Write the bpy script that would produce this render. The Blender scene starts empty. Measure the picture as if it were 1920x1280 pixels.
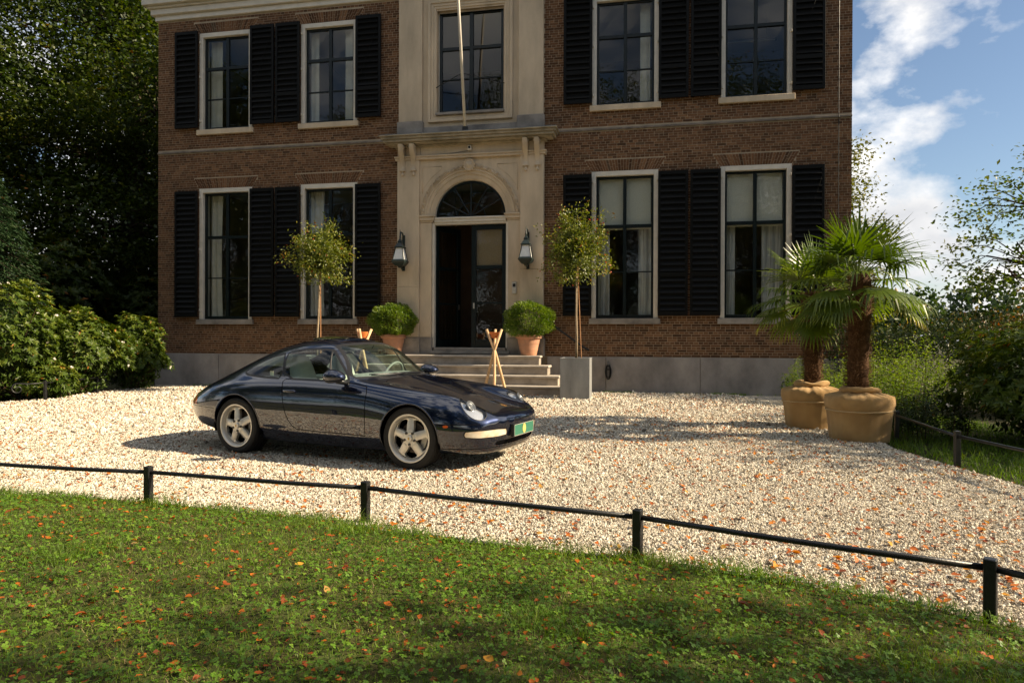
import bpy, bmesh, math, random
import numpy as np
from mathutils import Vector, Matrix, Euler
from mathutils.bvhtree import BVHTree

# ------------------------------------------------------------------ camera, sky, sun, exposure
scene = bpy.context.scene
C = scene.collection
R = math.radians
rng = np.random.default_rng(7)
random.seed(7)

cam_d = bpy.data.cameras.new("camera")
cam_d.sensor_width = 36.0
cam_d.lens = 24.0
cam_d.clip_start = 0.05
cam_d.clip_end = 2000.0
cam = bpy.data.objects.new("camera", cam_d)
C.objects.link(cam)
cam.matrix_world = Matrix.Translation((0, 0, 1.29)) @ Matrix.Rotation(math.pi / 2 - 0.0039, 4, 'X') @ Matrix.Rotation(0.0035, 4, 'Z')
scene.camera = cam

SUN_EL = R(32.0)
SUN_AZ = R(99.2)          # from +Y clockwise: the sun stands to the right of the house
SKY_STRENGTH = 0.06
SUN_STRENGTH = 5.0
EXPOSURE = 1.12

world = bpy.data.worlds.new("World")
scene.world = world
world.use_nodes = True
wn, wl = world.node_tree.nodes, world.node_tree.links
wn.clear()
w_out = wn.new("ShaderNodeOutputWorld")
w_bg = wn.new("ShaderNodeBackground")
w_bg.inputs[1].default_value = SKY_STRENGTH
w_sky = wn.new("ShaderNodeTexSky")
w_sky.sky_type = 'NISHITA'
w_sky.sun_disc = False
w_sky.sun_elevation = SUN_EL
w_sky.sun_rotation = SUN_AZ
w_sky.air_density = 1.0
w_sky.dust_density = 0.6
w_sky.ozone_density = 1.5
# broken cumulus over the whole sky: noise on the view direction projected on a high plane
w_tc = wn.new("ShaderNodeTexCoord")
w_sep = wn.new("ShaderNodeSeparateXYZ")
wl.new(w_tc.outputs["Generated"], w_sep.inputs[0])
def wmath(op, a, b=None, clamp=False):
    n = wn.new("ShaderNodeMath"); n.operation = op; n.use_clamp = clamp
    for i, v in enumerate((a, b)):
        if v is None: continue
        if isinstance(v, (int, float)): n.inputs[i].default_value = v
        else: wl.new(v, n.inputs[i])
    return n.outputs[0]
w_map = wn.new("ShaderNodeMapping")
w_map.inputs["Location"].default_value = (4.1, 0.7, 2.0)
w_map.inputs["Scale"].default_value = (1.0, 1.0, 1.75)
wl.new(w_tc.outputs["Generated"], w_map.inputs[0])
w_no = wn.new("ShaderNodeTexNoise")
w_no.inputs["Scale"].default_value = 4.0
w_no.inputs["Detail"].default_value = 9.0
w_no.inputs["Roughness"].default_value = 0.56
w_no.inputs["Distortion"].default_value = 0.15
wl.new(w_map.outputs[0], w_no.inputs[0])
w_ramp = wn.new("ShaderNodeValToRGB")
w_ramp.color_ramp.elements[0].position = 0.448
w_ramp.color_ramp.elements[0].color = (0, 0, 0, 1)
w_ramp.color_ramp.elements[1].position = 0.565
w_ramp.color_ramp.elements[1].color = (1, 1, 1, 1)
wl.new(w_no.outputs[0], w_ramp.inputs[0])
# self-shading of the cloud: thicker parts are greyer
w_no2 = wn.new("ShaderNodeTexNoise")
w_no2.inputs["Scale"].default_value = 4.3
w_no2.inputs["Detail"].default_value = 6.0
wl.new(w_map.outputs[0], w_no2.inputs[0])
w_cr = wn.new("ShaderNodeValToRGB")
w_cr.color_ramp.elements[0].position = 0.36
w_cr.color_ramp.elements[0].color = (10.4, 10.1, 9.7, 1)
w_cr.color_ramp.elements[1].position = 0.66
w_cr.color_ramp.elements[1].color = (4.6, 4.8, 5.2, 1)
wl.new(w_no2.outputs[0], w_cr.inputs[0])
w_mix = wn.new("ShaderNodeMix"); w_mix.data_type = 'RGBA'
wl.new(w_ramp.outputs[0], w_mix.inputs[0])
wl.new(w_sky.outputs[0], w_mix.inputs[6])
wl.new(w_cr.outputs[0], w_mix.inputs[7])
wl.new(w_mix.outputs[2], w_bg.inputs[0])
wl.new(w_bg.outputs[0], w_out.inputs[0])

sun_d = bpy.data.lights.new("sun", 'SUN')
sun_d.energy = SUN_STRENGTH
sun_d.angle = R(0.53)
sun_d.color = (1.0, 0.82, 0.58)
sun = bpy.data.objects.new("sun", sun_d)
C.objects.link(sun)
sun_dir = Vector((math.cos(SUN_EL) * math.sin(SUN_AZ), math.cos(SUN_EL) * math.cos(SUN_AZ), math.sin(SUN_EL)))
sun.rotation_euler = (-sun_dir).to_track_quat('-Z', 'Y').to_euler()
sun.location = sun_dir * 60

vs = scene.view_settings
vs.view_transform = 'Standard'
vs.look = 'None'
vs.gamma = 1.0
vs.exposure = EXPOSURE
vs.use_curve_mapping = False
scene.render.engine = 'CYCLES'
scene.cycles.use_denoising = True
scene.cycles.max_bounces = 8
scene.cycles.diffuse_bounces = 3
scene.cycles.glossy_bounces = 4
scene.cycles.transmission_bounces = 6
scene.cycles.transparent_max_bounces = 12
scene.cycles.sample_clamp_indirect = 6.0
scene.cycles.caustics_reflective = False
scene.cycles.caustics_refractive = False

# ------------------------------------------------------------------ helpers: objects
def link(o, parent=None):
    C.objects.link(o)
    if parent is not None:
        o.parent = parent
    return o

def tag(o, label=None, cat=None, group=None, kind=None):
    if label: o["label"] = label
    if cat: o["category"] = cat
    if group: o["group"] = group
    if kind: o["kind"] = kind
    return o

def empty(name, loc=(0, 0, 0), rz=0.0, parent=None):
    o = bpy.data.objects.new(name, None)
    o.empty_display_size = 0.2
    o.location = loc
    o.rotation_euler = (0, 0, rz)
    return link(o, parent)

def copy_tree(o, parent=None):
    c = o.copy()
    C.objects.link(c)
    c.parent = parent
    for ch in list(o.children):
        copy_tree(ch, c)
    return c

def np_mesh(name, verts, faces, smooth=False, attrs=None):
    """verts (N,3); faces (M,k) array or a list of tuples"""
    me = bpy.data.meshes.new(name)
    verts = np.asarray(verts, dtype=np.float32)
    if isinstance(faces, np.ndarray):
        m, k = faces.shape
        me.vertices.add(len(verts)); me.vertices.foreach_set("co", verts.ravel())
        me.loops.add(m * k); me.loops.foreach_set("vertex_index", faces.astype(np.int32).ravel())
        me.polygons.add(m)
        me.polygons.foreach_set("loop_start", np.arange(0, m * k, k, dtype=np.int32))
        me.polygons.foreach_set("loop_total", np.full(m, k, dtype=np.int32))
        me.update(calc_edges=True)
    else:
        me.from_pydata(verts.tolist(), [], faces)
        me.update()
    if smooth is not None:
        me.polygons.foreach_set("use_smooth", np.full(len(me.polygons), bool(smooth)))
    if attrs:
        for an, av in attrs.items():
            a = me.attributes.new(an, 'FLOAT', 'POINT')
            a.data.foreach_set("value", np.asarray(av, dtype=np.float32))
    return me

class MB:
    """collects shapes, then links them as ONE mesh object"""
    def __init__(self):
        self.v = []; self.f = []
    def add(self, verts, faces):
        n = len(self.v)
        self.v += [tuple(p) for p in verts]
        self.f += [tuple(i + n for i in f) for f in faces]
        return self
    def box(self, x0, x1, y0, y1, z0, z1, M=None):
        vs_ = [(x0, y0, z0), (x1, y0, z0), (x1, y1, z0), (x0, y1, z0), (x0, y0, z1), (x1, y0, z1), (x1, y1, z1), (x0, y1, z1)]
        if M is not None: vs_ = [tuple(M @ Vector(p)) for p in vs_]
        return self.add(vs_, [(0, 3, 2, 1), (4, 5, 6, 7), (0, 1, 5, 4), (1, 2, 6, 5), (2, 3, 7, 6), (3, 0, 4, 7)])
    def prism(self, poly, y0, y1):
        """poly: (x,z) points counter-clockwise seen from -y; extruded from y0 (front) to y1"""
        n = len(poly)
        vs_ = [(x, y0, z) for x, z in poly] + [(x, y1, z) for x, z in poly]
        fs = [tuple(range(n)), tuple(range(2 * n - 1, n - 1, -1))]
        fs += [(i, i + n, (i + 1) % n + n, (i + 1) % n) for i in range(n)]
        return self.add(vs_, fs)
    def sweep(self, path, prof, close_prof=True, caps=True):
        """path: list of (origin, xaxis, yaxis) frames; prof: list of 2D points"""
        n = len(prof); vs_ = []
        for o, ax, ay in path:
            o, ax, ay = Vector(o), Vector(ax), Vector(ay)
            for a, b in prof: vs_.append(o + ax * a + ay * b)
        fs = []
        m = len(path)
        for i in range(m - 1):
            for j in range(n if close_prof else n - 1):
                k = (j + 1) % n
                fs.append((i * n + j, i * n + k, (i + 1) * n + k, (i + 1) * n + j))
        if caps and close_prof:
            fs.append(tuple(range(n - 1, -1, -1)))
            fs.append(tuple(range((m - 1) * n, m * n)))
        return self.add(vs_, fs)
    def tube(self, pts, r, n=8, caps=True):
        pts = [Vector(p) for p in pts]
        if isinstance(r, (int, float)): r = [r] * len(pts)
        vs_ = []; up = None
        for i, p in enumerate(pts):
            d = (pts[min(i + 1, len(pts) - 1)] - pts[max(i - 1, 0)]).normalized()
            if up is None:
                up = Vector((0, 0, 1)) if abs(d.z) < 0.9 else Vector((1, 0, 0))
            a = d.cross(up).normalized(); b = a.cross(d).normalized(); up = b
            for k in range(n):
                t = 2 * math.pi * k / n
                vs_.append(p + a * math.cos(t) * r[i] + b * math.sin(t) * r[i])
        fs = [(i * n + k, i * n + (k + 1) % n, (i + 1) * n + (k + 1) % n, (i + 1) * n + k) for i in range(len(pts) - 1) for k in range(n)]
        if caps:
            fs.append(tuple(range(n - 1, -1, -1))); m = (len(pts) - 1) * n
            fs.append(tuple(range(m, m + n)))
        return self.add(vs_, fs)
    def lathe(self, prof, n=32, M=None, a0=0.0, a1=2 * math.pi):
        """prof: (r,z) from bottom to top round the z axis"""
        full = abs(a1 - a0 - 2 * math.pi) < 1e-6
        cnt = n if full else n + 1
        vs_ = []
        for r_, z in prof:
            for k in range(cnt):
                t = a0 + (a1 - a0) * k / n
                vs_.append((r_ * math.cos(t), r_ * math.sin(t), z))
        if M is not None: vs_ = [tuple(M @ Vector(p)) for p in vs_]
        fs = []
        for i in range(len(prof) - 1):
            for k in range(n):
                k2 = (k + 1) % cnt
                fs.append((i * cnt + k, i * cnt + k2, (i + 1) * cnt + k2, (i + 1) * cnt + k))
        return self.add(vs_, fs)
    def mesh(self, name, mat, smooth=False, auto=None, bevel=None, weld=False):
        me = bpy.data.meshes.new(name)
        me.from_pydata([tuple(p) for p in self.v], [], self.f)
        bm = bmesh.new(); bm.from_mesh(me)
        if weld: bmesh.ops.remove_doubles(bm, verts=bm.verts, dist=1e-5)
        bmesh.ops.recalc_face_normals(bm, faces=bm.faces)
        if bevel:
            es = [e for e in bm.edges if len(e.link_faces) == 2 and e.calc_face_angle(0) > 0.6]
            bmesh.ops.bevel(bm, geom=es, offset=bevel, segments=1, affect='EDGES', clamp_overlap=True)
        if smooth or auto:
            for f in bm.faces: f.smooth = True
            if auto:
                for e in bm.edges:
                    if len(e.link_faces) == 2 and e.calc_face_angle(0) > auto: e.smooth = False
        bm.to_mesh(me); bm.free()
        if mat is not None: me.materials.append(mat)
        return me
    def build(self, name, mat, parent=None, loc=None, **kw):
        o = bpy.data.objects.new(name, self.mesh(name, mat, **kw))
        if loc is not None: o.location = loc
        return link(o, parent)

def obj(name, me, parent=None, loc=None, mat=None):
    if mat is not None: me.materials.append(mat)
    o = bpy.data.objects.new(name, me)
    if loc is not None: o.location = loc
    return link(o, parent)

# ------------------------------------------------------------------ helpers: materials
def new_mat(name):
    m = bpy.data.materials.new(name)
    m.use_nodes = True
    nt = m.node_tree
    nt.nodes.clear()
    return m, nt.nodes, nt.links

def setin(n, key, v):
    if key in n.inputs: n.inputs[key].default_value = v

def pbr(name, base, rough=0.6, var=0.0, scale=6.0, dark=None, bump=0.0, bscale=40.0, metallic=0.0, coat=0.0, spec=0.5,
        streak=0.0, rough_var=0.0, coat_rough=0.03, detail=6.0, sheen=0.0):
    """principled surface with noise-driven colour, streaks and fine relief"""
    m, N, L = new_mat(name)
    out = N.new("ShaderNodeOutputMaterial"); p = N.new("ShaderNodeBsdfPrincipled")
    L.new(p.outputs[0], out.inputs[0])
    b4 = (*base, 1.0)
    p.inputs["Base Color"].default_value = b4
    p.inputs["Roughness"].default_value = rough
    p.inputs["Metallic"].default_value = metallic
    setin(p, "Specular IOR Level", spec); setin(p, "Coat Weight", coat); setin(p, "Coat Roughness", coat_rough); setin(p, "Sheen Weight", sheen)
    tc = N.new("ShaderNodeTexCoord")
    if var > 0 or dark is not None:
        no = N.new("ShaderNodeTexNoise"); no.inputs["Scale"].default_value = scale; no.inputs["Detail"].default_value = detail
        no.inputs["Roughness"].default_value = 0.62
        src = tc.outputs["Object"]
        if streak:
            mp = N.new("ShaderNodeMapping"); mp.inputs["Scale"].default_value = (1, 1, streak)
            L.new(src, mp.inputs[0]); src = mp.outputs[0]
        L.new(src, no.inputs[0])
        rp = N.new("ShaderNodeValToRGB")
        dk = dark if dark is not None else tuple(c * (1 - var) for c in base)
        br = tuple(min(1, c * (1 + var * 0.6)) for c in base)
        rp.color_ramp.elements[0].position = 0.30; rp.color_ramp.elements[0].color = (*dk, 1)
        rp.color_ramp.elements[1].position = 0.70; rp.color_ramp.elements[1].color = (*br, 1)
        L.new(no.outputs[0], rp.inputs[0]); L.new(rp.outputs[0], p.inputs["Base Color"])
        if rough_var:
            mr = N.new("ShaderNodeMapRange"); mr.inputs[3].default_value = max(0.02, rough - rough_var); mr.inputs[4].default_value = min(1, rough + rough_var)
            L.new(no.outputs[0], mr.inputs[0]); L.new(mr.outputs[0], p.inputs["Roughness"])
    if bump > 0:
        nb = N.new("ShaderNodeTexNoise"); nb.inputs["Scale"].default_value = bscale; nb.inputs["Detail"].default_value = 5.0
        L.new(tc.outputs["Object"], nb.inputs[0])
        bp = N.new("ShaderNodeBump"); bp.inputs["Strength"].default_value = bump; bp.inputs["Distance"].default_value = 0.02
        L.new(nb.outputs[0], bp.inputs["Height"]); L.new(bp.outputs[0], p.inputs["Normal"])
    return m

def ramp_mat(name, stops, src='attr', rough=0.6, trans=0.0, spec=0.4, attr="rnd", bump=0.0, bscale=80.0, scale=1.0, coat=0.0, tint=None):
    """colour picked per piece: a stored value per leaf / brick ('attr') or the object's own random value ('object')"""
    m, N, L = new_mat(name)
    out = N.new("ShaderNodeOutputMaterial"); p = N.new("ShaderNodeBsdfPrincipled")
    p.inputs["Roughness"].default_value = rough; setin(p, "Specular IOR Level", spec); setin(p, "Coat Weight", coat)
    if src == 'attr':
        a = N.new("ShaderNodeAttribute"); a.attribute_name = attr; val = a.outputs["Fac"]
    else:
        a = N.new("ShaderNodeObjectInfo"); val = a.outputs["Random"]
    rp = N.new("ShaderNodeValToRGB"); cr = rp.color_ramp
    for i, (pos, col) in enumerate(stops):
        e = cr.elements[i] if i < 2 else cr.elements.new(pos)
        e.position = pos; e.color = (*col, 1)
    L.new(val, rp.inputs[0])
    col = rp.outputs[0]
    L.new(col, p.inputs["Base Color"])
    if bump:
        tc = N.new("ShaderNodeTexCoord"); nb = N.new("ShaderNodeTexNoise"); nb.inputs["Scale"].default_value = bscale
        L.new(tc.outputs["Object"], nb.inputs[0]); bp = N.new("ShaderNodeBump"); bp.inputs["Strength"].default_value = bump; bp.inputs["Distance"].default_value = 0.01
        L.new(nb.outputs[0], bp.inputs["Height"]); L.new(bp.outputs[0], p.inputs["Normal"])
    if trans > 0:
        t = N.new("ShaderNodeBsdfTranslucent"); mx = N.new("ShaderNodeMixShader"); mx.inputs[0].default_value = trans
        hs = N.new("ShaderNodeHueSaturation"); hs.inputs["Saturation"].default_value = 1.15; hs.inputs["Value"].default_value = 1.6
        L.new(col, hs.inputs["Color"]); L.new(hs.outputs[0], t.inputs[0])
        L.new(p.outputs[0], mx.inputs[1]); L.new(t.outputs[0], mx.inputs[2]); L.new(mx.outputs[0], out.inputs[0])
    else:
        L.new(p.outputs[0], out.inputs[0])
    return m

def glass_mat(name, tint=(0.85, 0.9, 0.88), ior=1.5, wave=0.0, haze=0.0):
    m, N, L = new_mat(name)
    out = N.new("ShaderNodeOutputMaterial")
    tr = N.new("ShaderNodeBsdfTransparent"); tr.inputs[0].default_value = (*tint, 1)
    gl = N.new("ShaderNodeBsdfGlossy"); gl.inputs["Roughness"].default_value = haze; gl.inputs[0].default_value = (1, 1, 1, 1)
    fr = N.new("ShaderNodeFresnel"); fr.inputs[0].default_value = ior
    mx = N.new("ShaderNodeMixShader")
    # a single sheet stands for a pane with two faces: no total reflection on the way out
    ge = N.new("ShaderNodeNewGeometry"); sel = N.new("ShaderNodeMix"); sel.data_type = 'FLOAT'; sel.inputs[3].default_value = 0.05
    L.new(ge.outputs["Backfacing"], sel.inputs[0]); L.new(fr.outputs[0], sel.inputs[2])
    L.new(sel.outputs[0], mx.inputs[0]); L.new(tr.outputs[0], mx.inputs[1]); L.new(gl.outputs[0], mx.inputs[2]); L.new(mx.outputs[0], out.inputs[0])
    if wave:
        tc = N.new("ShaderNodeTexCoord"); nb = N.new("ShaderNodeTexNoise"); nb.inputs["Scale"].default_value = 2.2; nb.inputs["Detail"].default_value = 1.0
        L.new(tc.outputs["Object"], nb.inputs[0]); bp = N.new("ShaderNodeBump"); bp.inputs["Strength"].default_value = wave; bp.inputs["Distance"].default_value = 0.02
        L.new(nb.outputs[0], bp.inputs["Height"]); L.new(bp.outputs[0], gl.inputs["Normal"]); L.new(bp.outputs[0], fr.inputs["Normal"])
    return m

# house frame: local x along the facade to the right, local y into the house, origin under the front door
HA = 0.1935
HOUSE = (-1.08 * math.cos(HA), 16.966 + 1.08 * math.sin(HA), 0.0)
HM = Matrix.Translation(HOUSE) @ Matrix.Rotation(-HA, 4, 'Z')
def hw(x, y, z=0.0):
    return tuple(HM @ Vector((x, y, z)))
# ------------------------------------------------------------------ ground, gravel, lawn
LAWN_EDGE = [(-20, 5.2), (-14, 5.6), (-9, 6.0), (-6, 5.95), (-4.25, 5.62), (-2.85, 5.36), (-1.785, 4.98), (-0.94, 4.635), (-0.03, 4.25), (0.74, 3.98),
             (1.3, 3.75), (1.87, 3.42), (2.25, 3.08), (2.7, 2.6), (3.1, 2.0), (3.4, 1.2), (3.5, -1.0), (3.2, -4.0)]
def edge_y(x):
    xs = [p[0] for p in LAWN_EDGE[:-3]]; ys = [p[1] for p in LAWN_EDGE[:-3]]
    return np.interp(x, xs, ys)
def wob(x, y, s=1.0):
    return 0.05 * np.sin(3.1 * x * s + 1.3 * y) + 0.035 * np.sin(7.7 * x * s - 2.9 * y + 1) + 0.02 * np.sin(17 * x + 5 * y)
hl = hw(-8.9, -0.02); hr = hw(8.9, -0.02)
GRAVEL_POLY = ([(x, y) for x, y in LAWN_EDGE] + [(4.55, -4.0), (4.55, 3.0), (4.52, 6.0), (4.5, 7.0), (4.52, 8.0), (4.8, 9.2), (5.5, 10.2), (6.4, 12.0), (7.0, 14.0)]
               + [(hr[0], hr[1]), (hl[0], hl[1]), (-9.4, 17.7), (-9.75, 16.3), (-9.6, 14.3), (-10.1, 13.3), (-13, 12.6), (-20, 12.0)])

def poly_sheet(name, pts, z, mat, dens=None):
    from mathutils.geometry import tessellate_polygon
    tris = tessellate_polygon([[Vector((x, y, 0)) for x, y in pts]])
    me = bpy.data.meshes.new(name)
    me.from_pydata([(x, y, z) for x, y in pts], [], [tuple(t) for t in tris])
    bm = bmesh.new(); bm.from_mesh(me)
    bmesh.ops.recalc_face_normals(bm, faces=bm.faces)
    if sum(f.normal.z for f in bm.faces) < 0: bmesh.ops.reverse_faces(bm, faces=bm.faces)
    bm.to_mesh(me); bm.free()
    me.materials.append(mat)
    o = bpy.data.objects.new(name, me)
    return link(o)

GRAVEL_STOPS = [(0.0, (0.12, 0.10, 0.078)), (0.10, (0.26, 0.22, 0.165)), (0.28, (0.44, 0.385, 0.295)), (0.52, (0.58, 0.525, 0.42)), (0.78, (0.66, 0.615, 0.515)), (1.0, (0.75, 0.715, 0.63))]
def gravel_sheet_mat():
    m, N, L = new_mat("gravel_bed")
    out = N.new("ShaderNodeOutputMaterial"); p = N.new("ShaderNodeBsdfPrincipled"); L.new(p.outputs[0], out.inputs[0])
    p.inputs["Roughness"].default_value = 0.85; setin(p, "Specular IOR Level", 0.25)
    tc = N.new("ShaderNodeTexCoord")
    vo = N.new("ShaderNodeTexVoronoi"); vo.inputs["Scale"].default_value = 62.0
    L.new(tc.outputs["Object"], vo.inputs["Vector"])
    rp = N.new("ShaderNodeValToRGB"); cr = rp.color_ramp
    for i, (pos, col) in enumerate(GRAVEL_STOPS):
        e = cr.elements[i] if i < 2 else cr.elements.new(pos)
        e.position = pos; e.color = (*[c * 0.92 for c in col], 1)
    sp = N.new("ShaderNodeSeparateColor"); L.new(vo.outputs["Color"], sp.inputs[0]); L.new(sp.outputs[0], rp.inputs[0])
    # earth showing between the stones in drifts
    no = N.new("ShaderNodeTexNoise"); no.inputs["Scale"].default_value = 0.55; no.inputs["Detail"].default_value = 8.0; no.inputs["Roughness"].default_value = 0.65
    L.new(tc.outputs["Object"], no.inputs[0])
    mr = N.new("ShaderNodeMapRange"); mr.inputs[1].default_value = 0.42; mr.inputs[2].default_value = 0.75; mr.inputs[3].default_value = 0.0; mr.inputs[4].default_value = 0.75
    L.new(no.outputs[0], mr.inputs[0])
    mx = N.new("ShaderNodeMix"); mx.data_type = 'RGBA'; mx.inputs[7].default_value = (0.30, 0.235, 0.17, 1)
    L.new(mr.outputs[0], mx.inputs[0]); L.new(rp.outputs[0], mx.inputs[6]); L.new(mx.outputs[2], p.inputs["Base Color"])
    bp = N.new("ShaderNodeBump"); bp.inputs["Strength"].default_value = 1.0; bp.inputs["Distance"].default_value = 0.012; bp.invert = True
    L.new(vo.outputs["Distance"], bp.inputs["Height"]); L.new(bp.outputs[0], p.inputs["Normal"])
    return m

M_soil = pbr("earth_and_moss", (0.055, 0.06, 0.028), rough=0.95, var=0.6, scale=1.3, dark=(0.035, 0.026, 0.016), bump=0.6, bscale=9.0, spec=0.1)
mb = MB()
mb.add([(-300, -300, -0.06), (300, -300, -0.06), (300, 300, -0.06), (-300, 300, -0.06)], [(0, 1, 2, 3)])
tag(mb.build("ground", M_soil), kind="structure")
tag(poly_sheet("gravel_drive", GRAVEL_POLY, -0.006, gravel_sheet_mat()), kind="structure")

M_turf = pbr("turf_soil", (0.06, 0.075, 0.022), rough=0.95, var=0.5, scale=5.0, dark=(0.05, 0.035, 0.018), bump=0.8, bscale=30.0, spec=0.1)
def lawn_top(x, y):
    return 0.012 + 0.03 * np.clip((edge_y(x) - y) / 0.8, 0, 1) + 0.012 * np.sin(2.2 * x + y) * np.clip((edge_y(x) - y), 0, 1)
# lawn sheet: a grid whose far side follows the curved edge
gx = np.linspace(-20, 3.3, 140); V = []; Fc = []
for x in gx:
    ye = float(edge_y(x)) + float(wob(x, 0)) if x < 2.7 else float(np.interp(x, [2.7, 3.1, 3.4], [2.6, 2.0, 1.2]))
    for j in range(13):
        y = ye - (j / 12) ** 1.6 * (ye + 6.0)
        V.append((x, y, float(lawn_top(x, y)) - (0.018 if j == 0 else 0)))
for i in range(len(gx) - 1):
    for j in range(12):
        a = i * 13 + j
        Fc.append((a, a + 1, a + 14, a + 13))
me = np_mesh("lawn", V, Fc, smooth=True); me.materials.append(M_turf)
tag(obj("lawn", me), kind="structure")

def in_poly(px, py, poly):
    inside = np.zeros(len(px), bool); n = len(poly)
    for i in range(n):
        x1, y1 = poly[i]; x2, y2 = poly[(i + 1) % n]
        cond = (y1 > py) != (y2 > py)
        xi = (x2 - x1) * (py - y1) / (y2 - y1 + 1e-12) + x1
        inside ^= cond & (px < xi)
    return inside

# ---- loose stones of the drive: uncountable, one object, stones instanced on points
pts = []
for (ya, yb, dens, s0) in ((1.5, 6.2, 9000, 0.0060), (6.2, 9.0, 4500, 0.0078), (9.0, 13.0, 1900, 0.0115), (13.0, 18.0, 750, 0.015)):
    xa, xb = -0.88 * yb - 0.7, min(0.88 * yb + 0.9, 5.2)
    n = int((xb - xa) * (yb - ya) * dens)
    x = rng.uniform(xa, xb, n); y = rng.uniform(ya, yb, n)
    k = (np.abs(x) < 0.86 * y + 0.8) & in_poly(x, y, GRAVEL_POLY)
    k &= y > edge_y(x) + wob(x, y) * 0.8 - 0.02
    # thin places where the earth shows, and two faint wheel tracks
    nz_ = .5 + .25 * np.sin(1.1 * x + 2.0 * np.sin(.7 * y)) + .25 * np.sin(1.9 * y + 1.5 * np.sin(.9 * x + 1)) + .18 * np.sin(5.3 * x + 3.1 * y) * np.sin(4.1 * y - 2 * x)
    k &= rng.uniform(0, 1, n) < np.clip(.50 + .75 * nz_, .45, 1.0)
    x, y = x[k], y[k]
    s = s0 * rng.uniform(0.65, 1.45, len(x))
    s = np.where(rng.uniform(0, 1, len(x)) < .05, s * rng.uniform(1.3, 1.9, len(x)), s)
    pts.append(np.stack([x, y, s * rng.uniform(0.1, 0.75, len(x)), s], 1))
G = np.concatenate(pts)
def gravel_object(G):
    me = bpy.data.meshes.new("gravel")
    n = len(G)
    me.vertices.add(n); me.vertices.foreach_set("co", G[:, :3].astype(np.float32).ravel())
    a = me.attributes.new("rot", 'FLOAT_VECTOR', 'POINT'); a.data.foreach_set("vector", rng.uniform(0, 6.283, (n, 3)).astype(np.float32).ravel())
    sc = np.stack([G[:, 3] * rng.uniform(0.8, 1.5, n), G[:, 3] * rng.uniform(0.7, 1.1, n), G[:, 3] * rng.uniform(0.5, 0.85, n)], 1)
    a = me.attributes.new("scl", 'FLOAT_VECTOR', 'POINT'); a.data.foreach_set("vector", sc.astype(np.float32).ravel())
    o = obj("gravel", me)
    mat = ramp_mat("gravel_stone", GRAVEL_STOPS, src='object', rough=0.8, spec=0.3)
    ng = bpy.data.node_groups.new("stones_on_points", 'GeometryNodeTree')
    ng.interface.new_socket("Geometry", in_out='INPUT', socket_type='NodeSocketGeometry')
    ng.interface.new_socket("Geometry", in_out='OUTPUT', socket_type='NodeSocketGeometry')
    N, L = ng.nodes, ng.links
    gi = N.new("NodeGroupInput"); go = N.new("NodeGroupOutput")
    ico = N.new("GeometryNodeMeshIcoSphere"); ico.inputs["Radius"].default_value = 1.0; ico.inputs["Subdivisions"].default_value = 2
    sp = N.new("GeometryNodeSetPosition"); L.new(ico.outputs[0], sp.inputs["Geometry"])
    nz = N.new("ShaderNodeTexNoise"); nz.inputs["Scale"].default_value = 1.1; nz.inputs["Detail"].default_value = 0.0
    ps = N.new("GeometryNodeInputPosition"); L.new(ps.outputs[0], nz.inputs["Vector"])
    vm = N.new("ShaderNodeVectorMath"); vm.operation = 'SUBTRACT'; vm.inputs[1].default_value = (0.5, 0.5, 0.5)
    L.new(nz.outputs["Color"], vm.inputs[0])
    v2 = N.new("ShaderNodeVectorMath"); v2.operation = 'SCALE'; v2.inputs["Scale"].default_value = 1.3
    L.new(vm.outputs[0], v2.inputs[0]); L.new(v2.outputs[0], sp.inputs["Offset"])
    sm = N.new("GeometryNodeSetMaterial"); sm.inputs["Material"].default_value = mat
    L.new(sp.outputs[0], sm.inputs[0])
    iop = N.new("GeometryNodeInstanceOnPoints"); L.new(gi.outputs[0], iop.inputs["Points"]); L.new(sm.outputs[0], iop.inputs["Instance"])
    for nm, key in (("rot", "Rotation"), ("scl", "Scale")):
        na = N.new("GeometryNodeInputNamedAttribute"); na.data_type = 'FLOAT_VECTOR'; na.inputs[0].default_value = nm
        L.new(na.outputs[0], iop.inputs[key])
    L.new(iop.outputs[0], go.inputs[0])
    md = o.modifiers.new("stones", 'NODES'); md.node_group = ng
    me.materials.append(mat)
    return o
tag(gravel_object(G), "loose white and grey gravel stones of the drive", "gravel", kind="stuff")

# ---- lawn growth
def blades(x, y, z, h, w, lean, rnd):
    """three-triangle blades of grass"""
    n = len(x)
    a = rng.uniform(0, 2 * np.pi, n); b = rng.uniform(0, 2 * np.pi, n)
    sx, sy = np.cos(a) * w, np.sin(a) * w
    lx, ly = np.cos(b) * lean * h, np.sin(b) * lean * h
    P = np.zeros((n, 5, 3))
    P[:, 0] = np.stack([x - sx, y - sy, z], 1); P[:, 1] = np.stack([x + sx, y + sy, z], 1)
    P[:, 2] = np.stack([x - sx * .75 + lx * .35, y - sy * .75 + ly * .35, z + h * .6], 1)
    P[:, 3] = np.stack([x + sx * .75 + lx * .35, y + sy * .75 + ly * .35, z + h * .6], 1)
    P[:, 4] = np.stack([x + lx, y + ly, z + h * (1 - 0.25 * lean)], 1)
    base = (np.arange(n) * 5)[:, None]
    F = np.concatenate([base + np.array([[0, 1, 3]]), base + np.array([[0, 3, 2]]), base + np.array([[2, 3, 4]])], 0)
    return P.reshape(-1, 3), F, np.repeat(rnd, 5)

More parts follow.
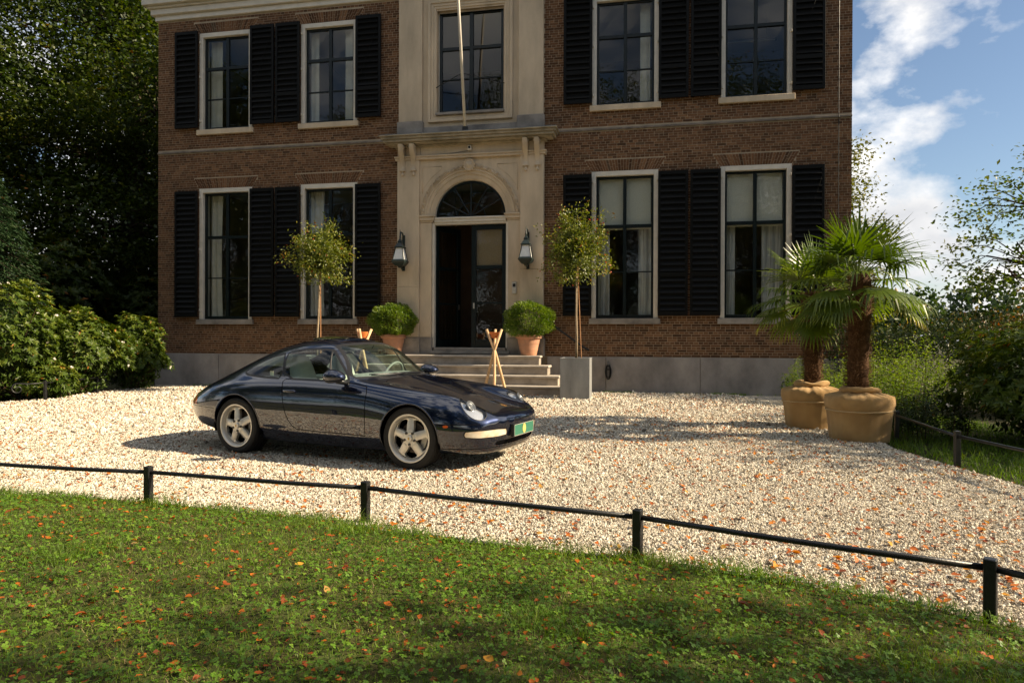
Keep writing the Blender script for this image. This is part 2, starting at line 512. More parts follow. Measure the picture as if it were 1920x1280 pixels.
def lawn_pts(n, ylo=2.2):
    x = rng.uniform(-5.0, 3.2, n); y = rng.uniform(ylo, 6.0, n)
    k = (np.abs(x) < 0.80 * y + 0.25) & (y < edge_y(x) + wob(x, y)) & ((x < 2.25) | (y < np.interp(x, [2.2, 2.7, 3.1, 3.4], [3.1, 2.6, 2.0, 1.2])))
    return x[k], y[k]
def patch(x, y, f, ph=0.0):
    return 0.5 + 0.5 * np.sin(f * x + 1.7 * np.sin(f * 0.63 * y + ph) + ph) * np.sin(f * 0.8 * y + 1.3 * np.sin(f * 0.5 * x + 2 * ph))

x, y = lawn_pts(165000)
tall = np.exp(-((edge_y(x) - y - 0.05) / 0.13) ** 2) * (0.35 + 0.65 * patch(x, y, 3.7, 0.4)) + 0.5 * (patch(x, y, 2.9, 1.0) > 0.93)
h = rng.uniform(0.015, 0.042, len(x)) * (1 + 2.5 * tall)
r = np.clip(0.45 + 0.28 * (patch(x, y, 2.1, 2.2) - 0.5) + rng.normal(0, 0.17, len(x)), 0, 1)
P1, F1, R1 = blades(x, y, lawn_top(x, y) - 0.004, h, rng.uniform(0.0008, 0.0019, len(x)), rng.uniform(0.3, 1.15, len(x)), r)
xs, ys = lawn_pts(48000)
k = patch(xs, ys, 3.3, 0.9) > rng.uniform(0.2, 1.0, len(xs)); xs, ys = xs[k], ys[k]
P2, F2, R2 = blades(xs, ys, lawn_top(xs, ys), rng.uniform(0.01, 0.03, len(xs)), rng.uniform(0.0007, 0.0014, len(xs)), rng.uniform(1.2, 2.6, len(xs)), np.ones(len(xs)) * 1.0)
P = np.concatenate([P1, P2]); Fb = np.concatenate([F1, F2 + len(P1)]); Rb = np.concatenate([R1, R2])
M_grass = ramp_mat("grass_blade", [(0.0, (0.045, 0.088, 0.008)), (0.45, (0.108, 0.195, 0.014)), (0.8, (0.205, 0.280, 0.026)), (0.93, (0.25, 0.25, 0.06)), (1.0, (0.36, 0.28, 0.14))], rough=0.55, trans=0.35)
me = np_mesh("grass", P, Fb, attrs={"rnd": Rb}); me.materials.append(M_grass)
tag(obj("grass", me), "short patchy grass of the lawn in the foreground", "grass", kind="stuff")

# clover: small rounded leaflets in threes
x, y = lawn_pts(66000)
k = (0.25 + 0.75 * patch(x, y, 1.9, 3.1)) > rng.uniform(0.05, 0.95, len(x)); x, y = x[k], y[k]
k = (edge_y(x) - y) > 0.03; x, y = x[k], y[k]
n = len(x)
zc_ = lawn_top(x, y) + rng.uniform(0.012, 0.040, n)
rad = rng.uniform(0.0042, 0.0086, n); ang = rng.uniform(0, 2 * np.pi, n)
tx, ty = rng.normal(0, 0.32, n), rng.normal(0, 0.32, n)
rn = np.clip(rng.normal(0.42, 0.16, n) + 0.25 * (patch(x, y, 2.6, 0.2) - 0.5), 0, 0.9)
PV, PF, PR = [], [], []
tmpl = np.array([(0.0, 0.0, 0.0), (0.55, -0.62, 0.10), (1.25, -0.66, 0.06), (1.62, 0.0, -0.04), (1.25, 0.66, 0.06), (0.55, 0.62, 0.10)])
off = 0
for l in range(3):
    a = ang + l * 2.094
    ca, sa = np.cos(a)[:, None], np.sin(a)[:, None]
    lx = tmpl[None, :, 0] * rad[:, None]; ly = tmpl[None, :, 1] * rad[:, None]; lz = tmpl[None, :, 2] * rad[:, None]
    X = lx * ca - ly * sa; Y = lx * sa + ly * ca
    Z = lz + X * tx[:, None] + Y * ty[:, None]
    PV.append(np.stack([x[:, None] + X, y[:, None] + Y, zc_[:, None] + Z], 2).reshape(-1, 3))
    b = (np.arange(n) * 6)[:, None] + off
    PF.append(np.concatenate([b + np.array([[0, 1, 2, 3]]), b + np.array([[0, 3, 4, 5]])], 0))
    PR.append(np.repeat(rn, 6)); off += n * 6
M_clover = ramp_mat("clover_leaf", [(0.0, (0.042, 0.095, 0.008)), (0.45, (0.105, 0.215, 0.014)), (0.9, (0.21, 0.315, 0.028))], rough=0.5, trans=0.3)
me = np_mesh("clover", np.concatenate(PV), np.concatenate(PF), attrs={"rnd": np.concatenate(PR)}); me.materials.append(M_clover)
tag(obj("ground_cover", me), "low clover leaves growing through the lawn", "clover", kind="stuff")

# ---- fallen autumn leaves
LEAF_STOPS = [(0.0, (0.09, 0.022, 0.008)), (0.25, (0.26, 0.058, 0.010)), (0.5, (0.44, 0.115, 0.012)), (0.75, (0.52, 0.185, 0.018)), (0.92, (0.55, 0.29, 0.03)), (1.0, (0.30, 0.19, 0.09))]
M_leaf_o = ramp_mat("dry_leaf", LEAF_STOPS, src='object', rough=0.55, trans=0.18, spec=0.35)
M_leaf_a = ramp_mat("dry_leaf_litter", LEAF_STOPS, src='attr', rough=0.55, trans=0.18, spec=0.35)
def leaf_shape(seed):
    r_ = np.random.default_rng(seed)
    prof = [(0, .05), (.16, .55), (.36, .95), (.56, 1.0), (.78, .62), (.93, .22), (1.0, 0.02)]
    c1, c2, tw = r_.uniform(-.35, .55), r_.uniform(-.15, .75), r_.uniform(-.5, .5)
    vv = []
    for t, w in prof:
        wl_ = w * .33 * r_.uniform(.75, 1.15); wr_ = w * .33 * r_.uniform(.75, 1.15)
        zz = .25 * c1 * (t - .5) ** 2 * 4 * .5
        for s, ww in ((-1, wl_), (0, 0), (1, wr_)):
            yy = s * ww
            vv.append((t - .5, yy, zz + abs(yy) * c2 + yy * tw * (t - .5) * 2))
    vv = np.array(vv)
    ff = []
    for i in range(6):
        for j in range(2):
            a = i * 3 + j
            ff.append((a, a + 1, a + 4, a + 3))
    vv[:, 2] -= vv[:, 2].min()
    return vv, np.array(ff)
leaf_me = []
leaf_raw = [leaf_shape(100 + i) for i in range(7)]
for i, (vv, ff) in enumerate(leaf_raw):
    m_ = np_mesh("fallen_leaf", vv, ff, smooth=True); m_.materials.append(M_leaf_o); leaf_me.append(m_)
def put_leaf(x, y, z, s, label, group):
    o = bpy.data.objects.new("fallen_leaf", random.choice(leaf_me))
    o.location = (x, y, z); o.scale = (s, s, s)
    o.rotation_euler = (random.gauss(0, .22), random.gauss(0, .22), random.uniform(0, 6.28))
    link(o); tag(o, label, "leaf", group)
lx, ly = lawn_pts(6000, 2.45)
k = (np.abs(lx) < 0.745 * ly) & (patch(lx, ly, 2.3, 0.6) > rng.uniform(0, 1.1, len(lx))); lx, ly = lx[k], ly[k]
cnt = 0
for x_, y_ in zip(lx[:150], ly[:150]):
    put_leaf(float(x_), float(y_), float(lawn_top(x_, y_)) + random.uniform(.014, .026), random.uniform(.024, .052), "curled orange brown leaf fallen on the green lawn", "fallen leaves on the lawn"); cnt += 1
gx_ = rng.uniform(-4.5, 4.3, 9000); gy_ = rng.uniform(3.3, 9.0, 9000)
k = in_poly(gx_, gy_, GRAVEL_POLY) & (np.abs(gx_) < .745 * gy_) & (gy_ > edge_y(gx_) + .06) & ((.35 + .5 * patch(gx_, gy_, 2.7, 1.6)) > rng.uniform(0, 1.3, 9000))
gx_, gy_ = gx_[k], gy_[k]
order = np.argsort(gy_ + rng.uniform(0, 2.2, len(gy_)))
gx_, gy_ = gx_[order], gy_[order]
for x_, y_ in zip(gx_[:150], gy_[:150]):
    put_leaf(float(x_), float(y_), .018 + random.uniform(0, .006), random.uniform(.034, .062), "dry orange leaf lying on the pale gravel", "fallen leaves on the gravel")
# the rest of the litter, too many to count
n = 12500
lx = rng.uniform(-13, 5, n * 3); ly = rng.uniform(3.3, 17.6, n * 3)
k = in_poly(lx, ly, GRAVEL_POLY) & (np.abs(lx) < .78 * ly) & (ly > edge_y(lx) + .05) & ((.30 + .45 * patch(lx, ly, 2.7, 1.6) * (0.5 + patch(lx, ly, .9, .3))) > rng.uniform(0.0, 1.1, n * 3))
lx, ly = lx[k][:n], ly[k][:n]
x2, y2 = lawn_pts(3600, 2.3)
X = np.concatenate([lx, x2]); Y = np.concatenate([ly, y2]); Z = np.concatenate([np.full(len(lx), .018), lawn_top(x2, y2) + .012])
n = len(X); n_gravel = len(lx); which = rng.integers(0, 7, n); s = np.where(np.arange(n) < len(lx), rng.uniform(.018, .050, n), rng.uniform(.016, .040, n)); a = rng.uniform(0, 6.283, n); t1, t2 = rng.normal(0, .22, n), rng.normal(0, .22, n)
PV, PF, PR = [], [], []; off = 0
for i, (vv, ff) in enumerate(leaf_raw):
    k = which == i; m_ = k.sum()
    ca, sa = np.cos(a[k])[:, None], np.sin(a[k])[:, None]; sk = s[k][:, None]
    lx_, ly_, lz_ = vv[None, :, 0] * sk, vv[None, :, 1] * sk, vv[None, :, 2] * sk
    XX = lx_ * ca - ly_ * sa; YY = lx_ * sa + ly_ * ca; ZZ = lz_ + XX * t1[k][:, None] + YY * t2[k][:, None]
    PV.append(np.stack([X[k][:, None] + XX, Y[k][:, None] + YY, Z[k][:, None] + ZZ], 2).reshape(-1, 3))
    PF.append(((np.arange(m_) * len(vv))[:, None, None] + ff[None] + off).reshape(-1, 4)); off += m_ * len(vv)
    PR.append(np.repeat(np.clip(rng.beta(2.2, 2.0, m_) * np.where(np.nonzero(k)[0] < n_gravel, 1.0, .62), 0, 1), len(vv)))
me = np_mesh("leaf_litter", np.concatenate(PV), np.concatenate(PF), smooth=True, attrs={"rnd": np.concatenate(PR)}); me.materials.append(M_leaf_a)
tag(obj("leaf_litter", me), "scattered small dry leaves over gravel and lawn", "leaves", kind="stuff")
# ------------------------------------------------------------------ the brick villa
M_mortar = pbr("mortar", (0.42, 0.335, 0.24), rough=0.95, var=0.25, scale=3.0, bump=0.3, bscale=120, spec=0.15)
BRICK_STOPS = [(0.0, (0.062, 0.031, 0.015)), (0.35, (0.118, 0.057, 0.028)), (0.65, (0.165, 0.082, 0.040)), (0.88, (0.225, 0.118, 0.058)), (1.0, (0.09, 0.06, 0.036))]
M_brick_a = ramp_mat("brick_field", BRICK_STOPS, 'attr', rough=0.88, spec=0.2, bump=0.12, bscale=90)
M_brick_o = ramp_mat("brick_single", BRICK_STOPS, 'object', rough=0.88, spec=0.2, bump=0.12, bscale=90)
M_stone = pbr("sandstone_paint", (0.58, 0.47, 0.335), rough=0.8, var=0.30, scale=1.6, streak=0.30, bump=0.10, bscale=60, spec=0.25)
M_stone_d = pbr("weathered_stone", (0.30, 0.27, 0.235), rough=0.85, var=0.35, scale=2.2, dark=(0.15, 0.135, 0.12), bump=0.25, bscale=50, spec=0.2)
M_plinth = pbr("rendered_plinth", (0.33, 0.30, 0.275), rough=0.9, var=0.35, scale=1.6, dark=(0.19, 0.175, 0.165), bump=0.25, bscale=35, spec=0.2, streak=0.6)
M_white = pbr("cream_window_paint", (0.66, 0.61, 0.52), rough=0.5, var=0.12, scale=5.0, bump=0.05, bscale=60)
M_sash = pbr("dark_green_gloss", (0.004, 0.009, 0.010), rough=0.33, var=0.3, scale=8.0, spec=0.3)
M_shut = pbr("black_green_shutter", (0.0035, 0.0038, 0.0032), rough=0.55, var=0.4, scale=9.0, bump=0.15, bscale=70, spec=0.16)
M_glass = glass_mat("old_window_glass", (0.80, 0.84, 0.82), 1.5, wave=0.06)
M_room = pbr("dim_room_wall", (0.22, 0.16, 0.11), rough=0.9, var=0.2, scale=1.0)
M_roomc = pbr("room_ceiling", (0.62, 0.60, 0.56), rough=0.9)
M_floor = pbr("room_floor", (0.10, 0.055, 0.03), rough=0.5, var=0.3, scale=3.0)
M_lead = pbr("lead_grey", (0.16, 0.165, 0.17), rough=0.6, var=0.3, scale=4.0)
M_iron = pbr("black_iron", (0.009, 0.010, 0.011), rough=0.42, var=0.4, scale=12.0, spec=0.5, bump=0.08, bscale=90)

house = empty("brick_villa", HOUSE, -HA)
tag(house, "large brown brick villa with dark shutters and pale stone entrance", "house")
HWID, ZP, ZT = 8.9, 0.86, 9.98
WX = [-6.83, -3.83, 3.83, 6.83]
LOW = (1.79, 5.34); UPP = (6.93, 9.56)       # frame bottom/top
FW = 0.79                                    # half outer width of a window frame
openings = [(x - FW, x + FW, LOW[0], LOW[1]) for x in WX] + [(x - FW, x + FW, UPP[0], UPP[1]) for x in WX] + [(-1.86, 1.86, -0.1, 9.99)]
STR_Z = (6.335, 6.385)

def grid_wall(mb, xs, zs, holes, y):
    for i in range(len(xs) - 1):
        for j in range(len(zs) - 1):
            cx, cz = (xs[i] + xs[i + 1]) / 2, (zs[j] + zs[j + 1]) / 2
            if any(a < cx < b and c < cz < d for a, b, c, d in holes): continue
            mb.add([(xs[i], y, zs[j]), (xs[i + 1], y, zs[j]), (xs[i + 1], y, zs[j + 1]), (xs[i], y, zs[j + 1])], [(0, 1, 2, 3)])
mb = MB()
holes = [o for o in openings[:-1]] + [(-0.93, 0.93, 0.9, 5.3), (-0.84, 0.84, 6.98, 9.50)]
xs = sorted({-HWID, HWID, *[v for o in holes for v in o[:2]]}); zs = sorted({0.0, ZT + 0.9, *[v for o in holes for v in o[2:]]})
grid_wall(mb, xs, zs, holes, 0.005)
for a, b, c, d in holes[:-2]:                       # reveals
    mb.box(a - 0.02, a, 0.012, 0.30, c, d); mb.box(b, b + 0.02, 0.012, 0.30, c, d)
mb.box(-HWID, -HWID + 0.3, 0.02, 11.0, 0, ZT + 0.9); mb.box(HWID - 0.3, HWID, 0.02, 11.0, 0, ZT + 0.9)
mb.box(-HWID, HWID, 10.7, 11.0, 0, ZT + 0.9); mb.box(-HWID, HWID, 0.02, 11.0, ZT + 0.9, ZT + 1.05)
wall = mb.build("brick_wall", M_mortar, house)

# --- bricks laid in cross bond; the ones that show largest are single objects, the rest one mass
CH, JT = 0.0605, 0.011
arches = []
for x in WX:
    arches.append((x, LOW[1] + 0.005, 0.27)); arches.append((x, UPP[1] + 0.005, 0.27))
def in_arch(x0, x1, z0, z1):
    for ax, az, ah in arches:
        zc = (z0 + z1) / 2
        if az - 0.01 < zc < az + ah + 0.02:
            half = FW + 0.02 + 0.16 * (zc - az) / ah
            if x1 > ax - half and x0 < ax + half: return True
    return False
def clip_spans(x0, x1, zc):
    sp = [(x0, x1)]
    for a, b, c, d in openings:
        if c - 0.005 < zc < d + 0.005:
            sp = [q for s, e in sp for q in ((s, min(e, a)), (max(s, b), e)) if q[1] - q[0] > 0.025]
    for ax, az, ah in arches:
        if az - 0.01 < zc < az + ah + 0.02:
            half = FW + 0.013 + 0.16 * (zc - az) / ah
            sp = [q for s, e in sp for q in ((s, min(e, ax - half)), (max(s, ax + half), e)) if q[1] - q[0] > 0.025]
    return sp
bricks = []
row = 0; z = ZP + 0.006
while z + CH < ZT + 0.02:
    z0, z1 = z + JT / 2, z + CH - JT / 2; zc = (z0 + z1) / 2
    if not (STR_Z[0] - 0.02 < zc < STR_Z[1] + 0.02):
        unit = 0.22 if row % 2 == 0 else 0.11
        x = -HWID + (0 if row % 2 == 0 else (-0.055 if row % 4 == 1 else 0.0)) + (0.11 if row % 4 == 2 else 0)
        x -= unit
        while x < HWID:
            a, b = max(x + JT / 2, -HWID), min(x + unit - JT / 2, HWID)
            if b - a > 0.02:
                for s, e in clip_spans(a, b, zc): bricks.append((s, e, z0, z1, row))
            x += unit
    z += CH; row += 1
cw = Vector((0, 0, 1.29)); HMi = HM.inverted(); cl = HMi @ cw
def near_key(b):
    cx, cz = (b[0] + b[1]) / 2, (b[2] + b[3]) / 2
    return math.sqrt((cx - cl.x) ** 2 + cl.y ** 2 + (cz - cl.z) ** 2) / (b[1] - b[0])
cand = [b for b in bricks if 2.75 < b[0] and b[1] < 6.6 and abs((b[1] - b[0]) - (0.22 - JT)) < 0.004 and b[2] < 5.9 and (b[2] < 1.6 or b[2] > 5.62)]
cand += [b for b in bricks if 1.9 < b[0] < 2.2 and 1.0 < b[2] < 5.6 and abs((b[1] - b[0]) - (0.22 - JT)) < 0.004]
cand.sort(key=near_key)
single = set(cand[:290])
bl = 0.22 - JT; bh = CH - JT
mbb = MB(); mbb.box(-bl / 2, bl / 2, 0.0, 0.03, -bh / 2, bh / 2)
brick_me = mbb.mesh("brick", M_brick_o, bevel=0.0025)
for b in cand[:290]:
    o = bpy.data.objects.new("brick", brick_me)
    o.location = ((b[0] + b[1]) / 2, -0.0004 - random.uniform(0, 0.001), (b[2] + b[3]) / 2)
    o.rotation_euler = (random.gauss(0, .006), random.gauss(0, .004), random.gauss(0, .003))
    link(o, wall)
rest = [b for b in bricks if b not in single]
n = len(rest); A = np.array([(b[0], b[1], b[2], b[3]) for b in rest])
yf = rng.uniform(-0.0012, 0.0004, n); tw = rng.normal(0, 0.0004, (n, 4)); tz = rng.normal(0, .0008, (n, 2))
V = np.zeros((n, 8, 3))
for i, (xi, zi) in enumerate(((0, 2), (1, 2), (1, 3), (0, 3))):
    V[:, i] = np.stack([A[:, xi], yf + tw[:, i], A[:, zi] + tz[:, i % 2] * 0.5], 1)
    V[:, i + 4] = np.stack([A[:, xi], np.full(n, 0.02), A[:, zi]], 1)
base = (np.arange(n) * 8)[:, None]
F = np.concatenate([base + np.array([q]) for q in ((0, 1, 2, 3), (0, 4, 5, 1), (1, 5, 6, 2), (2, 6, 7, 3), (3, 7, 4, 0))], 0)
rb = np.clip(rng.beta(2.0, 2.2, n), 0, 1)
me = np_mesh("brick_field", V.reshape(-1, 3), F, attrs={"rnd": np.repeat(rb, 8)}); me.materials.append(M_brick_a)
tag(obj("brick_courses", me, wall), kind="stuff")

# --- flat gauged arches over the windows
for wi, x in enumerate(WX):
    for lev, az in ((0, LOW[1] + 0.005), (1, UPP[1] + 0.005)):
        if lev == 1 and wi >= 2: continue
        am = MB(); am.prism([(x - FW - 0.002, az), (x + FW + 0.002, az), (x + FW + 0.163, az + 0.272), (x - FW - 0.163, az + 0.272)], 0.003, 0.03)
        ar = am.build("flat_arch", M_mortar, house)
        nb = 27
        for i in range(nb):
            t0, t1 = i / nb, (i + 1) / nb
            bx = lambda t: x - FW - 0.005 + t * (2 * FW + 0.01); tx = lambda t: x - FW - 0.165 + t * (2 * FW + 0.33)
            g = 0.005; p0, p1, q1, q0 = (bx(t0) + g, az + .004), (bx(t1) - g, az + .004), (tx(t1) - g, az + .27), (tx(t0) + g, az + .27)
            split = 0.64 if i % 2 else 0.36
            def lerp(a_, b_, s_): return (a_[0] + (b_[0] - a_[0]) * s_, a_[1] + (b_[1] - a_[1]) * s_)
            m1, m2 = lerp(p0, q0, split), lerp(p1, q1, split)
            vm = MB()
            vm.prism([p0, p1, (m2[0], m2[1] - .005), (m1[0], m1[1] - .005)], -0.002 - random.uniform(0, .002), .02)
            vm.prism([(m1[0], m1[1] + .005), (m2[0], m2[1] + .005), q1, q0], -0.002 - random.uniform(0, .002), .02)
            vm.build("brick", M_brick_o, ar)

# --- string course, plinth, top cornice
M_band = pbr("sooty_band", (.20, .165, .13), rough=.9, var=.5, scale=3, dark=(.08, .07, .06), bump=.3, bscale=40)
for a, b in ((-HWID, -1.9), (1.9, HWID)): MB().box(a - 0.0, b, -0.030, 0.03, STR_Z[0], STR_Z[1]).build("string_course", M_band, house, bevel=0.006)
mb = MB(); blocks = [(-8.96, -7.0), (-6.995, -4.6), (-4.595, -1.97), (1.97, 3.4), (3.405, 5.6), (5.605, 7.7), (7.705, 8.96)]
for a, b in blocks:
    bmb = MB(); bmb.box(a, b - 0.004, -0.055 - random.uniform(0, .003), 0.1, -0.1, ZP - 0.004)
    bmb.build("plinth_block", M_plinth, house, bevel=0.008)
mb = MB()
for z0, z1, d in ((9.98, 10.12, 0.06), (10.12, 10.28, 0.14), (10.28, 10.34, 0.20), (10.34, 10.72, 0.30), (10.72, 10.82, 0.42), (10.82, 10.95, 0.62)):
    mb.box(-HWID - d, HWID + d, -d, 11.0 + d, z0 + 0.001, z1)
mb.build("roof_cornice", M_white, house, bevel=0.01)

# --- windows
def frame_ring(mb, x0, x1, z0, z1, w, y0, y1, wt=None, wb=None):
    wt = w if wt is None else wt; wb = w if wb is None else wb
    mb.box(x0, x0 + w, y0, y1, z0, z1); mb.box(x1 - w, x1, y0, y1, z0, z1)
    mb.box(x0 + w, x1 - w, y0, y1, z1 - wt, z1)
    if wb > 0: mb.box(x0 + w, x1 - w, y0, y1, z0, z0 + wb)
def make_window(x, lev):
    z0, z1 = LOW if lev == 0 else UPP
    mb = MB(); frame_ring(mb, x - FW, x + FW, z0 + 0.001, z1 - 0.001, 0.105, -0.012, 0.20, 0.115, 0.0)
    for s in (-1, 1):                                       # iron shutter hinges on the frame
        for hz in ((z0 + 0.22), (z0 + z1) / 2 + 0.1, z1 - 0.28):
            mb.box(x + s * (FW - 0.03) - 0.018, x + s * (FW - 0.03) + 0.018, -0.05, -0.012, hz, hz + 0.07)
    win = mb.build("window", M_white, house, bevel=0.006)
    MB().box(x - FW - 0.055, x + FW + 0.055, -0.075, 0.05, z0 - 0.14, z0).build("sill", M_stone_d if lev == 0 else M_stone, win, bevel=0.008)
    lm = MB()
    for s_ in (-1, 1):
        xx = x + s_ * (FW - 0.02); lm.box(min(xx, xx + s_ * 0.06), max(xx, xx + s_ * 0.06), 0.201, 0.42, z0, z1)
    lm.box(x - FW, x + FW, 0.201, 0.45, z0 - 0.05, z0 - .001)
    lm.build("inner_lining", M_white, win)
    xa, xb = x - FW + 0.106, x + FW - 0.106; za, zb = z0 + 0.012, z1 - 0.117
    sm = MB(); frame_ring(sm, xa, xb, za, zb, 0.055, 0.085, 0.15, 0.055, 0.075)
    xm = x
    sm.box(xm - 0.040, xm + 0.040, 0.078, 0.15, za + 0.05, zb - 0.03)
    if lev == 0:
        zt = za + (zb - za) * 0.648; zm = za + (zb - za) * 0.325
    else:
        zt = za + (zb - za) * 0.665; zm = za + (zb - za) * 0.335
    for s in (-1, 1):
        xi, xo = (xa + 0.055, xm - 0.04) if s < 0 else (xm + 0.04, xb - 0.055)
        sm.box(xi, xo, 0.076, 0.15, zt - 0.04, zt + 0.04)
        sm.box(xi, xo, 0.092, 0.14, zm - 0.016, zm + 0.016)
    sm.build("sash", M_sash, win, bevel=0.004)
    for s in (-1, 1):
        xi, xo = (xa + 0.055, xm - 0.04) if s < 0 else (xm + 0.04, xb - 0.055)
        for pa, pb in ((za + 0.075, zm - 0.016), (zm + 0.016, zt - 0.04), (zt + 0.04, zb - 0.055)):
            t = random.gauss(0, 0.0035)
            pm = MB(); pm.add([(xi - .004, 0.118 + t, pa - .004), (xo + .004, 0.118 - t, pa - .004), (xo + .004, 0.118 - t + random.gauss(0, .003), pb + .004), (xi - .004, 0.118 + t + random.gauss(0, .003), pb + .004)], [(0, 1, 2, 3)])
            pm.build("pane", M_glass, win)
    return win
for lev in (0, 1):
    for x in WX: make_window(x, lev)

# --- louvred shutters folded back on the wall
slat_w = 0.57
sl = MB(); sl.add([(-slat_w / 2, -0.028, -0.048), (slat_w / 2, -0.028, -0.048), (slat_w / 2, 0.020, 0.040), (-slat_w / 2, 0.020, 0.040),
                   (-slat_w / 2, -0.020, -0.052), (slat_w / 2, -0.020, -0.052), (slat_w / 2, 0.028, 0.036), (-slat_w / 2, 0.028, 0.036)],
                  [(0, 1, 2, 3), (7, 6, 5, 4), (0, 4, 5, 1), (1, 5, 6, 2), (2, 6, 7, 3), (3, 7, 4, 0)])
slat_me = sl.mesh("slat", M_shut)
def make_shutter(x0, x1, z0, z1, brace):
    y0, y1 = -0.125, -0.075
    mb = MB(); frame_ring(mb, x0, x1, z0, z1, 0.062, y0, y1, 0.09, 0.10)
    zm = z0 + (z1 - z0) * 0.285
    mb.box(x0 + 0.062, x1 - 0.062, y0 + 0.001, y1, zm - 0.05, zm + 0.05)
    # thin iron cross brace seen on the leaf
    d = Vector((brace * (x1 - x0 - 0.14), 0, (z1 - zm) * 0.80)); cx = (x0 + x1) / 2
    p = Vector((cx, y0 - 0.006, zm + (z1 - zm) * 0.48))
    mb.tube([p - d * 0.5, p + d * 0.5], 0.005, 5)
    mb.box(x0 + 0.06, x1 - 0.06, y1 - 0.004, y1 + 0.004, z0 + 0.09, z1 - 0.08)
    sh = mb.build("shutter", M_shut, house, bevel=0.004)
    for za, zb in ((z0 + 0.10, zm - 0.05), (zm + 0.05, z1 - 0.09)):
        n_ = max(1, round((zb - za) / 0.142))
        for i in range(n_):
            o = bpy.data.objects.new("slat", slat_me)
            o.location = ((x0 + x1) / 2, -0.103 + random.gauss(0, .0012), za + (zb - za) * (i + 0.5) / n_)
            o.scale = ((x1 - x0 - 0.124) / slat_w + 0.002, 1.0, 1.0)
            o.rotation_euler = (random.gauss(-0.04, .035), random.gauss(0, .004), 0)
            link(o, sh)
for lev in (0, 1):
    z0, z1 = (1.85, 5.27) if lev == 0 else (6.98, 9.60)
    for i, x in enumerate(WX):
        wl_, wr_ = 0.715, 0.715
        make_shutter(x - FW - wl_ + 0.03, x - FW + 0.005, z0, z1, -1)
        make_shutter(x + FW - 0.005, x + FW + wr_ - 0.03, z0, z1, 1)

# --- rooms behind the glass
mb = MB()
mb.box(-8.6, 8.6, 4.4, 4.5, 0.0, 9.9)
for x in (-8.6, -2.6, 2.5, 8.5): mb.box(x, x + 0.1, 0.35, 4.4, 0.0, 9.9)
mb.box(-5.4, -5.3, 0.35, 4.4, 6.2, 9.9)
mb.build("room_wall", M_room, house)
mb = MB(); mb.box(-8.5, 8.5, 0.30, 4.4, 0.75, 0.86); mb.box(-8.5, 8.5, 0.30, 4.4, 5.9, 6.1); mb.build("room_floor", M_floor, house)
mb = MB(); mb.box(-8.5, 8.5, 0.30, 4.4, 5.72, 5.85); mb.box(-8.5, 8.5, 0.30, 4.4, 9.72, 9.9); mb.build("room_ceiling", M_roomc, house)
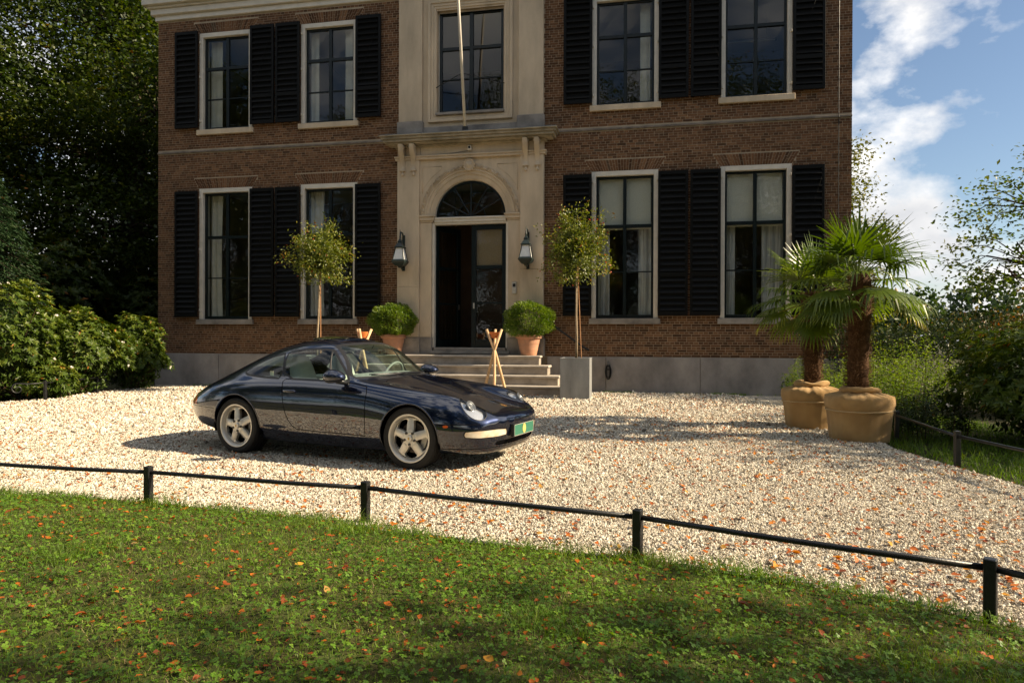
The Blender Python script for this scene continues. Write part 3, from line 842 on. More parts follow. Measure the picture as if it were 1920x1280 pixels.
# --- entrance of pale stone
ent = empty("entrance_surround", (0, 0, 0), 0, house)
def part(mb, name, mat=None, **kw):
    return mb.build(name, mat or M_stone, ent, **kw)
for s in (-1, 1):
    X = lambda a, b: (min(s * a, s * b), max(s * a, s * b))
    a, b = X(1.30, 1.88)
    mb = MB(); mb.box(a, b, -0.155, 0.05, 1.32, 3.0 if s > 0 else 2.6); mb.box(a, b, -0.152, 0.05, 3.004 if s > 0 else 2.604, 5.80)
    part(mb, "pilaster", bevel=0.006)
    mb = MB(); mb.box(a - 0.03, b + 0.03, -0.195, 0.05, 0.86, 1.318); part(mb, "pilaster_base", M_stone_d, bevel=0.01)
    a, b = X(0.99, 1.298)
    mb = MB(); mb.box(a, b, -0.085, 0.05, 1.32, 4.22); part(mb, "inner_pilaster", bevel=0.006)
    a2, b2 = X(0.97, 1.298)
    mb = MB(); mb.box(a2, b2, -0.115, 0.05, 0.88, 1.318); part(mb, "pilaster_base", M_stone_d, bevel=0.01)
    mb = MB()
    for z0, z1, d in ((4.222, 4.27, 0.015), (4.27, 4.36, 0.045), (4.36, 4.395, 0.075)):
        mb.box(a - (0.02 + d if s > 0 else 0), b + (0.02 + d if s < 0 else 0), -0.085 - d, 0.05, z0, z1 - 0.001)
    part(mb, "impost", bevel=0.005)
    a, b = X(0.925, 0.988)
    mb = MB(); mb.box(a, b, -0.03, 0.16, 1.06, 4.22); part(mb, "door_jamb", M_white, bevel=0.004)
    # upper storey: pilaster, base
    a, b = X(1.24, 1.86)
    mb = MB(); mb.box(a, b, -0.12, 0.05, 6.78, 10.4); part(mb, "upper_pilaster", bevel=0.006)
    mb = MB(); mb.box(a - 0.03, b + 0.03, -0.165, 0.05, 6.40, 6.778); part(mb, "upper_base", M_stone_d, bevel=0.01)
    # scroll brackets
    for cx in (1.44, 1.73):
        cx *= s
        prof = []
        for i in range(19):
            t = i / 18; zz = 6.16 - t * 0.62
            d = 0.155 + 0.20 * (1 - t) ** 1.1 + 0.035 * math.sin(t * math.pi * 2.0 + 0.4) + (0.02 if t > 0.9 else 0)
            prof.append((-d, zz))
        bm_ = MB()
        for w0, w1, ex in ((-0.062, 0.062, 0.0), (-0.038, 0.038, 0.012)):
            pts_ = [(y_ - ex, z_) for y_, z_ in prof]
            poly = pts_ + [(-0.12, 5.54), (-0.12, 6.16)]
            n_ = len(poly)
            bm_.add([(cx + w0, y_, z_) for y_, z_ in poly] + [(cx + w1, y_, z_) for y_, z_ in poly],
                    [tuple(range(n_ - 1, -1, -1)), tuple(range(n_, 2 * n_))] + [(i, (i + 1) % n_, (i + 1) % n_ + n_, i + n_) for i in range(n_)])
        for w in (-1, 1):                                     # volute eyes
            bm_.lathe([(0.0, 0.0), (0.05, 0.0), (0.05, 0.012), (0.02, 0.022), (0.0, 0.022)], 14, Matrix.Translation((cx + w * 0.062, -0.27, 6.10)) @ Matrix.Rotation(w * math.pi / 2, 4, 'Y'))
        bm_.box(cx - 0.075, cx + 0.075, -0.215, -0.12, 5.52, 5.545)
        bm_.lathe([(0.0, 5.40), (0.03, 5.405), (0.042, 5.435), (0.034, 5.465), (0.018, 5.48), (0.026, 5.50), (0.02, 5.52)], 12, Matrix.Translation((cx, -0.175, 0)))
        part(bm_, "bracket", auto=0.7)

# arch wall: spandrel with a round opening, moulded arch rings, carved garland
ACX, ACZ, AR = 0.0, 4.36, 0.915
def arc(r_, n_, a0=0.0, a1=math.pi): return [(ACX + r_ * math.cos(a0 + (a1 - a0) * i / n_), ACZ + r_ * math.sin(a0 + (a1 - a0) * i / n_)) for i in range(n_ + 1)]
mb = MB(); NA = 40
inner = arc(AR + 0.36, NA)
top = 5.80
for i in range(NA):
    (xa, za), (xb, zb) = inner[i], inner[i + 1]
    mb.add([(xa, -0.10, za), (xa, -0.10, top), (xb, -0.10, top), (xb, -0.10, zb)], [(0, 1, 2, 3)])
mb.add([(-1.30, -0.10, 4.36), (-AR - .36, -0.10, 4.36), (-AR - .36, -0.10, top), (-1.30, -0.10, top)], [(0, 1, 2, 3)])
mb.add([(1.30, -0.10, 4.36), (AR + .36, -0.10, 4.36), (AR + .36, -0.10, top), (1.30, -0.10, top)], [(0, 1, 2, 3)])
part(mb, "spandrel")
# incised panel lines in the spandrels
for s in (-1, 1):
    mb = MB()
    pl = [(s * 1.22, 4.95), (s * 1.22, 5.62), (s * 0.72, 5.62)] + [(s * (1.39 * math.cos(t)), ACZ + 1.39 * math.sin(t)) for t in np.linspace(1.03, 0.47, 9)]
    mb.tube([(x_, -0.102, z_) for x_, z_ in pl], 0.007, 5)
    part(mb, "panel_moulding", M_stone, smooth=True)
def ring(name, prof, mat, seg=48, **kw):
    mbr = MB(); path = []
    for i in range(seg + 1):
        t = math.pi * i / seg; path.append(((ACX, 0, ACZ), (math.cos(t), 0, math.sin(t)), (0, -1, 0)))
    mbr.sweep(path, prof, True, True)
    return part(mbr, name, mat, **kw)
ring("arch_moulding", [(AR, -0.10), (AR, 0.03), (AR + .05, 0.06), (AR + .12, 0.065), (AR + .13, 0.09), (AR + .20, 0.10), (AR + .215, 0.125), (AR + .25, 0.125), (AR + .25, -0.05)], M_stone, auto=0.5)
ring("arch_reveal", [(AR - .004, -0.20), (AR - .004, -0.02), (AR + .02, 0.0), (AR + .05, -0.1)], M_white, auto=0.5)
# garland: a ring crowded with carved leaves
mbg = MB()
path = [((0, 0, ACZ), (math.cos(t), 0, math.sin(t)), (0, -1, 0)) for t in np.linspace(0, math.pi, 49)]
mbg.sweep(path, [(AR + .252, 0.05), (AR + .252, 0.115), (AR + .30, 0.14), (AR + .35, 0.115), (AR + .365, 0.09)])
gr = random.Random(3)
for i in range(430):
    t = gr.uniform(0.01, math.pi - 0.01); rr = AR + gr.uniform(.262, .35); yy = -gr.uniform(.125, .15)
    c_ = Vector((rr * math.cos(t), yy, ACZ + rr * math.sin(t))); ln = gr.uniform(.018, .034); aa = t + math.pi / 2 * (1 if t < math.pi / 2 else -1) + gr.uniform(-.8, .8)
    d1 = Vector((math.cos(aa), 0, math.sin(aa))) * ln; d2 = Vector((-math.sin(aa), 0, math.cos(aa))) * ln * .5
    mbg.add([c_ - d1, c_ + d2 + Vector((0, .004, 0)), c_ + d1 + Vector((0, .008, 0)), c_ - d2 + Vector((0, .004, 0)), c_ + Vector((0, -.020, 0)), c_ + Vector((0, .03, 0))],
            [(0, 3, 4), (3, 2, 4), (2, 1, 4), (1, 0, 4)])
part(mbg, "garland", M_stone)
mbm = MB(); MM = Matrix.Translation((0, -0.14, ACZ + AR + .345)) @ Matrix.Rotation(math.pi / 2, 4, 'X')
mbm.lathe([(0.15, -0.04), (0.155, 0.0), (0.135, 0.03), (0.10, 0.022), (0.085, 0.03), (0.06, 0.055), (0.0, 0.065)], 20, MM)
for i in range(14):
    t = 2 * math.pi * i / 14; c_ = Vector((0.14 * math.cos(t), -0.16, ACZ + AR + .345 + 0.14 * math.sin(t)))
    mbm.lathe([(0.0, -.02), (.026, 0.0), (.018, .02), (0.0, .026)], 7, Matrix.Translation(c_) @ Matrix.Rotation(math.pi / 2, 4, 'X'))
part(mbm, "medallion", M_stone, auto=0.8)
# architrave, frieze, cornice
mb = MB(); mb.box(-1.93, 1.93, -0.175, 0.05, 5.802, 5.86); mb.box(-1.95, 1.95, -0.20, 0.05, 5.861, 5.90); part(mb, "architrave", bevel=0.005)
mb = MB(); mb.box(-1.88, 1.88, -0.13, 0.05, 5.901, 6.17); part(mb, "frieze")
mb = MB()
for z0, z1, d in ((6.12, 6.17, 0.20), (6.17, 6.205, 0.36), (6.205, 6.27, 0.42), (6.27, 6.33, 0.46), (6.33, 6.365, 0.50)):
    mb.box(-1.88 - d + .13, 1.88 + d - .13, -d, 0.05, z0 + .001, z1)
part(mb, "door_cornice", pbr("lichened_stone", (0.40, 0.335, 0.24), rough=0.85, var=0.3, scale=3.0, dark=(0.20, 0.175, 0.12), bump=0.2, bscale=40), bevel=0.008)
mb = MB(); mb.box(-2.22, 2.22, -0.47, 0.04, 6.366, 6.385); part(mb, "lead_flashing", M_lead)
# upper middle panel and window
mb = MB(); mb.box(-1.238, 1.238, -0.125, 0.05, 6.40, 6.62); part(mb, "upper_base", M_stone_d, bevel=0.01)
mb = MB(); hl_ = [(-0.86, 0.86, 6.96, 9.55)]
grid_wall(mb, [-1.24, -0.86, 0.86, 1.24], [6.62, 6.96, 9.55, 10.4], hl_, -0.06); part(mb, "upper_panel")
mb = MB()
frame_ring(mb, -1.09, 1.09, 6.74, 9.80, 0.075, -0.125, -0.061); frame_ring(mb, -1.014, 1.014, 6.817, 9.724, 0.07, -0.10, -0.061); frame_ring(mb, -.943, .943, 6.888, 9.653, 0.06, -0.085, 0.05)
part(mb, "window_architrave", bevel=0.006)
mb = MB(); mb.box(-0.88, 0.88, -0.16, -0.061, 6.90, 6.965); part(mb, "upper_sill", M_stone_d, bevel=0.006)
# carved crest above the upper window
mb = MB()
for i in range(9):
    t = (i - 4) / 4; mb.lathe([(0.0, -.03), (.10 - .03 * abs(t), -.01), (.08, .03), (0.0, .05)], 10, Matrix.Translation((t * .45, -0.13, 9.93 + .05 * math.cos(t * 3))) @ Matrix.Rotation(math.pi / 2, 4, 'X'))
part(mb, "carved_crest", M_stone, auto=0.8)
# middle upper window
mb = MB(); frame_ring(mb, -0.882, 0.882, 6.966, 9.592, 0.05, 0.051, 0.12); win = mb.build("window", M_white, house)
sm = MB(); frame_ring(sm, -0.83, 0.83, 6.99, 9.54, 0.065, 0.06, 0.14); sm.box(-.048, .048, .055, .14, 7.05, 9.48)
zq = [7.055, 7.845, 8.62, 9.475]
for s in (-1, 1):
    a, b = (-.765, -.048) if s < 0 else (.048, .765)
    sm.box(a, b, .07, .13, zq[1] - .016, zq[1] + .016); sm.box(a, b, .058, .14, zq[2] - .04, zq[2] + .04)
sm.build("sash", M_sash, win, bevel=0.004)
for s in (-1, 1):
    a, b = (-.77, -.044) if s < 0 else (.044, .77)
    for i in range(3):
        t = random.gauss(0, .003)
        MB().add([(a, .10 + t, zq[i] - .0), (b, .10 - t, zq[i]), (b, .10 - t, zq[i + 1]), (a, .10 + t, zq[i + 1])], [(0, 1, 2, 3)]).build("pane", M_glass, win)

# fanlight and transom
mb = MB(); mb.box(-0.925, 0.925, -0.06, 0.14, 4.225, 4.30); mb.box(-0.925, 0.925, -0.085, 0.14, 4.301, 4.345); mb.box(-0.925, 0.925, -0.03, 0.14, 4.17, 4.224)
part(mb, "transom", M_white, bevel=0.006)
fan = MB(); FR = AR - .006; FZ = 4.346
pathf = [((0, 0.06, FZ), (math.cos(t), 0, math.sin(t)), (0, 1, 0)) for t in np.linspace(0, math.pi, 33)]
fan.sweep(pathf, [(FR - .045, 0), (FR, 0), (FR, .06), (FR - .045, .06)]); fan.sweep(pathf, [(.36, .005), (.385, .005), (.385, .045), (.36, .045)])
fan.box(-FR, FR, .06, .12, FZ, FZ + .035)
for i in range(1, 6):
    t = math.pi * i / 6; d = Vector((math.cos(t), 0, math.sin(t)))
    fan.tube([Vector((0, .074, FZ + .02)) + d * .03, Vector((0, .074, FZ)) + d * (FR - .03)], .017, 6)
fl = fan.build("fanlight", M_sash, house, auto=0.6)
for i in range(6):
    t0, t1 = math.pi * i / 6, math.pi * (i + 1) / 6
    for r0, r1 in ((.02, .37), (.375, FR - .02)):
        ts = np.linspace(t0, t1, 5); q = random.gauss(0, .003)
        poly = [(r1 * math.cos(t), .085 + q * (t - t0) * 4, FZ + r1 * math.sin(t)) for t in ts] + [(r0 * math.cos(t), .085 + q * (t - t0) * 4, FZ + r0 * math.sin(t)) for t in ts[::-1]]
        MB().add(poly, [tuple(range(len(poly)))]).build("pane", M_glass, fl)

# double door: left leaf folded inwards, right leaf shut
def door_leaf(x0, w, ang_, name):
    e = empty(name, (x0, 0.09, 1.07), ang_, house)
    sgn = 1 if w > 0 else -1; W = abs(w); H_ = 3.10
    X2 = lambda a, b: (a, b) if sgn > 0 else (-b, -a)
    mb = MB(); a, b = X2(0, W); frame_ring(mb, a, b, 0, H_, 0.125, 0, 0.055, 0.13, 0.20)
    a2, b2 = X2(.125, W - .125)
    for zz, hh in ((1.12, .025), (2.02, .045)): mb.box(a2, b2, 0.004, 0.05, zz - hh, zz + hh)
    mb.build("leaf_frame", M_sash, e, bevel=0.005)
    for za, zb in ((.20, 1.095), (1.145, 1.975), (2.065, 2.97)):
        MB().add([(a2, .028, za), (b2, .028, za), (b2, .028, zb), (a2, .028, zb)], [(0, 1, 2, 3)]).build("pane", M_glass, e)
    hx = W - .07
    a3, b3 = X2(hx - .02, hx + .02)
    MB().box(a3, b3, -.012, 0, .98, 1.12).build("lock_plate", pbr("brushed_steel", (.55, .55, .53), rough=.35, metallic=1.0), e)
    return e
door_leaf(-0.925, 0.925, R(62), "door")
dr = door_leaf(0.925, -0.925, R(-2), "door")
# woven blind behind the right leaf's top pane
mb = MB(); mb.box(-.80, -.125, .065, .075, 2.02, 2.98); mb.build("door_blind", pbr("woven_blind", (.30, .215, .12), rough=.9, var=.4, scale=60, bump=.5, bscale=150), dr)
# hall behind the open leaf: panelled inner wall glimpsed warm
mb = MB(); mb.box(-1.3, -1.22, .3, 4.0, .95, 5.6); mb.box(1.22, 1.3, .3, 4.0, .95, 5.6); mb.box(-1.3, 1.3, 3.0, 3.08, .95, 5.6)
for i in range(9): mb.box(-1.22, -1.20, .4 + i * .3, .42 + i * .3 + .2, 1.05, 4.4)
mb.build("hall_wall", pbr("brown_panelling", (.15, .085, .045), rough=.6, var=.3, scale=2.0), house)
mb = MB(); mb.box(-1.05, 1.05, -.16, .35, .905, .985); mb.box(-.93, .93, -.08, .35, .986, 1.065); mb.build("threshold", M_stone_d, house, bevel=.01)
# ------------------------------------------------------------------ steps and things at the front door
def hthing(name, x, y, z=0.0, rz=0.0):
    return empty(name, hw(x, y, z), -HA + rz)
M_step = pbr("worn_limestone", (0.36, 0.315, 0.26), rough=0.85, var=0.35, scale=2.4, dark=(0.20, 0.17, 0.14), bump=0.3, bscale=45, spec=0.2)
M_tread = pbr("step_tread", (0.46, 0.41, 0.35), rough=0.85, var=0.25, scale=3.0, bump=0.25, bscale=60, spec=0.2)
steps = hthing("front_steps", 0, 0)
tag(steps, "worn pale stone steps with four treads leading up to the front door", "steps")
for i, (zt, off, xr, xl) in enumerate(((.89, .62, 1.86, -2.22), (.668, .89, 2.10, -2.40), (.445, 1.16, 2.38, -2.60), (.225, 1.42, 2.62, -2.85))):
    mb = MB(); zb = zt - .225 - (0.05 if i == 3 else 0)
    mb.box(xl, xr, -off, -0.20 if i == 0 else -off + .45, zb + .001, zt - .055)
    st_ = mb.build("landing" if i == 0 else "step", M_step, steps, bevel=.006)
    for a, b in ((xl - .035, -0.55), (-0.546, 1.02 if i else xr + .035)) + (((1.024, xr + .035),) if i else ()):
        MB().box(a, b, -off - .035, -0.20 if i == 0 else -off + .45, zt - .0545, zt).build("tread_slab", M_tread, st_, bevel=.014)

# lanterns on the pilasters
M_opal = pbr("opal_glass", (0.74, 0.75, 0.73), rough=0.25, spec=0.5, var=0.05, scale=10)
M_lan = pbr("green_black_lantern", (0.008, 0.020, 0.019), rough=0.4, var=0.3, scale=20)
def lantern(x, label):
    e = hthing("wall_lantern", x, -0.155, 3.02)
    tag(e, label, "lantern", "lanterns beside the door")
    mb = MB()
    mb.box(-.035, .035, -.025, 0, -.02, .88)
    mb.tube([(0, -.01, .80), (0, -.10, .92), (0, -.20, .93), (0, -.25, .86), (0, -.25, .78)], [.022, .022, .020, .018, .016], 8)
    mb.tube([(0, -.01, .05), (0, -.10, .01), (0, -.18, .04)], [.02, .018, .014], 7)
    mb.build("wall_bracket", M_lan, e, auto=.6)
    cx, cy = 0, -.26
    def frus(mb_, z0, z1, a, b):
        V = [(cx + sx * a, cy + sy * a, z0) for sx, sy in ((-1, -1), (1, -1), (1, 1), (-1, 1))] + [(cx + sx * b, cy + sy * b, z1) for sx, sy in ((-1, -1), (1, -1), (1, 1), (-1, 1))]
        mb_.add(V, [(3, 2, 1, 0), (4, 5, 6, 7), (0, 1, 5, 4), (1, 2, 6, 5), (2, 3, 7, 6), (3, 0, 4, 7)])
    mb = MB(); frus(mb, .14, .20, .155, .175); frus(mb, .201, .235, .165, .150); frus(mb, .08, .139, .10, .150); frus(mb, .03, .079, .03, .06)
    mb.build("skirt", M_lan, e, bevel=.006)
    for sx, sy in ((-1, -1), (1, -1), (1, 1), (-1, 1)): MB().tube([(cx + sx * .140, cy + sy * .140, .235), (cx + sx * .088, cy + sy * .088, .53)], .011, 5).build("cage_bar", M_lan, e)
    for sx, sy in ((0, -1), (1, 0), (0, 1), (-1, 0)):
        tx, ty = -sy, sx; q = []
        for w_, r_, z_ in ((-.13, .132, .238), (.13, .132, .238), (.082, .083, .525), (-.082, .083, .525)): q.append((cx + sx * r_ + tx * w_, cy + sy * r_ + ty * w_, z_))
        MB().add(q, [(0, 1, 2, 3)]).build("glass_pane", M_opal, e)
    mb = MB(); frus(mb, .525, .55, .115, .120); frus(mb, .551, .66, .110, .045); frus(mb, .661, .70, .05, .05); frus(mb, .701, .76, .04, .018)
    mb.tube([(cx, cy, .75), (cx, cy, .80), (cx, cy, .99)], [.016, .022, .003], 7); mb.build("cap", M_lan, e, bevel=.005)
lantern(-1.70, "black iron wall lantern with white panes on the pilaster left of the door")
lantern(1.50, "black iron wall lantern with white panes beside the intercom, right of the door")
e = hthing("intercom", 1.15, -0.086, 2.40); tag(e, "small pale metal intercom panel on the right door pier", "intercom")
MB().box(-.055, .055, -.03, 0, 0, .29).build("housing", pbr("brushed_alloy", (.52, .50, .46), rough=.4, metallic=.5), e, bevel=.006)
MB().box(-.035, .035, -.034, -.031, .17, .25).build("display", M_trim if "M_trim" in globals() else M_iron, e)
for i in range(3):
    for j in range(2): MB().box(-.03 + j * .033, -.005 + j * .033, -.036, -.031, .03 + i * .04, .055 + i * .04).build("button", M_white, e)
e = hthing("camera_box", 0.02, -0.131, 5.97); tag(e, "small white security camera box on the frieze above the door", "camera")
MB().box(-.05, .05, -.07, 0, 0, .13).build("housing", M_white, e, bevel=.01)
mb = MB(); mb.lathe([(.03, 0), (.03, .015), (.02, .018), (0, .012)], 14, Matrix.Translation((0, -.07, .07)) @ Matrix.Rotation(math.pi / 2, 4, 'X')); mb.build("lens", M_iron, e)
mb = MB(); mb.tube([hw(-.03, -.14, 5.97), hw(-.4, -.14, 5.93), hw(-.9, -.14, 5.915), hw(-1.24, -.14, 5.91), hw(-1.27, -.14, 5.95), hw(-1.27, -.14, 6.1)], .008, 5)
tag(mb.build("wall_cable", M_stone_d), "thin cable clipped along the frieze left of the camera box", "cable")

# flagpole leaning out over the cornice
mb = MB(); p0, p1 = Vector(hw(-.03, -.40, 6.38)), Vector(hw(-.03, -1.75, 12.2))
mb.tube([p0, p0.lerp(p1, .5), p1], [.040, .034, .022], 10)
fp = empty("flagpole", p0); tag(fp, "slim white flagpole leaning out from the cornice above the door", "flagpole")
o = mb.build("pole", M_white, fp, smooth=True); o.location = -p0
mb = MB(); mb.tube([Vector(hw(-.9, -.05, 7.62)) - p0, p0.lerp(p1, .225) - p0, Vector(hw(.9, -.05, 7.62)) - p0], .011, 6); mb.build("stay", M_iron, fp)
mb = MB(); mb.box(-.07, .07, -.07, .07, 0, .10); mb.build("foot_bracket", M_iron, fp, bevel=.01)

# handrail, cable coil, conductor, standpipe
e = hthing("handrail", 0, 0); tag(e, "black iron handrail sloping down the wall right of the steps", "handrail")
mb = MB(); mb.tube([(2.02, -.13, 1.68), (2.10, -.14, 1.64), (2.92, -.14, 1.06), (3.0, -.13, 1.02)], .026, 8); mb.build("rail", M_iron, e, smooth=True)
for x_, z_ in ((2.2, 1.57), (2.82, 1.13)): MB().tube([(x_, -.0, z_ - .06), (x_, -.12, z_ - .05), (x_, -.14, z_)], .011, 6).build("bracket", M_iron, e)
e = hthing("cable_coil", 3.46, -.075, .30); tag(e, "black cable coil hanging on a hook on the grey plinth", "cable")
mb = MB()
for k in range(6):
    w = .040 + .008 * (k % 3); h0 = .05 * (k % 4) * .5
    mb.tube([(w * math.sin(2 * math.pi * i / 20) * (1 + .25 * math.sin(k)), -.012 - .009 * k, .22 - h0 * .3 + (.20 - .012 * k) * math.cos(2 * math.pi * i / 20)) for i in range(21)], .010, 6, caps=False)
mb.tube([(-.06, -.07, .26), (0, -.085, .27), (.06, -.07, .26), (0, -.0, .255), (-.06, -.07, .26)], .011, 6)
mb.build("coil", M_iron, e, smooth=True)
MB().box(-.028, .028, -.085, -.0, .37, .46).build("plug", pbr("grey_plug", (.12, .12, .12), rough=.5), e, bevel=.008)
MB().tube([(0, 0, .43), (0, -.03, .44), (0, -.04, .47)], .007, 5).build("hook", M_iron, e)
mb = MB(); mb.tube([hw(8.62, -.069, 0), hw(8.62, -.069, .9), hw(8.62, -.006, .95), hw(8.62, -.006, 6.30), hw(8.62, -.042, 6.33), hw(8.62, -.042, 6.39), hw(8.62, -.006, 6.42), hw(8.62, -.006, 9.97)], .0075, 6); tag(mb.build("lightning_conductor", M_iron), "thin dark conductor pipe running up the right corner of the house", "pipe")
e = hthing("standpipe", 7.50, -.22); tag(e, "black iron water standpipe by the plinth behind the palm pots", "standpipe")
MB().tube([(0, 0, 0), (0, 0, .38)], .032, 8).build("post", M_iron, e, smooth=True); MB().tube([(-.03, 0, .33), (-.09, 0, .33), (-.11, 0, .27), (-.11, 0, .14)], .014, 6).build("spout", M_iron, e, smooth=True)
MB().lathe([(0, .38), (.04, .38), (.045, .40), (.02, .425), (0, .43)], 12).build("cap", M_iron, e, smooth=True)

# curtains and blinds inside the windows
M_curt = pbr("cream_curtain", (0.62, 0.58, 0.50), rough=0.9, var=0.12, scale=4.0, bump=0.1, bscale=200)
M_curs = pbr("striped_curtain", (0.60, 0.58, 0.55), rough=0.9, var=0.5, scale=22.0, dark=(0.22, 0.21, 0.21), streak=0.03)
M_blind = pbr("linen_blind", (0.66, 0.63, 0.56), rough=0.9, var=0.10, scale=30.0, bump=0.2, bscale=220)
def curtain(x0, x1, z0, z1, label, mat=None, y=.34, amp=.03, taper=0.0):
    n_, m_ = 48, 8; V = []; F = []; ph = random.uniform(0, 6)
    for j in range(m_ + 1):
        t = j / m_
        for i in range(n_ + 1):
            s_ = i / n_; xx = x0 + (x1 - x0 * 1.0 - 0) * s_ if False else x0 + (x1 - x0) * s_ * (1 - taper * math.sin(t * math.pi) * .25)
            V.append((xx, amp * math.sin(s_ * (x1 - x0) / .055 * 2 + ph + .4 * math.sin(t * 2)) * (.6 + .4 * t), z1 + (z0 - z1) * t))
    for j in range(m_):
        for i in range(n_): a = j * (n_ + 1) + i; F.append((a, a + 1, a + n_ + 2, a + n_ + 1))
    o = obj("curtain", np_mesh("curtain", V, F, smooth=True)); o.data.materials.append(mat or M_curt)
    o.matrix_world = HM @ Matrix.Translation((0, y, 0)); tag(o, label, "curtain", "curtains in the villa windows")
curtain(-7.50, -7.13, 1.82, 5.2, "cream curtain at the left side of the outermost ground-floor window, left wing", taper=.4)
curtain(-4.50, -4.12, 1.82, 5.2, "cream curtain behind the ground-floor window just behind the left small tree", taper=.4)
curtain(3.16, 3.46, 1.82, 4.15, "grey striped curtain behind the right small tree, left side of its window", M_curs)
curtain(4.16, 4.50, 1.82, 4.15, "grey striped curtain at the right side of the window behind the right small tree", M_curs)
curtain(6.17, 6.42, 1.82, 4.15, "narrow grey striped curtain, left side of the ground-floor window behind the palms", M_curs)
curtain(7.02, 7.50, 1.82, 4.15, "wide grey striped curtain, right side of the ground-floor window behind the palms", M_curs)
curtain(-7.50, -7.15, 6.95, 9.45, "cream curtain in the outermost upper window of the left wing", amp=.012)
curtain(-4.50, -4.28, 6.95, 9.45, "narrow cream curtain, left side of the upper window next to the stone bay", amp=.012)
curtain(-3.52, -3.16, 6.95, 9.45, "broad cream curtain, right side of the upper window next to the stone bay", amp=.008)
curtain(4.18, 4.42, 6.95, 9.45, "pale curtain at the right side of the upper window right of the stone bay", amp=.015)
for x, lb in ((3.83, "linen roller blind drawn over the top of the window behind the right small tree"), (6.83, "linen roller blind drawn over the top of the window behind the palms")):
    e = hthing("roller_blind", x, .19, 3.98); tag(e, lb, "blind", "roller blinds")
    MB().box(-.62, .62, 0, .006, 0, 1.2).build("cloth", M_blind, e); MB().box(-.62, .62, -.006, .012, -.03, 0).build("hem_bar", M_white, e)
e = hthing("ceiling_light", 6.85, 1.8, 8.95); tag(e, "long thin ceiling light seen through the upper window at the far right", "light")
MB().box(-.75, .75, -.05, .05, 0, .05).build("housing", M_lead, e); MB().box(-.70, .70, -.045, .045, -.012, -.001).build("diffuser", M_white, e)
MB().tube([(-.5, 0, .05), (-.5, 0, .78)], .006, 5).build("hanger", M_lead, e); MB().tube([(.5, 0, .05), (.5, 0, .78)], .006, 5).build("hanger", M_lead, e)
# ------------------------------------------------------------------ the dark blue coupe
def paint_mat():
    m, N, L = new_mat("midnight_blue_paint")
    out = N.new("ShaderNodeOutputMaterial"); p = N.new("ShaderNodeBsdfPrincipled"); L.new(p.outputs[0], out.inputs[0])
    p.inputs["Metallic"].default_value = 0.8; p.inputs["Roughness"].default_value = 0.34
    setin(p, "Coat Weight", 1.0); setin(p, "Coat Roughness", 0.012); setin(p, "Coat IOR", 1.9)
    tc = N.new("ShaderNodeTexCoord"); no = N.new("ShaderNodeTexNoise"); no.inputs["Scale"].default_value = 1400.0; no.inputs["Detail"].default_value = 1.0
    L.new(tc.outputs["Object"], no.inputs[0]); rp = N.new("ShaderNodeValToRGB")
    rp.color_ramp.elements[0].position = .4; rp.color_ramp.elements[0].color = (0.0001, 0.0016, 0.009, 1); rp.color_ramp.elements[1].position = .72; rp.color_ramp.elements[1].color = (0.0004, 0.011, 0.062, 1)
    L.new(no.outputs[0], rp.inputs[0]); L.new(rp.outputs[0], p.inputs["Base Color"])
    # faint orange peel in the clear coat
    n2 = N.new("ShaderNodeTexNoise"); n2.inputs["Scale"].default_value = 7.0; L.new(tc.outputs["Object"], n2.inputs[0])
    bp = N.new("ShaderNodeBump"); bp.inputs["Strength"].default_value = 0.012; bp.inputs["Distance"].default_value = 0.05
    L.new(n2.outputs[0], bp.inputs["Height"]); L.new(bp.outputs[0], p.inputs["Coat Normal"])
    return m
M_paint = paint_mat()
M_seam = pbr("panel_gap", (0.002, 0.002, 0.003), rough=0.8, spec=0.1)
M_rubber = pbr("black_rubber", (0.012, 0.012, 0.013), rough=0.55, var=0.2, scale=20)
M_trim = pbr("black_trim", (0.010, 0.011, 0.012), rough=0.35)
M_tyre = pbr("tyre_rubber", (0.016, 0.015, 0.014), rough=0.75, var=0.4, scale=14, dark=(0.010, 0.010, 0.010), bump=0.1, bscale=120)
M_rim = pbr("silver_wheel", (0.78, 0.755, 0.70), rough=0.34, metallic=0.5, coat=0.3, var=0.05, scale=12)
M_disc = pbr("brake_steel", (0.075, 0.062, 0.055), rough=0.5, metallic=0.5, var=0.4, scale=30)
M_chrome = pbr("lamp_reflector", (0.62, 0.64, 0.65), rough=0.22, metallic=0.75)
M_cglass = glass_mat("car_glass", (0.72, 0.84, 0.79), 1.52)
M_lamp = glass_mat("lamp_cover", (0.95, 0.95, 0.95), 1.45)
M_clear = pbr("clear_indicator", (0.70, 0.66, 0.56), rough=0.15, coat=1.0, scale=9, dark=(0.50, 0.36, 0.20), detail=2.0)
M_amber = pbr("amber_lens", (0.62, 0.11, 0.012), rough=0.15, coat=1.0)
M_redl = pbr("red_lens", (0.30, 0.008, 0.006), rough=0.15, coat=1.0)
M_leather = pbr("pale_grey_leather", (0.60, 0.58, 0.53), rough=0.5, var=0.12, scale=14, bump=0.1, bscale=160)
M_cabin = pbr("dark_cabin", (0.030, 0.032, 0.036), rough=0.8, var=0.3, scale=10)
M_dash = pbr("grey_dashboard", (0.30, 0.30, 0.28), rough=0.6, var=0.1, scale=12, bump=0.1, bscale=200)
M_gold = pbr("gold_badge", (0.62, 0.40, 0.12), rough=0.35, metallic=0.6, var=0.4, scale=60)
M_green = pbr("green_plate", (0.035, 0.155, 0.100), rough=0.4, coat=0.3)
M_goldp = pbr("gold_print", (0.66, 0.50, 0.14), rough=0.5)

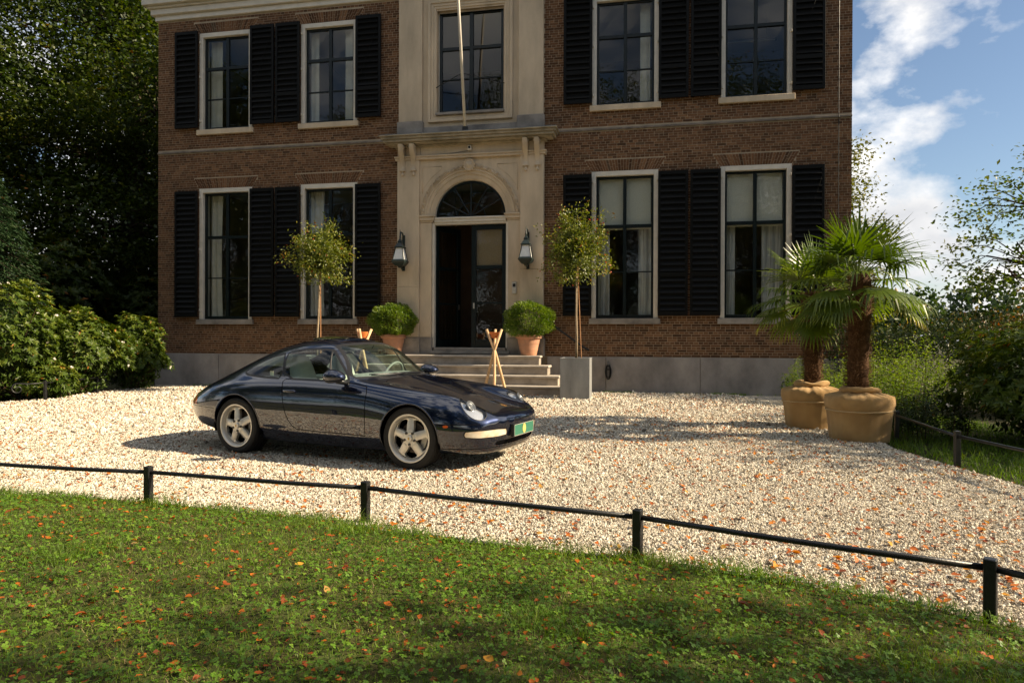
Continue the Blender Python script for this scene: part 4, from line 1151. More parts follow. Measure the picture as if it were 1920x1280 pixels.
CAR_X, CAR_Y, CAR_PSI = -0.661, 7.412, 0.438
car = empty("sports_coupe", (CAR_X, CAR_Y, 0), -CAR_PSI)
tag(car, "glossy dark blue rear-engined coupe with silver five-spoke wheels parked on the gravel", "car")

# cage: 16 lines per half, 20 stations from nose to tail, each (x, y, z)
def st(bz, xb, side, top):
    """bz: floor height, xb: x at floor centre; side: b2,b3,b4,c,t5,t6,t7 as (x,y,z); top: t8..t14"""
    return [(xb, 0.0, bz), (xb, 0.42 if xb < .6 else .32, bz)] + side + top
def hood_row(xs_, ys_, zs_): return list(zip(xs_, ys_, zs_))
Y8 = [.54, .46, .385, .305, .21, .11, 0.0]
S = []
S.append(st(.20, .80, [(.74, .52, .20), (.722, .615, .27), (.712, .655, .34), (.716, .66, .41), (.732, .635, .455), (.765, .57, .482), (.80, .485, .492)],
            hood_row([.825, .842, .857, .868, .878, .887, .890], [.42, .36, .30, .24, .165, .085, 0], [.492] * 7)))
S.append(st(.158, .735, [(.665, .60, .160), (.622, .70, .25), (.604, .735, .35), (.612, .735, .44), (.640, .700, .505), (.676, .630, .536), (.712, .540, .546)],
            hood_row([.748, .768, .783, .795, .806, .815, .818], [.475, .405, .335, .265, .185, .095, 0], [.545, .543, .543, .545, .547, .549, .550])))
S.append(st(.155, .54, [(.50, .69, .157), (.462, .775, .25), (.450, .802, .36), (.462, .802, .465), (.505, .765, .560), (.550, .680, .642), (.588, .585, .664)],
            hood_row([.630, .652, .668, .680, .692, .700, .703], [.505, .435, .362, .285, .195, .10, 0], [.620, .577, .566, .568, .574, .577, .578])))
S.append(st(.155, .36, [(.335, .735, .158), (.308, .815, .26), (.300, .840, .38), (.310, .842, .50), (.340, .808, .615), (.378, .722, .710), (.415, .612, .740)],
            hood_row([.438, .448, .456, .462, .466, .470, .470], [.525, .45, .378, .30, .205, .105, 0], [.702, .642, .620, .620, .628, .633, .635])))
S.append(st(.155, .12, [(.12, .748, .158), (.12, .832, .27), (.12, .858, .40), (.12, .860, .53), (.13, .826, .655), (.15, .742, .745), (.17, .632, .772)],
            hood_row([.18] * 7, Y8, [.750, .706, .686, .687, .696, .702, .704])))
S.append(st(.155, -.15, [(-.15, .748, .158), (-.15, .832, .27), (-.15, .857, .41), (-.15, .857, .55), (-.15, .826, .675), (-.145, .752, .768), (-.14, .650, .800)],
            hood_row([-.13, -.12, -.115, -.11, -.105, -.10, -.10], [.558, .470, .39, .308, .212, .11, 0], [.784, .770, .767, .771, .780, .786, .788])))
S.append(st(.155, -.42, [(-.42, .748, .158), (-.42, .816, .27), (-.42, .838, .42), (-.42, .842, .57), (-.42, .822, .695), (-.425, .768, .782), (-.43, .692, .822)],
            hood_row([-.42, -.40, -.38, -.365, -.355, -.348, -.345], [.605, .50, .41, .32, .215, .11, 0], [.828, .828, .832, .837, .843, .848, .850])))
S.append(st(.155, -.66, [(-.64, .748, .158), (-.64, .810, .27), (-.64, .832, .42), (-.64, .838, .575), (-.64, .822, .70), (-.65, .775, .790), (-.665, .716, .835)],
            hood_row([-.655, -.605, -.562, -.53, -.505, -.488, -.482], [.655, .56, .46, .36, .24, .12, 0], [.850, .863, .869, .874, .880, .884, .886])))
S.append(st(.155, -.80, [(-.80, .748, .158), (-.80, .810, .27), (-.80, .832, .42), (-.80, .838, .58), (-.80, .822, .705), (-.80, .776, .795), (-.795, .722, .842)],
            hood_row([-.765, -.69, -.632, -.592, -.562, -.546, -.540], [.685, .585, .478, .372, .25, .125, 0], [.862, .872, .877, .882, .888, .892, .893])))
S.append(st(.155, -.98, [(-.97, .748, .158), (-.97, .810, .27), (-.97, .832, .42), (-.97, .838, .58), (-.97, .822, .705), (-.97, .777, .797), (-.965, .724, .848)],
            hood_row([-.955, -.930, -.862, -.820, -.792, -.776, -.770], [.690, .625, .510, .392, .262, .13, 0], [.93, 1.035, 1.052, 1.062, 1.070, 1.075, 1.076])))
S.append(st(.155, -1.18, [(-1.18, .748, .158), (-1.18, .810, .27), (-1.18, .833, .42), (-1.18, .839, .58), (-1.18, .823, .705), (-1.18, .778, .799), (-1.17, .725, .852)],
            hood_row([-1.15, -1.13, -1.090, -1.055, -1.025, -1.005, -1.0], [.680, .605, .520, .395, .265, .132, 0], [.975, 1.130, 1.207, 1.230, 1.243, 1.250, 1.252])))
S.append(st(.155, -1.45, [(-1.45, .748, .158), (-1.45, .812, .27), (-1.45, .836, .42), (-1.45, .842, .58), (-1.45, .826, .705), (-1.45, .781, .802), (-1.45, .728, .857)],
            hood_row([-1.44] * 7, [.678, .607, .535, .428, .295, .148, 0], [.982, 1.130, 1.213, 1.262, 1.288, 1.302, 1.305])))
S.append(st(0.16, -1.75, [(-1.75, 0.748, 0.165), (-1.75, 0.82, 0.28), (-1.75, 0.846, 0.42), (-1.75, 0.853, 0.58), (-1.75, 0.838, 0.7036), (-1.75, 0.791, 0.7986), (-1.75, 0.733, 0.854)],
            [(-1.75, 0.678, 0.975), (-1.75, 0.605, 1.102), (-1.75, 0.528, 1.18), (-1.75, 0.418, 1.23), (-1.75, 0.288, 1.258), (-1.75, 0.144, 1.273), (-1.75, 0, 1.277)]))
S.append(st(0.17, -2.05, [(-2.05, 0.75, 0.175), (-2.05, 0.835, 0.29), (-2.05, 0.862, 0.43), (-2.05, 0.868, 0.58), (-2.05, 0.856, 0.7037), (-2.05, 0.806, 0.7974), (-2.05, 0.743, 0.857)],
            [(-2.05, 0.676, 0.96), (-2.05, 0.598, 1.057), (-2.05, 0.517, 1.12), (-2.05, 0.408, 1.167), (-2.05, 0.28, 1.197), (-2.05, 0.14, 1.213), (-2.05, 0, 1.218)]))
S.append(st(0.18, -2.35, [(-2.35, 0.75, 0.185), (-2.35, 0.838, 0.3), (-2.35, 0.866, 0.44), (-2.35, 0.873, 0.58), (-2.35, 0.862, 0.7019), (-2.35, 0.812, 0.7909), (-2.35, 0.745, 0.848)],
            [(-2.35, 0.668, 0.913), (-2.35, 0.586, 0.973), (-2.35, 0.505, 1.02), (-2.35, 0.4, 1.061), (-2.35, 0.275, 1.09), (-2.35, 0.138, 1.106), (-2.35, 0, 1.111)]))
S.append(st(0.2, -2.645, [(-2.645, 0.74, 0.205), (-2.645, 0.825, 0.31), (-2.645, 0.853, 0.44), (-2.645, 0.859, 0.57), (-2.645, 0.846, 0.6771), (-2.645, 0.797, 0.7519), (-2.645, 0.725, 0.8)],
            [(-2.645, 0.648, 0.84), (-2.645, 0.567, 0.876), (-2.645, 0.487, 0.906), (-2.645, 0.386, 0.934), (-2.645, 0.266, 0.956), (-2.645, 0.134, 0.968), (-2.645, 0, 0.972)]))
S.append(st(0.23, -2.9, [(-2.88, 0.71, 0.235), (-2.88, 0.785, 0.33), (-2.88, 0.812, 0.44), (-2.88, 0.816, 0.5312), (-2.88, 0.802, 0.61), (-2.89, 0.752, 0.688), (-2.9, 0.682, 0.732)],
            [(-2.91, 0.608, 0.755), (-2.91, 0.532, 0.775), (-2.91, 0.457, 0.793), (-2.91, 0.362, 0.811), (-2.91, 0.25, 0.825), (-2.91, 0.126, 0.833), (-2.91, 0, 0.836)]))
S.append(st(0.27, -3.04, [(-3.02, 0.66, 0.275), (-3.03, 0.725, 0.35), (-3.04, 0.748, 0.44), (-3.05, 0.75, 0.5227), (-3.05, 0.735, 0.57), (-3.06, 0.687, 0.633), (-3.08, 0.62, 0.663)],
            [(-3.1, 0.553, 0.678), (-3.11, 0.485, 0.69), (-3.12, 0.416, 0.7), (-3.13, 0.33, 0.711), (-3.13, 0.228, 0.72), (-3.13, 0.115, 0.725), (-3.13, 0, 0.727)]))
S.append(st(0.3, -3.15, [(-3.12, 0.6, 0.305), (-3.15, 0.655, 0.37), (-3.165, 0.672, 0.44), (-3.172, 0.672, 0.5125), (-3.175, 0.655, 0.5531), (-3.185, 0.61, 0.59), (-3.205, 0.55, 0.613)],
            [(-3.225, 0.49, 0.622), (-3.24, 0.43, 0.628), (-3.25, 0.37, 0.633), (-3.26, 0.295, 0.639), (-3.265, 0.204, 0.644), (-3.27, 0.103, 0.647), (-3.27, 0, 0.648)]))
S.append(st(0.34, -3.2, [(-3.185, 0.52, 0.345), (-3.21, 0.565, 0.385), (-3.225, 0.58, 0.44), (-3.235, 0.58, 0.5038), (-3.24, 0.565, 0.5413), (-3.25, 0.525, 0.5675), (-3.265, 0.475, 0.5787)],
            [(-3.28, 0.425, 0.5825), (-3.292, 0.373, 0.5855), (-3.3, 0.32, 0.5877), (-3.306, 0.256, 0.59), (-3.31, 0.177, 0.593), (-3.312, 0.09, 0.595), (-3.313, 0, 0.595)]))

def car_cage():
    nl = 16; ring_n = 30
    verts = []
    for s in S:
        verts += [tuple(p) for p in s]                     # left half, y>0
        verts += [(p[0], -p[1], p[2]) for p in s[14:0:-1]]  # right half
    faces = []
    for i in range(len(S) - 1):
        for k in range(ring_n):
            k2 = (k + 1) % ring_n
            faces.append((i * ring_n + k, i * ring_n + k2, (i + 1) * ring_n + k2, (i + 1) * ring_n + k))
    def cap(base, flip):
        # lines: 0..4 = b0..b4, 5 = c, 6..15 = t5..t14 ; mirrored: index 30-k for k in 1..14
        q = [[0, 1, 14, 15], [1, 2, 12, 13, 14], [2, 3, 10, 11, 12], [3, 4, 8, 9, 10], [4, 5, 6, 7, 8]]
        for f in q:
            g = [base + k for k in f]; h = [base + ((30 - k) % 30 if 0 < k < 15 else k) for k in f]
            faces.append(tuple(g if flip else g[::-1])); faces.append(tuple(h[::-1] if flip else h))
    cap(0, True); cap((len(S) - 1) * ring_n, False)
    me = bpy.data.meshes.new("cage"); me.from_pydata(verts, [], faces); me.update()
    bm = bmesh.new(); bm.from_mesh(me)
    bmesh.ops.recalc_face_normals(bm, faces=bm.faces)
    cr = bm.edges.layers.float.new("crease_edge")
    bm.verts.ensure_lookup_table()
    def crease(i, k, i2, k2, v):
        for kk, kk2 in ((k, k2), ((30 - k) % 30, (30 - k2) % 30)):
            e = bm.edges.get((bm.verts[i * 30 + kk], bm.verts[i2 * 30 + kk2]))
            if e: e[cr] = v
    for k in range(9, 15): crease(8, k, 8, k + 1, 0.75)            # foot of the windscreen
    for i in range(7, 14): crease(i, 8, i + 1, 8, 0.35)            # waistline
    for i in range(3, 15): crease(i, 2, i + 1, 2, 0.6)             # sill edge
    bm.to_mesh(me); bm.free()
    return me

cage = car_cage()
tmp = bpy.data.objects.new("cage_tmp", cage); C.objects.link(tmp)
sub = tmp.modifiers.new("s", 'SUBSURF'); sub.levels = 3; sub.render_levels = 3; sub.boundary_smooth = 'ALL'
dg = bpy.context.evaluated_depsgraph_get()
body_me = bpy.data.meshes.new_from_object(tmp.evaluated_get(dg))
bpy.data.objects.remove(tmp)
bm = bmesh.new(); bm.from_mesh(body_me)
bmesh.ops.recalc_face_normals(bm, faces=bm.faces)
reg = bm.faces.layers.int.new("reg")
body_bvh = BVHTree.FromBMesh(bm)

def offset_poly(poly, d):
    """shrink a counter-clockwise polygon by d"""
    n = len(poly); out = []
    for i in range(n):
        p0, p1, p2 = Vector(poly[i - 1]), Vector(poly[i]), Vector(poly[(i + 1) % n])
        e1, e2 = (p1 - p0).normalized(), (p2 - p1).normalized()
        n1, n2 = Vector((-e1.y, e1.x)), Vector((-e2.y, e2.x))
        b = n1 + n2
        if b.length < 1e-6: b = n1
        b.normalize(); c_ = max(0.35, b.dot(n1))
        out.append(tuple(p1 + b * (d / c_)))
    return out
def area2(poly): return sum(poly[i][0] * poly[(i + 1) % len(poly)][1] - poly[(i + 1) % len(poly)][0] * poly[i][1] for i in range(len(poly)))
def ccw(poly): return poly if area2(poly) > 0 else poly[::-1]
def smooth_poly(poly, it=2):
    for _ in range(it):
        q = []
        for i in range(len(poly)):
            a, b = poly[i], poly[(i + 1) % len(poly)]
            q += [(a[0] * .75 + b[0] * .25, a[1] * .75 + b[1] * .25), (a[0] * .25 + b[0] * .75, a[1] * .25 + b[1] * .75)]
        poly = q
    return poly
def pt_in(poly, x, y):
    ins = False; n = len(poly)
    for i in range(n):
        x1, y1 = poly[i]; x2, y2 = poly[(i + 1) % n]
        if (y1 > y) != (y2 > y) and x < (x2 - x1) * (y - y1) / (y2 - y1) + x1: ins = not ins
    return ins
def cut_region(poly, ex, ey, nn, rid, ok, origin=(0, 0, 0), only=None):
    """cut the body skin along poly (2D in ex/ey seen along nn) and mark the faces inside as region rid"""
    ex, ey, nn, og = Vector(ex), Vector(ey), Vector(nn), Vector(origin)
    P2 = lambda co: ((co - og).dot(ex), (co - og).dot(ey))
    n = len(poly)
    bx0, bx1 = min(p[0] for p in poly) - 1e-4, max(p[0] for p in poly) + 1e-4; by0, by1 = min(p[1] for p in poly) - 1e-4, max(p[1] for p in poly) + 1e-4
    def box2(f):
        pp = [P2(v.co) for v in f.verts]
        return min(p[0] for p in pp), max(p[0] for p in pp), min(p[1] for p in pp), max(p[1] for p in pp)
    work = {}
    for f in bm.faces:
        if ok(f):
            q = box2(f)
            if q[1] >= bx0 and q[0] <= bx1 and q[3] >= by0 and q[2] <= by1: work[f] = q
    for i in range(n):
        a, b = Vector(poly[i]), Vector(poly[(i + 1) % n])
        if (b - a).length < 1e-6: continue
        x0, x1 = min(a.x, b.x) - 1e-4, max(a.x, b.x) + 1e-4; y0, y1 = min(a.y, b.y) - 1e-4, max(a.y, b.y) + 1e-4
        fs = [f for f, q in work.items() if q[1] >= x0 and q[0] <= x1 and q[3] >= y0 and q[2] <= y1]
        if not fs: continue
        geom = list({v for f in fs for v in f.verts}) + list({e for f in fs for e in f.edges}) + fs
        pc = og + ex * a.x + ey * a.y
        d3 = ex * (b - a).x + ey * (b - a).y
        for f in fs: del work[f]
        ret = bmesh.ops.bisect_plane(bm, geom=geom, dist=1e-5, plane_co=pc, plane_no=d3.cross(nn))
        for g in ret["geom"]:
            if isinstance(g, bmesh.types.BMFace) and g.is_valid:
                g.normal_update(); work[g] = box2(g)
        for f in fs:
            if f.is_valid and f not in work: work[f] = box2(f)
    for f in work:
        if not f.is_valid: continue
        if only is not None and f[reg] not in only: continue
        c_ = f.calc_center_median()
        if pt_in(poly, *P2(c_)): f[reg] = rid

XZ = ((1, 0, 0), (0, 0, 1), (0, 1, 0))
XY = ((1, 0, 0), (0, 1, 0), (0, 0, 1))
side_ok = lambda f: abs(f.normal.y) > 0.30 and abs(f.calc_center_median().y) > 0.35
# wheel arches
for xc, zr, rr in ((0.0, .312, .338), (-2.272, .318, .346)):
    poly = [(xc + rr * math.cos(2 * math.pi * i / 40), zr + rr * math.sin(2 * math.pi * i / 40)) for i in range(40)]
    cut_region(poly, *XZ, 99, lambda f: abs(f.calc_center_median().y) > 0.45 and abs(f.calc_center_median().x - xc) < .6 and f.calc_center_median().z < .8)
bmesh.ops.delete(bm, geom=[f for f in bm.faces if f[reg] == 99], context='FACES')
# door outline, then its inset (the strip between is the gap)
door = ccw([(-1.665, .822), (-1.64, .76), (-1.615, .68), (-1.59, .58), (-1.565, .49), (-1.53, .415), (-1.48, .352), (-1.42, .318), (-1.2, .308), (-.52, .300), (-.513, .42), (-.512, .6), (-.518, .74), (-.55, .800), (-.70, .826), (-.90, .838), (-1.3, .846), (-1.64, .850)])
low_ok = lambda f: abs(f.normal.y) > 0.25 and abs(f.calc_center_median().y) > 0.5
cut_region(door, *XZ, 1, low_ok); cut_region(offset_poly(door, .009), *XZ, 2, low_ok, only=(1,))
# side glass: door window, quarter window: black surround then glass
dw = ccw(smooth_poly([(-1.665, .858), (-1.755, 1.10), (-1.70, 1.135), (-1.45, 1.162), (-1.17, 1.158), (-1.10, 1.128), (-.83, .868), (-.86, .852), (-1.2, .852)], 1))
qw = ccw(smooth_poly([(-1.70, .858), (-1.80, 1.105), (-1.84, 1.10), (-1.98, 1.065), (-2.14, 1.00), (-2.27, .925), (-2.27, .898), (-2.18, .880), (-1.9, .862)], 1))
gl_ok = lambda f: abs(f.normal.y) > 0.35 and abs(f.calc_center_median().y) > 0.4 and f.calc_center_median().z > .8
for poly, a, b in ((dw, 3, 4), (qw, 3, 5)):
    cut_region(offset_poly(poly, -.020), *XZ, a, gl_ok); cut_region(poly, *XZ, b, gl_ok, only=(3,))
# windscreen (seen from the front), rear window (seen from above)
fr_ok = lambda f: f.normal.x > 0.18 and f.calc_center_median().x < -.50 and f.calc_center_median().x > -1.2 and f.calc_center_median().z > .86
wsp = ccw(smooth_poly([(-.665, .880), (-.62, .960), (-.50, 1.185), (-.44, 1.212), (0, 1.232), (.44, 1.212), (.50, 1.185), (.62, .960), (.665, .880), (.60, .884), (0, .902), (-.60, .884)], 1))
YZ = ((0, 1, 0), (0, 0, 1), (1, 0, 0))
cut_region(offset_poly(wsp, -.018), *YZ, 6, fr_ok); cut_region(offset_poly(wsp, .004), *YZ, 7, fr_ok, only=(6,))
rw = ccw(smooth_poly([(-1.93, -.40), (-2.25, -.47), (-2.60, -.50), (-2.69, -.40), (-2.71, 0), (-2.69, .40), (-2.60, .50), (-2.25, .47), (-1.93, .40), (-1.90, 0)], 1))
up_ok = lambda f: f.normal.z > 0.25 and f.calc_center_median().z > .5
cut_region(offset_poly(rw, -.018), *XY, 6, up_ok); cut_region(rw, *XY, 8, up_ok, only=(6,))
# front lid
hood = ccw([(-.46, 0), (-.465, .25), (-.50, .47), (-.47, .545), (-.36, .560), (-.1, .535), (.15, .510), (.40, .475), (.58, .445), (.69, .405), (.735, .33), (.765, .18), (.772, 0),
            (.765, -.18), (.735, -.33), (.69, -.405), (.58, -.445), (.40, -.475), (.15, -.510), (-.1, -.535), (-.36, -.560), (-.47, -.545), (-.50, -.47), (-.465, -.25)])
cut_region(hood, *XY, 1, up_ok); cut_region(offset_poly(hood, .008), *XY, 9, up_ok, only=(1,))
# engine lid
elid = ccw([(-2.76, 0), (-2.75, .40), (-2.80, .50), (-3.0, .50), (-3.16, .47), (-3.20, .3), (-3.215, 0), (-3.20, -.3), (-3.16, -.47), (-3.0, -.50), (-2.80, -.50), (-2.75, -.40)])
cut_region(elid, *XY, 1, up_ok); cut_region(offset_poly(elid, .006), *XY, 10, up_ok, only=(1,))
# bumper joint lines: front and rear, and lower black valance
def line_strip(poly, ok, basis=XZ, rid=1): cut_region(ccw(poly), *basis, rid, ok, only=(0,))
line_strip([(.335, .475), (.50, .471), (.70, .475), (.70, .467), (.50, .463), (.335, .467)], lambda f: abs(f.normal.y) > .2 and f.calc_center_median().x > .2)
line_strip([(-2.60, .498), (-3.30, .512), (-3.30, .506), (-2.60, .492)], lambda f: f.calc_center_median().x < -2.5)
line_strip([(.30, .234), (.95, .234), (.95, .227), (.30, .227)], lambda f: f.calc_center_median().x > .25)
cut_region(ccw([(-2.64, .0), (-3.6, .0), (-3.6, .335), (-3.05, .325), (-2.64, .30)]), *XZ, 11, lambda f: f.calc_center_median().x < -2.5, only=(0,))
# headlamps
HLN = {}
for sgn in (-1, 1):
    n_ = Vector((.80, .16 * sgn, .58)).normalized()
    e1 = Vector((-.16 * sgn, .80, 0)).normalized(); e2 = n_.cross(e1).normalized()
    if e2.z < 0: e2 = -e2
    og = Vector((.560, .580 * sgn, .600))
    ok = lambda f: f.normal.dot(n_) > .1 and (f.calc_center_median() - og).length < .34
    el = lambda a, b: [(a * math.cos(2 * math.pi * i / 28), b * math.sin(2 * math.pi * i / 28)) for i in range(28)]
    cut_region(ccw(el(.120, .166)), e1, e2, n_, 12, ok, og); cut_region(ccw(el(.112, .158)), e1, e2, n_, 13 if sgn < 0 else 14, ok, og, only=(12,))
    HLN[sgn] = (n_, e1, e2, og)
    # indicator / fog lamp band in the bumper
    n2 = Vector((.72, .69 * sgn, 0)).normalized(); f1 = Vector((-n2.y, n2.x, 0)) * sgn; o2 = Vector((.70, .535 * sgn, .372))
    ok2 = lambda f: f.normal.dot(n2) > .2 and (f.calc_center_median() - o2).length < .45
    band = smooth_poly([(-.235, -.036), (.215, -.030), (.235, .0), (.215, .034), (-.225, .036), (-.24, 0)], 1)
    cut_region(ccw(offset_poly(ccw(band), -.008)), f1, (0, 0, 1), n2, 1, ok2, o2, only=(0,)); cut_region(ccw(band), f1, (0, 0, 1), n2, 15 if sgn < 0 else 16, ok2, o2, only=(1,))
# side repeaters, rear lamps
cut_region(ccw(smooth_poly([(.385, .438), (.435, .438), (.435, .462), (.385, .462)], 2)), *XZ, 17, lambda f: abs(f.normal.y) > .3 and f.calc_center_median().x > .2)
cut_region(ccw([(-2.955, .520), (-3.5, .520), (-3.5, .650), (-3.06, .640), (-3.00, .61)]), *XZ, 18, lambda f: f.calc_center_median().x < -2.8 and abs(f.calc_center_median().y) > .52)
cut_region(ccw([(-3.22, .530), (-3.5, .530), (-3.5, .640), (-3.22, .640)]), *XZ, 19, lambda f: f.calc_center_median().x < -2.8 and abs(f.calc_center_median().y) <= .52 and f.normal.x < -.2)
# front air slot and plate recess
cut_region(ccw(smooth_poly([(-.43, .243), (.43, .243), (.45, .268), (.42, .292), (-.42, .292), (-.45, .268)], 1)), *YZ, 20, lambda f: f.normal.x > .2 and f.calc_center_median().x > .5)

# --- split into parts, with the normals of the whole skin
bm.normal_update()
bm.verts.ensure_lookup_table()
def region_mesh(name, ids, mats, shift=0.0, side=None, flip=False, norm=True, xr=None):
    fs = [f for f in bm.faces if f[reg] in ids and (side is None or f.calc_center_median().y * side > 0) and (xr is None or xr[0] < f.calc_center_median().x < xr[1])]
    if not fs: return None
    idx = {}; vs_ = []; ns = []
    ff = []
    for f in fs:
        t = []
        for v in f.verts:
            if v.index not in idx:
                idx[v.index] = len(vs_); vs_.append(tuple(v.co + v.normal * shift)); ns.append(tuple(v.normal))
            t.append(idx[v.index])
        ff.append(tuple(t[::-1] if flip else t))
    me = bpy.data.meshes.new(name); me.from_pydata(vs_, [], ff)
    for p in me.polygons: p.use_smooth = True
    mi = list(ids)
    for m_ in mats: me.materials.append(m_)
    if len(mats) > 1:
        for p, f in zip(me.polygons, fs): p.material_index = min(mi.index(f[reg]), len(mats) - 1)
    me.update()
    if norm and not flip: me.normals_split_custom_set_from_vertices(ns)
    return me
bm.verts.index_update()
def car_part(name, ids, mats, parent=None, **kw):
    me = region_mesh(name, ids, mats, **kw)
    return obj(name, me, parent or car) if me else None
body = car_part("body", (0, 1), [M_paint, M_seam])
for s in (-1, 1): car_part("window_seal", (3,), [M_rubber], side=s)
car_part("windscreen_seal", (6,), [M_rubber], xr=(-1.5, 0)); car_part("rear_window_seal", (6,), [M_rubber], xr=(-4, -1.5))
doors = {s: car_part("door", (2,), [M_paint], side=s) for s in (-1, 1)}
for s in (-1, 1):
    car_part("door_window", (4,), [M_cglass], doors[s], side=s); car_part("quarter_window", (5,), [M_cglass], side=s)
car_part("windscreen", (7,), [M_cglass]); car_part("rear_window", (8,), [M_cglass])
lid = car_part("front_lid", (9,), [M_paint]); car_part("engine_lid", (10,), [M_paint]); car_part("rear_valance", (11,), [M_trim])
for s, i in ((-1, 15), (1, 16)): car_part("indicator", (i,), [M_clear], shift=.003)
for s in (-1, 1): car_part("side_marker", (17,), [M_amber], side=s, shift=.003); car_part("tail_lamp", (18,), [M_amber], side=s, shift=.003)
car_part("rear_reflector", (19,), [M_redl], shift=.003)
car_part("air_intake", (20,), [M_seam], shift=-.02)
for s in (-1, 1): car_part("headlamp_ring", (12,), [M_trim], side=s)
for s, i in ((-1, 13), (1, 14)):
    hl_ = car_part("headlamp", (i,), [M_lamp], shift=.004)
    car_part("reflector", (i,), [M_chrome], hl_, shift=-.035)
    n_, e1, e2, og = HLN[s]
    hit = body_bvh.ray_cast(og + n_ * .4, -n_)
    base = hit[0] if hit[0] else og
    MM = Matrix(((e1.x, e2.x, n_.x, base.x), (e1.y, e2.y, n_.y, base.y), (e1.z, e2.z, n_.z, base.z), (0, 0, 0, 1)))
    mb = MB()
    for cx_, cy_, r_ in ((0.0, .028, .050),):
        mb.lathe([(r_ + .006, -.036), (r_ + .005, -.024), (r_ - .004, -.024), (r_ - .008, -.034), (r_ * .30, -.035), (r_ * .28, -.028), (0, -.026)], 20, MM @ Matrix.Translation((cx_, cy_, 0)))
    mb.build("lens_barrel", pbr("lamp_dish", (.13, .14, .15), rough=.3, metallic=.4), hl_, smooth=True)
# headliner inside the roof
me = region_mesh("headliner", (0,), [M_dash], shift=-.018, flip=True)
bmh = bmesh.new(); bmh.from_mesh(me); bmesh.ops.delete(bmh, geom=[f for f in bmh.faces if f.calc_center_median().z < 1.12 or f.calc_center_median().x < -1.95], context='FACES'); bmh.to_mesh(me); bmh.free()
obj("headliner", me, car)

# --- arch lips and wheel wells
for xc, zr, rr, ymax in ((0.0, .312, .338, .86), (-2.272, .318, .346, .875)):
    for s in (-1, 1):
        pts_ = []
        for i in range(33):
            t = R(-18) + (math.pi + R(36)) * i / 32
            x_, z_ = xc + (rr + .001) * math.cos(t), zr + (rr + .001) * math.sin(t)
            hit = body_bvh.ray_cast(Vector((x_, 1.3 * s, z_)), Vector((0, -s, 0)))
            if hit[0]: pts_.append((x_, hit[0].y - s * .004, z_))
        if len(pts_) > 3: MB().tube(pts_, .0085, 6).build("arch_lip", M_paint, body, smooth=True)
        wm = MB(); wm.lathe([(rr + .004, 0), (rr + .03, .10), (rr + .03, .34), (.05, .34)], 36, Matrix.Translation((xc, s * (ymax - .045), zr)) @ Matrix.Rotation(s * math.pi / 2, 4, 'X'), R(-14) + (0 if s > 0 else math.pi), R(194) + (0 if s > 0 else math.pi))
        wm.build("wheel_well", M_seam, body, smooth=True)
MB().box(-2.55, .36, -.62, .62, .20, .24).build("floor_pan", M_seam, car)

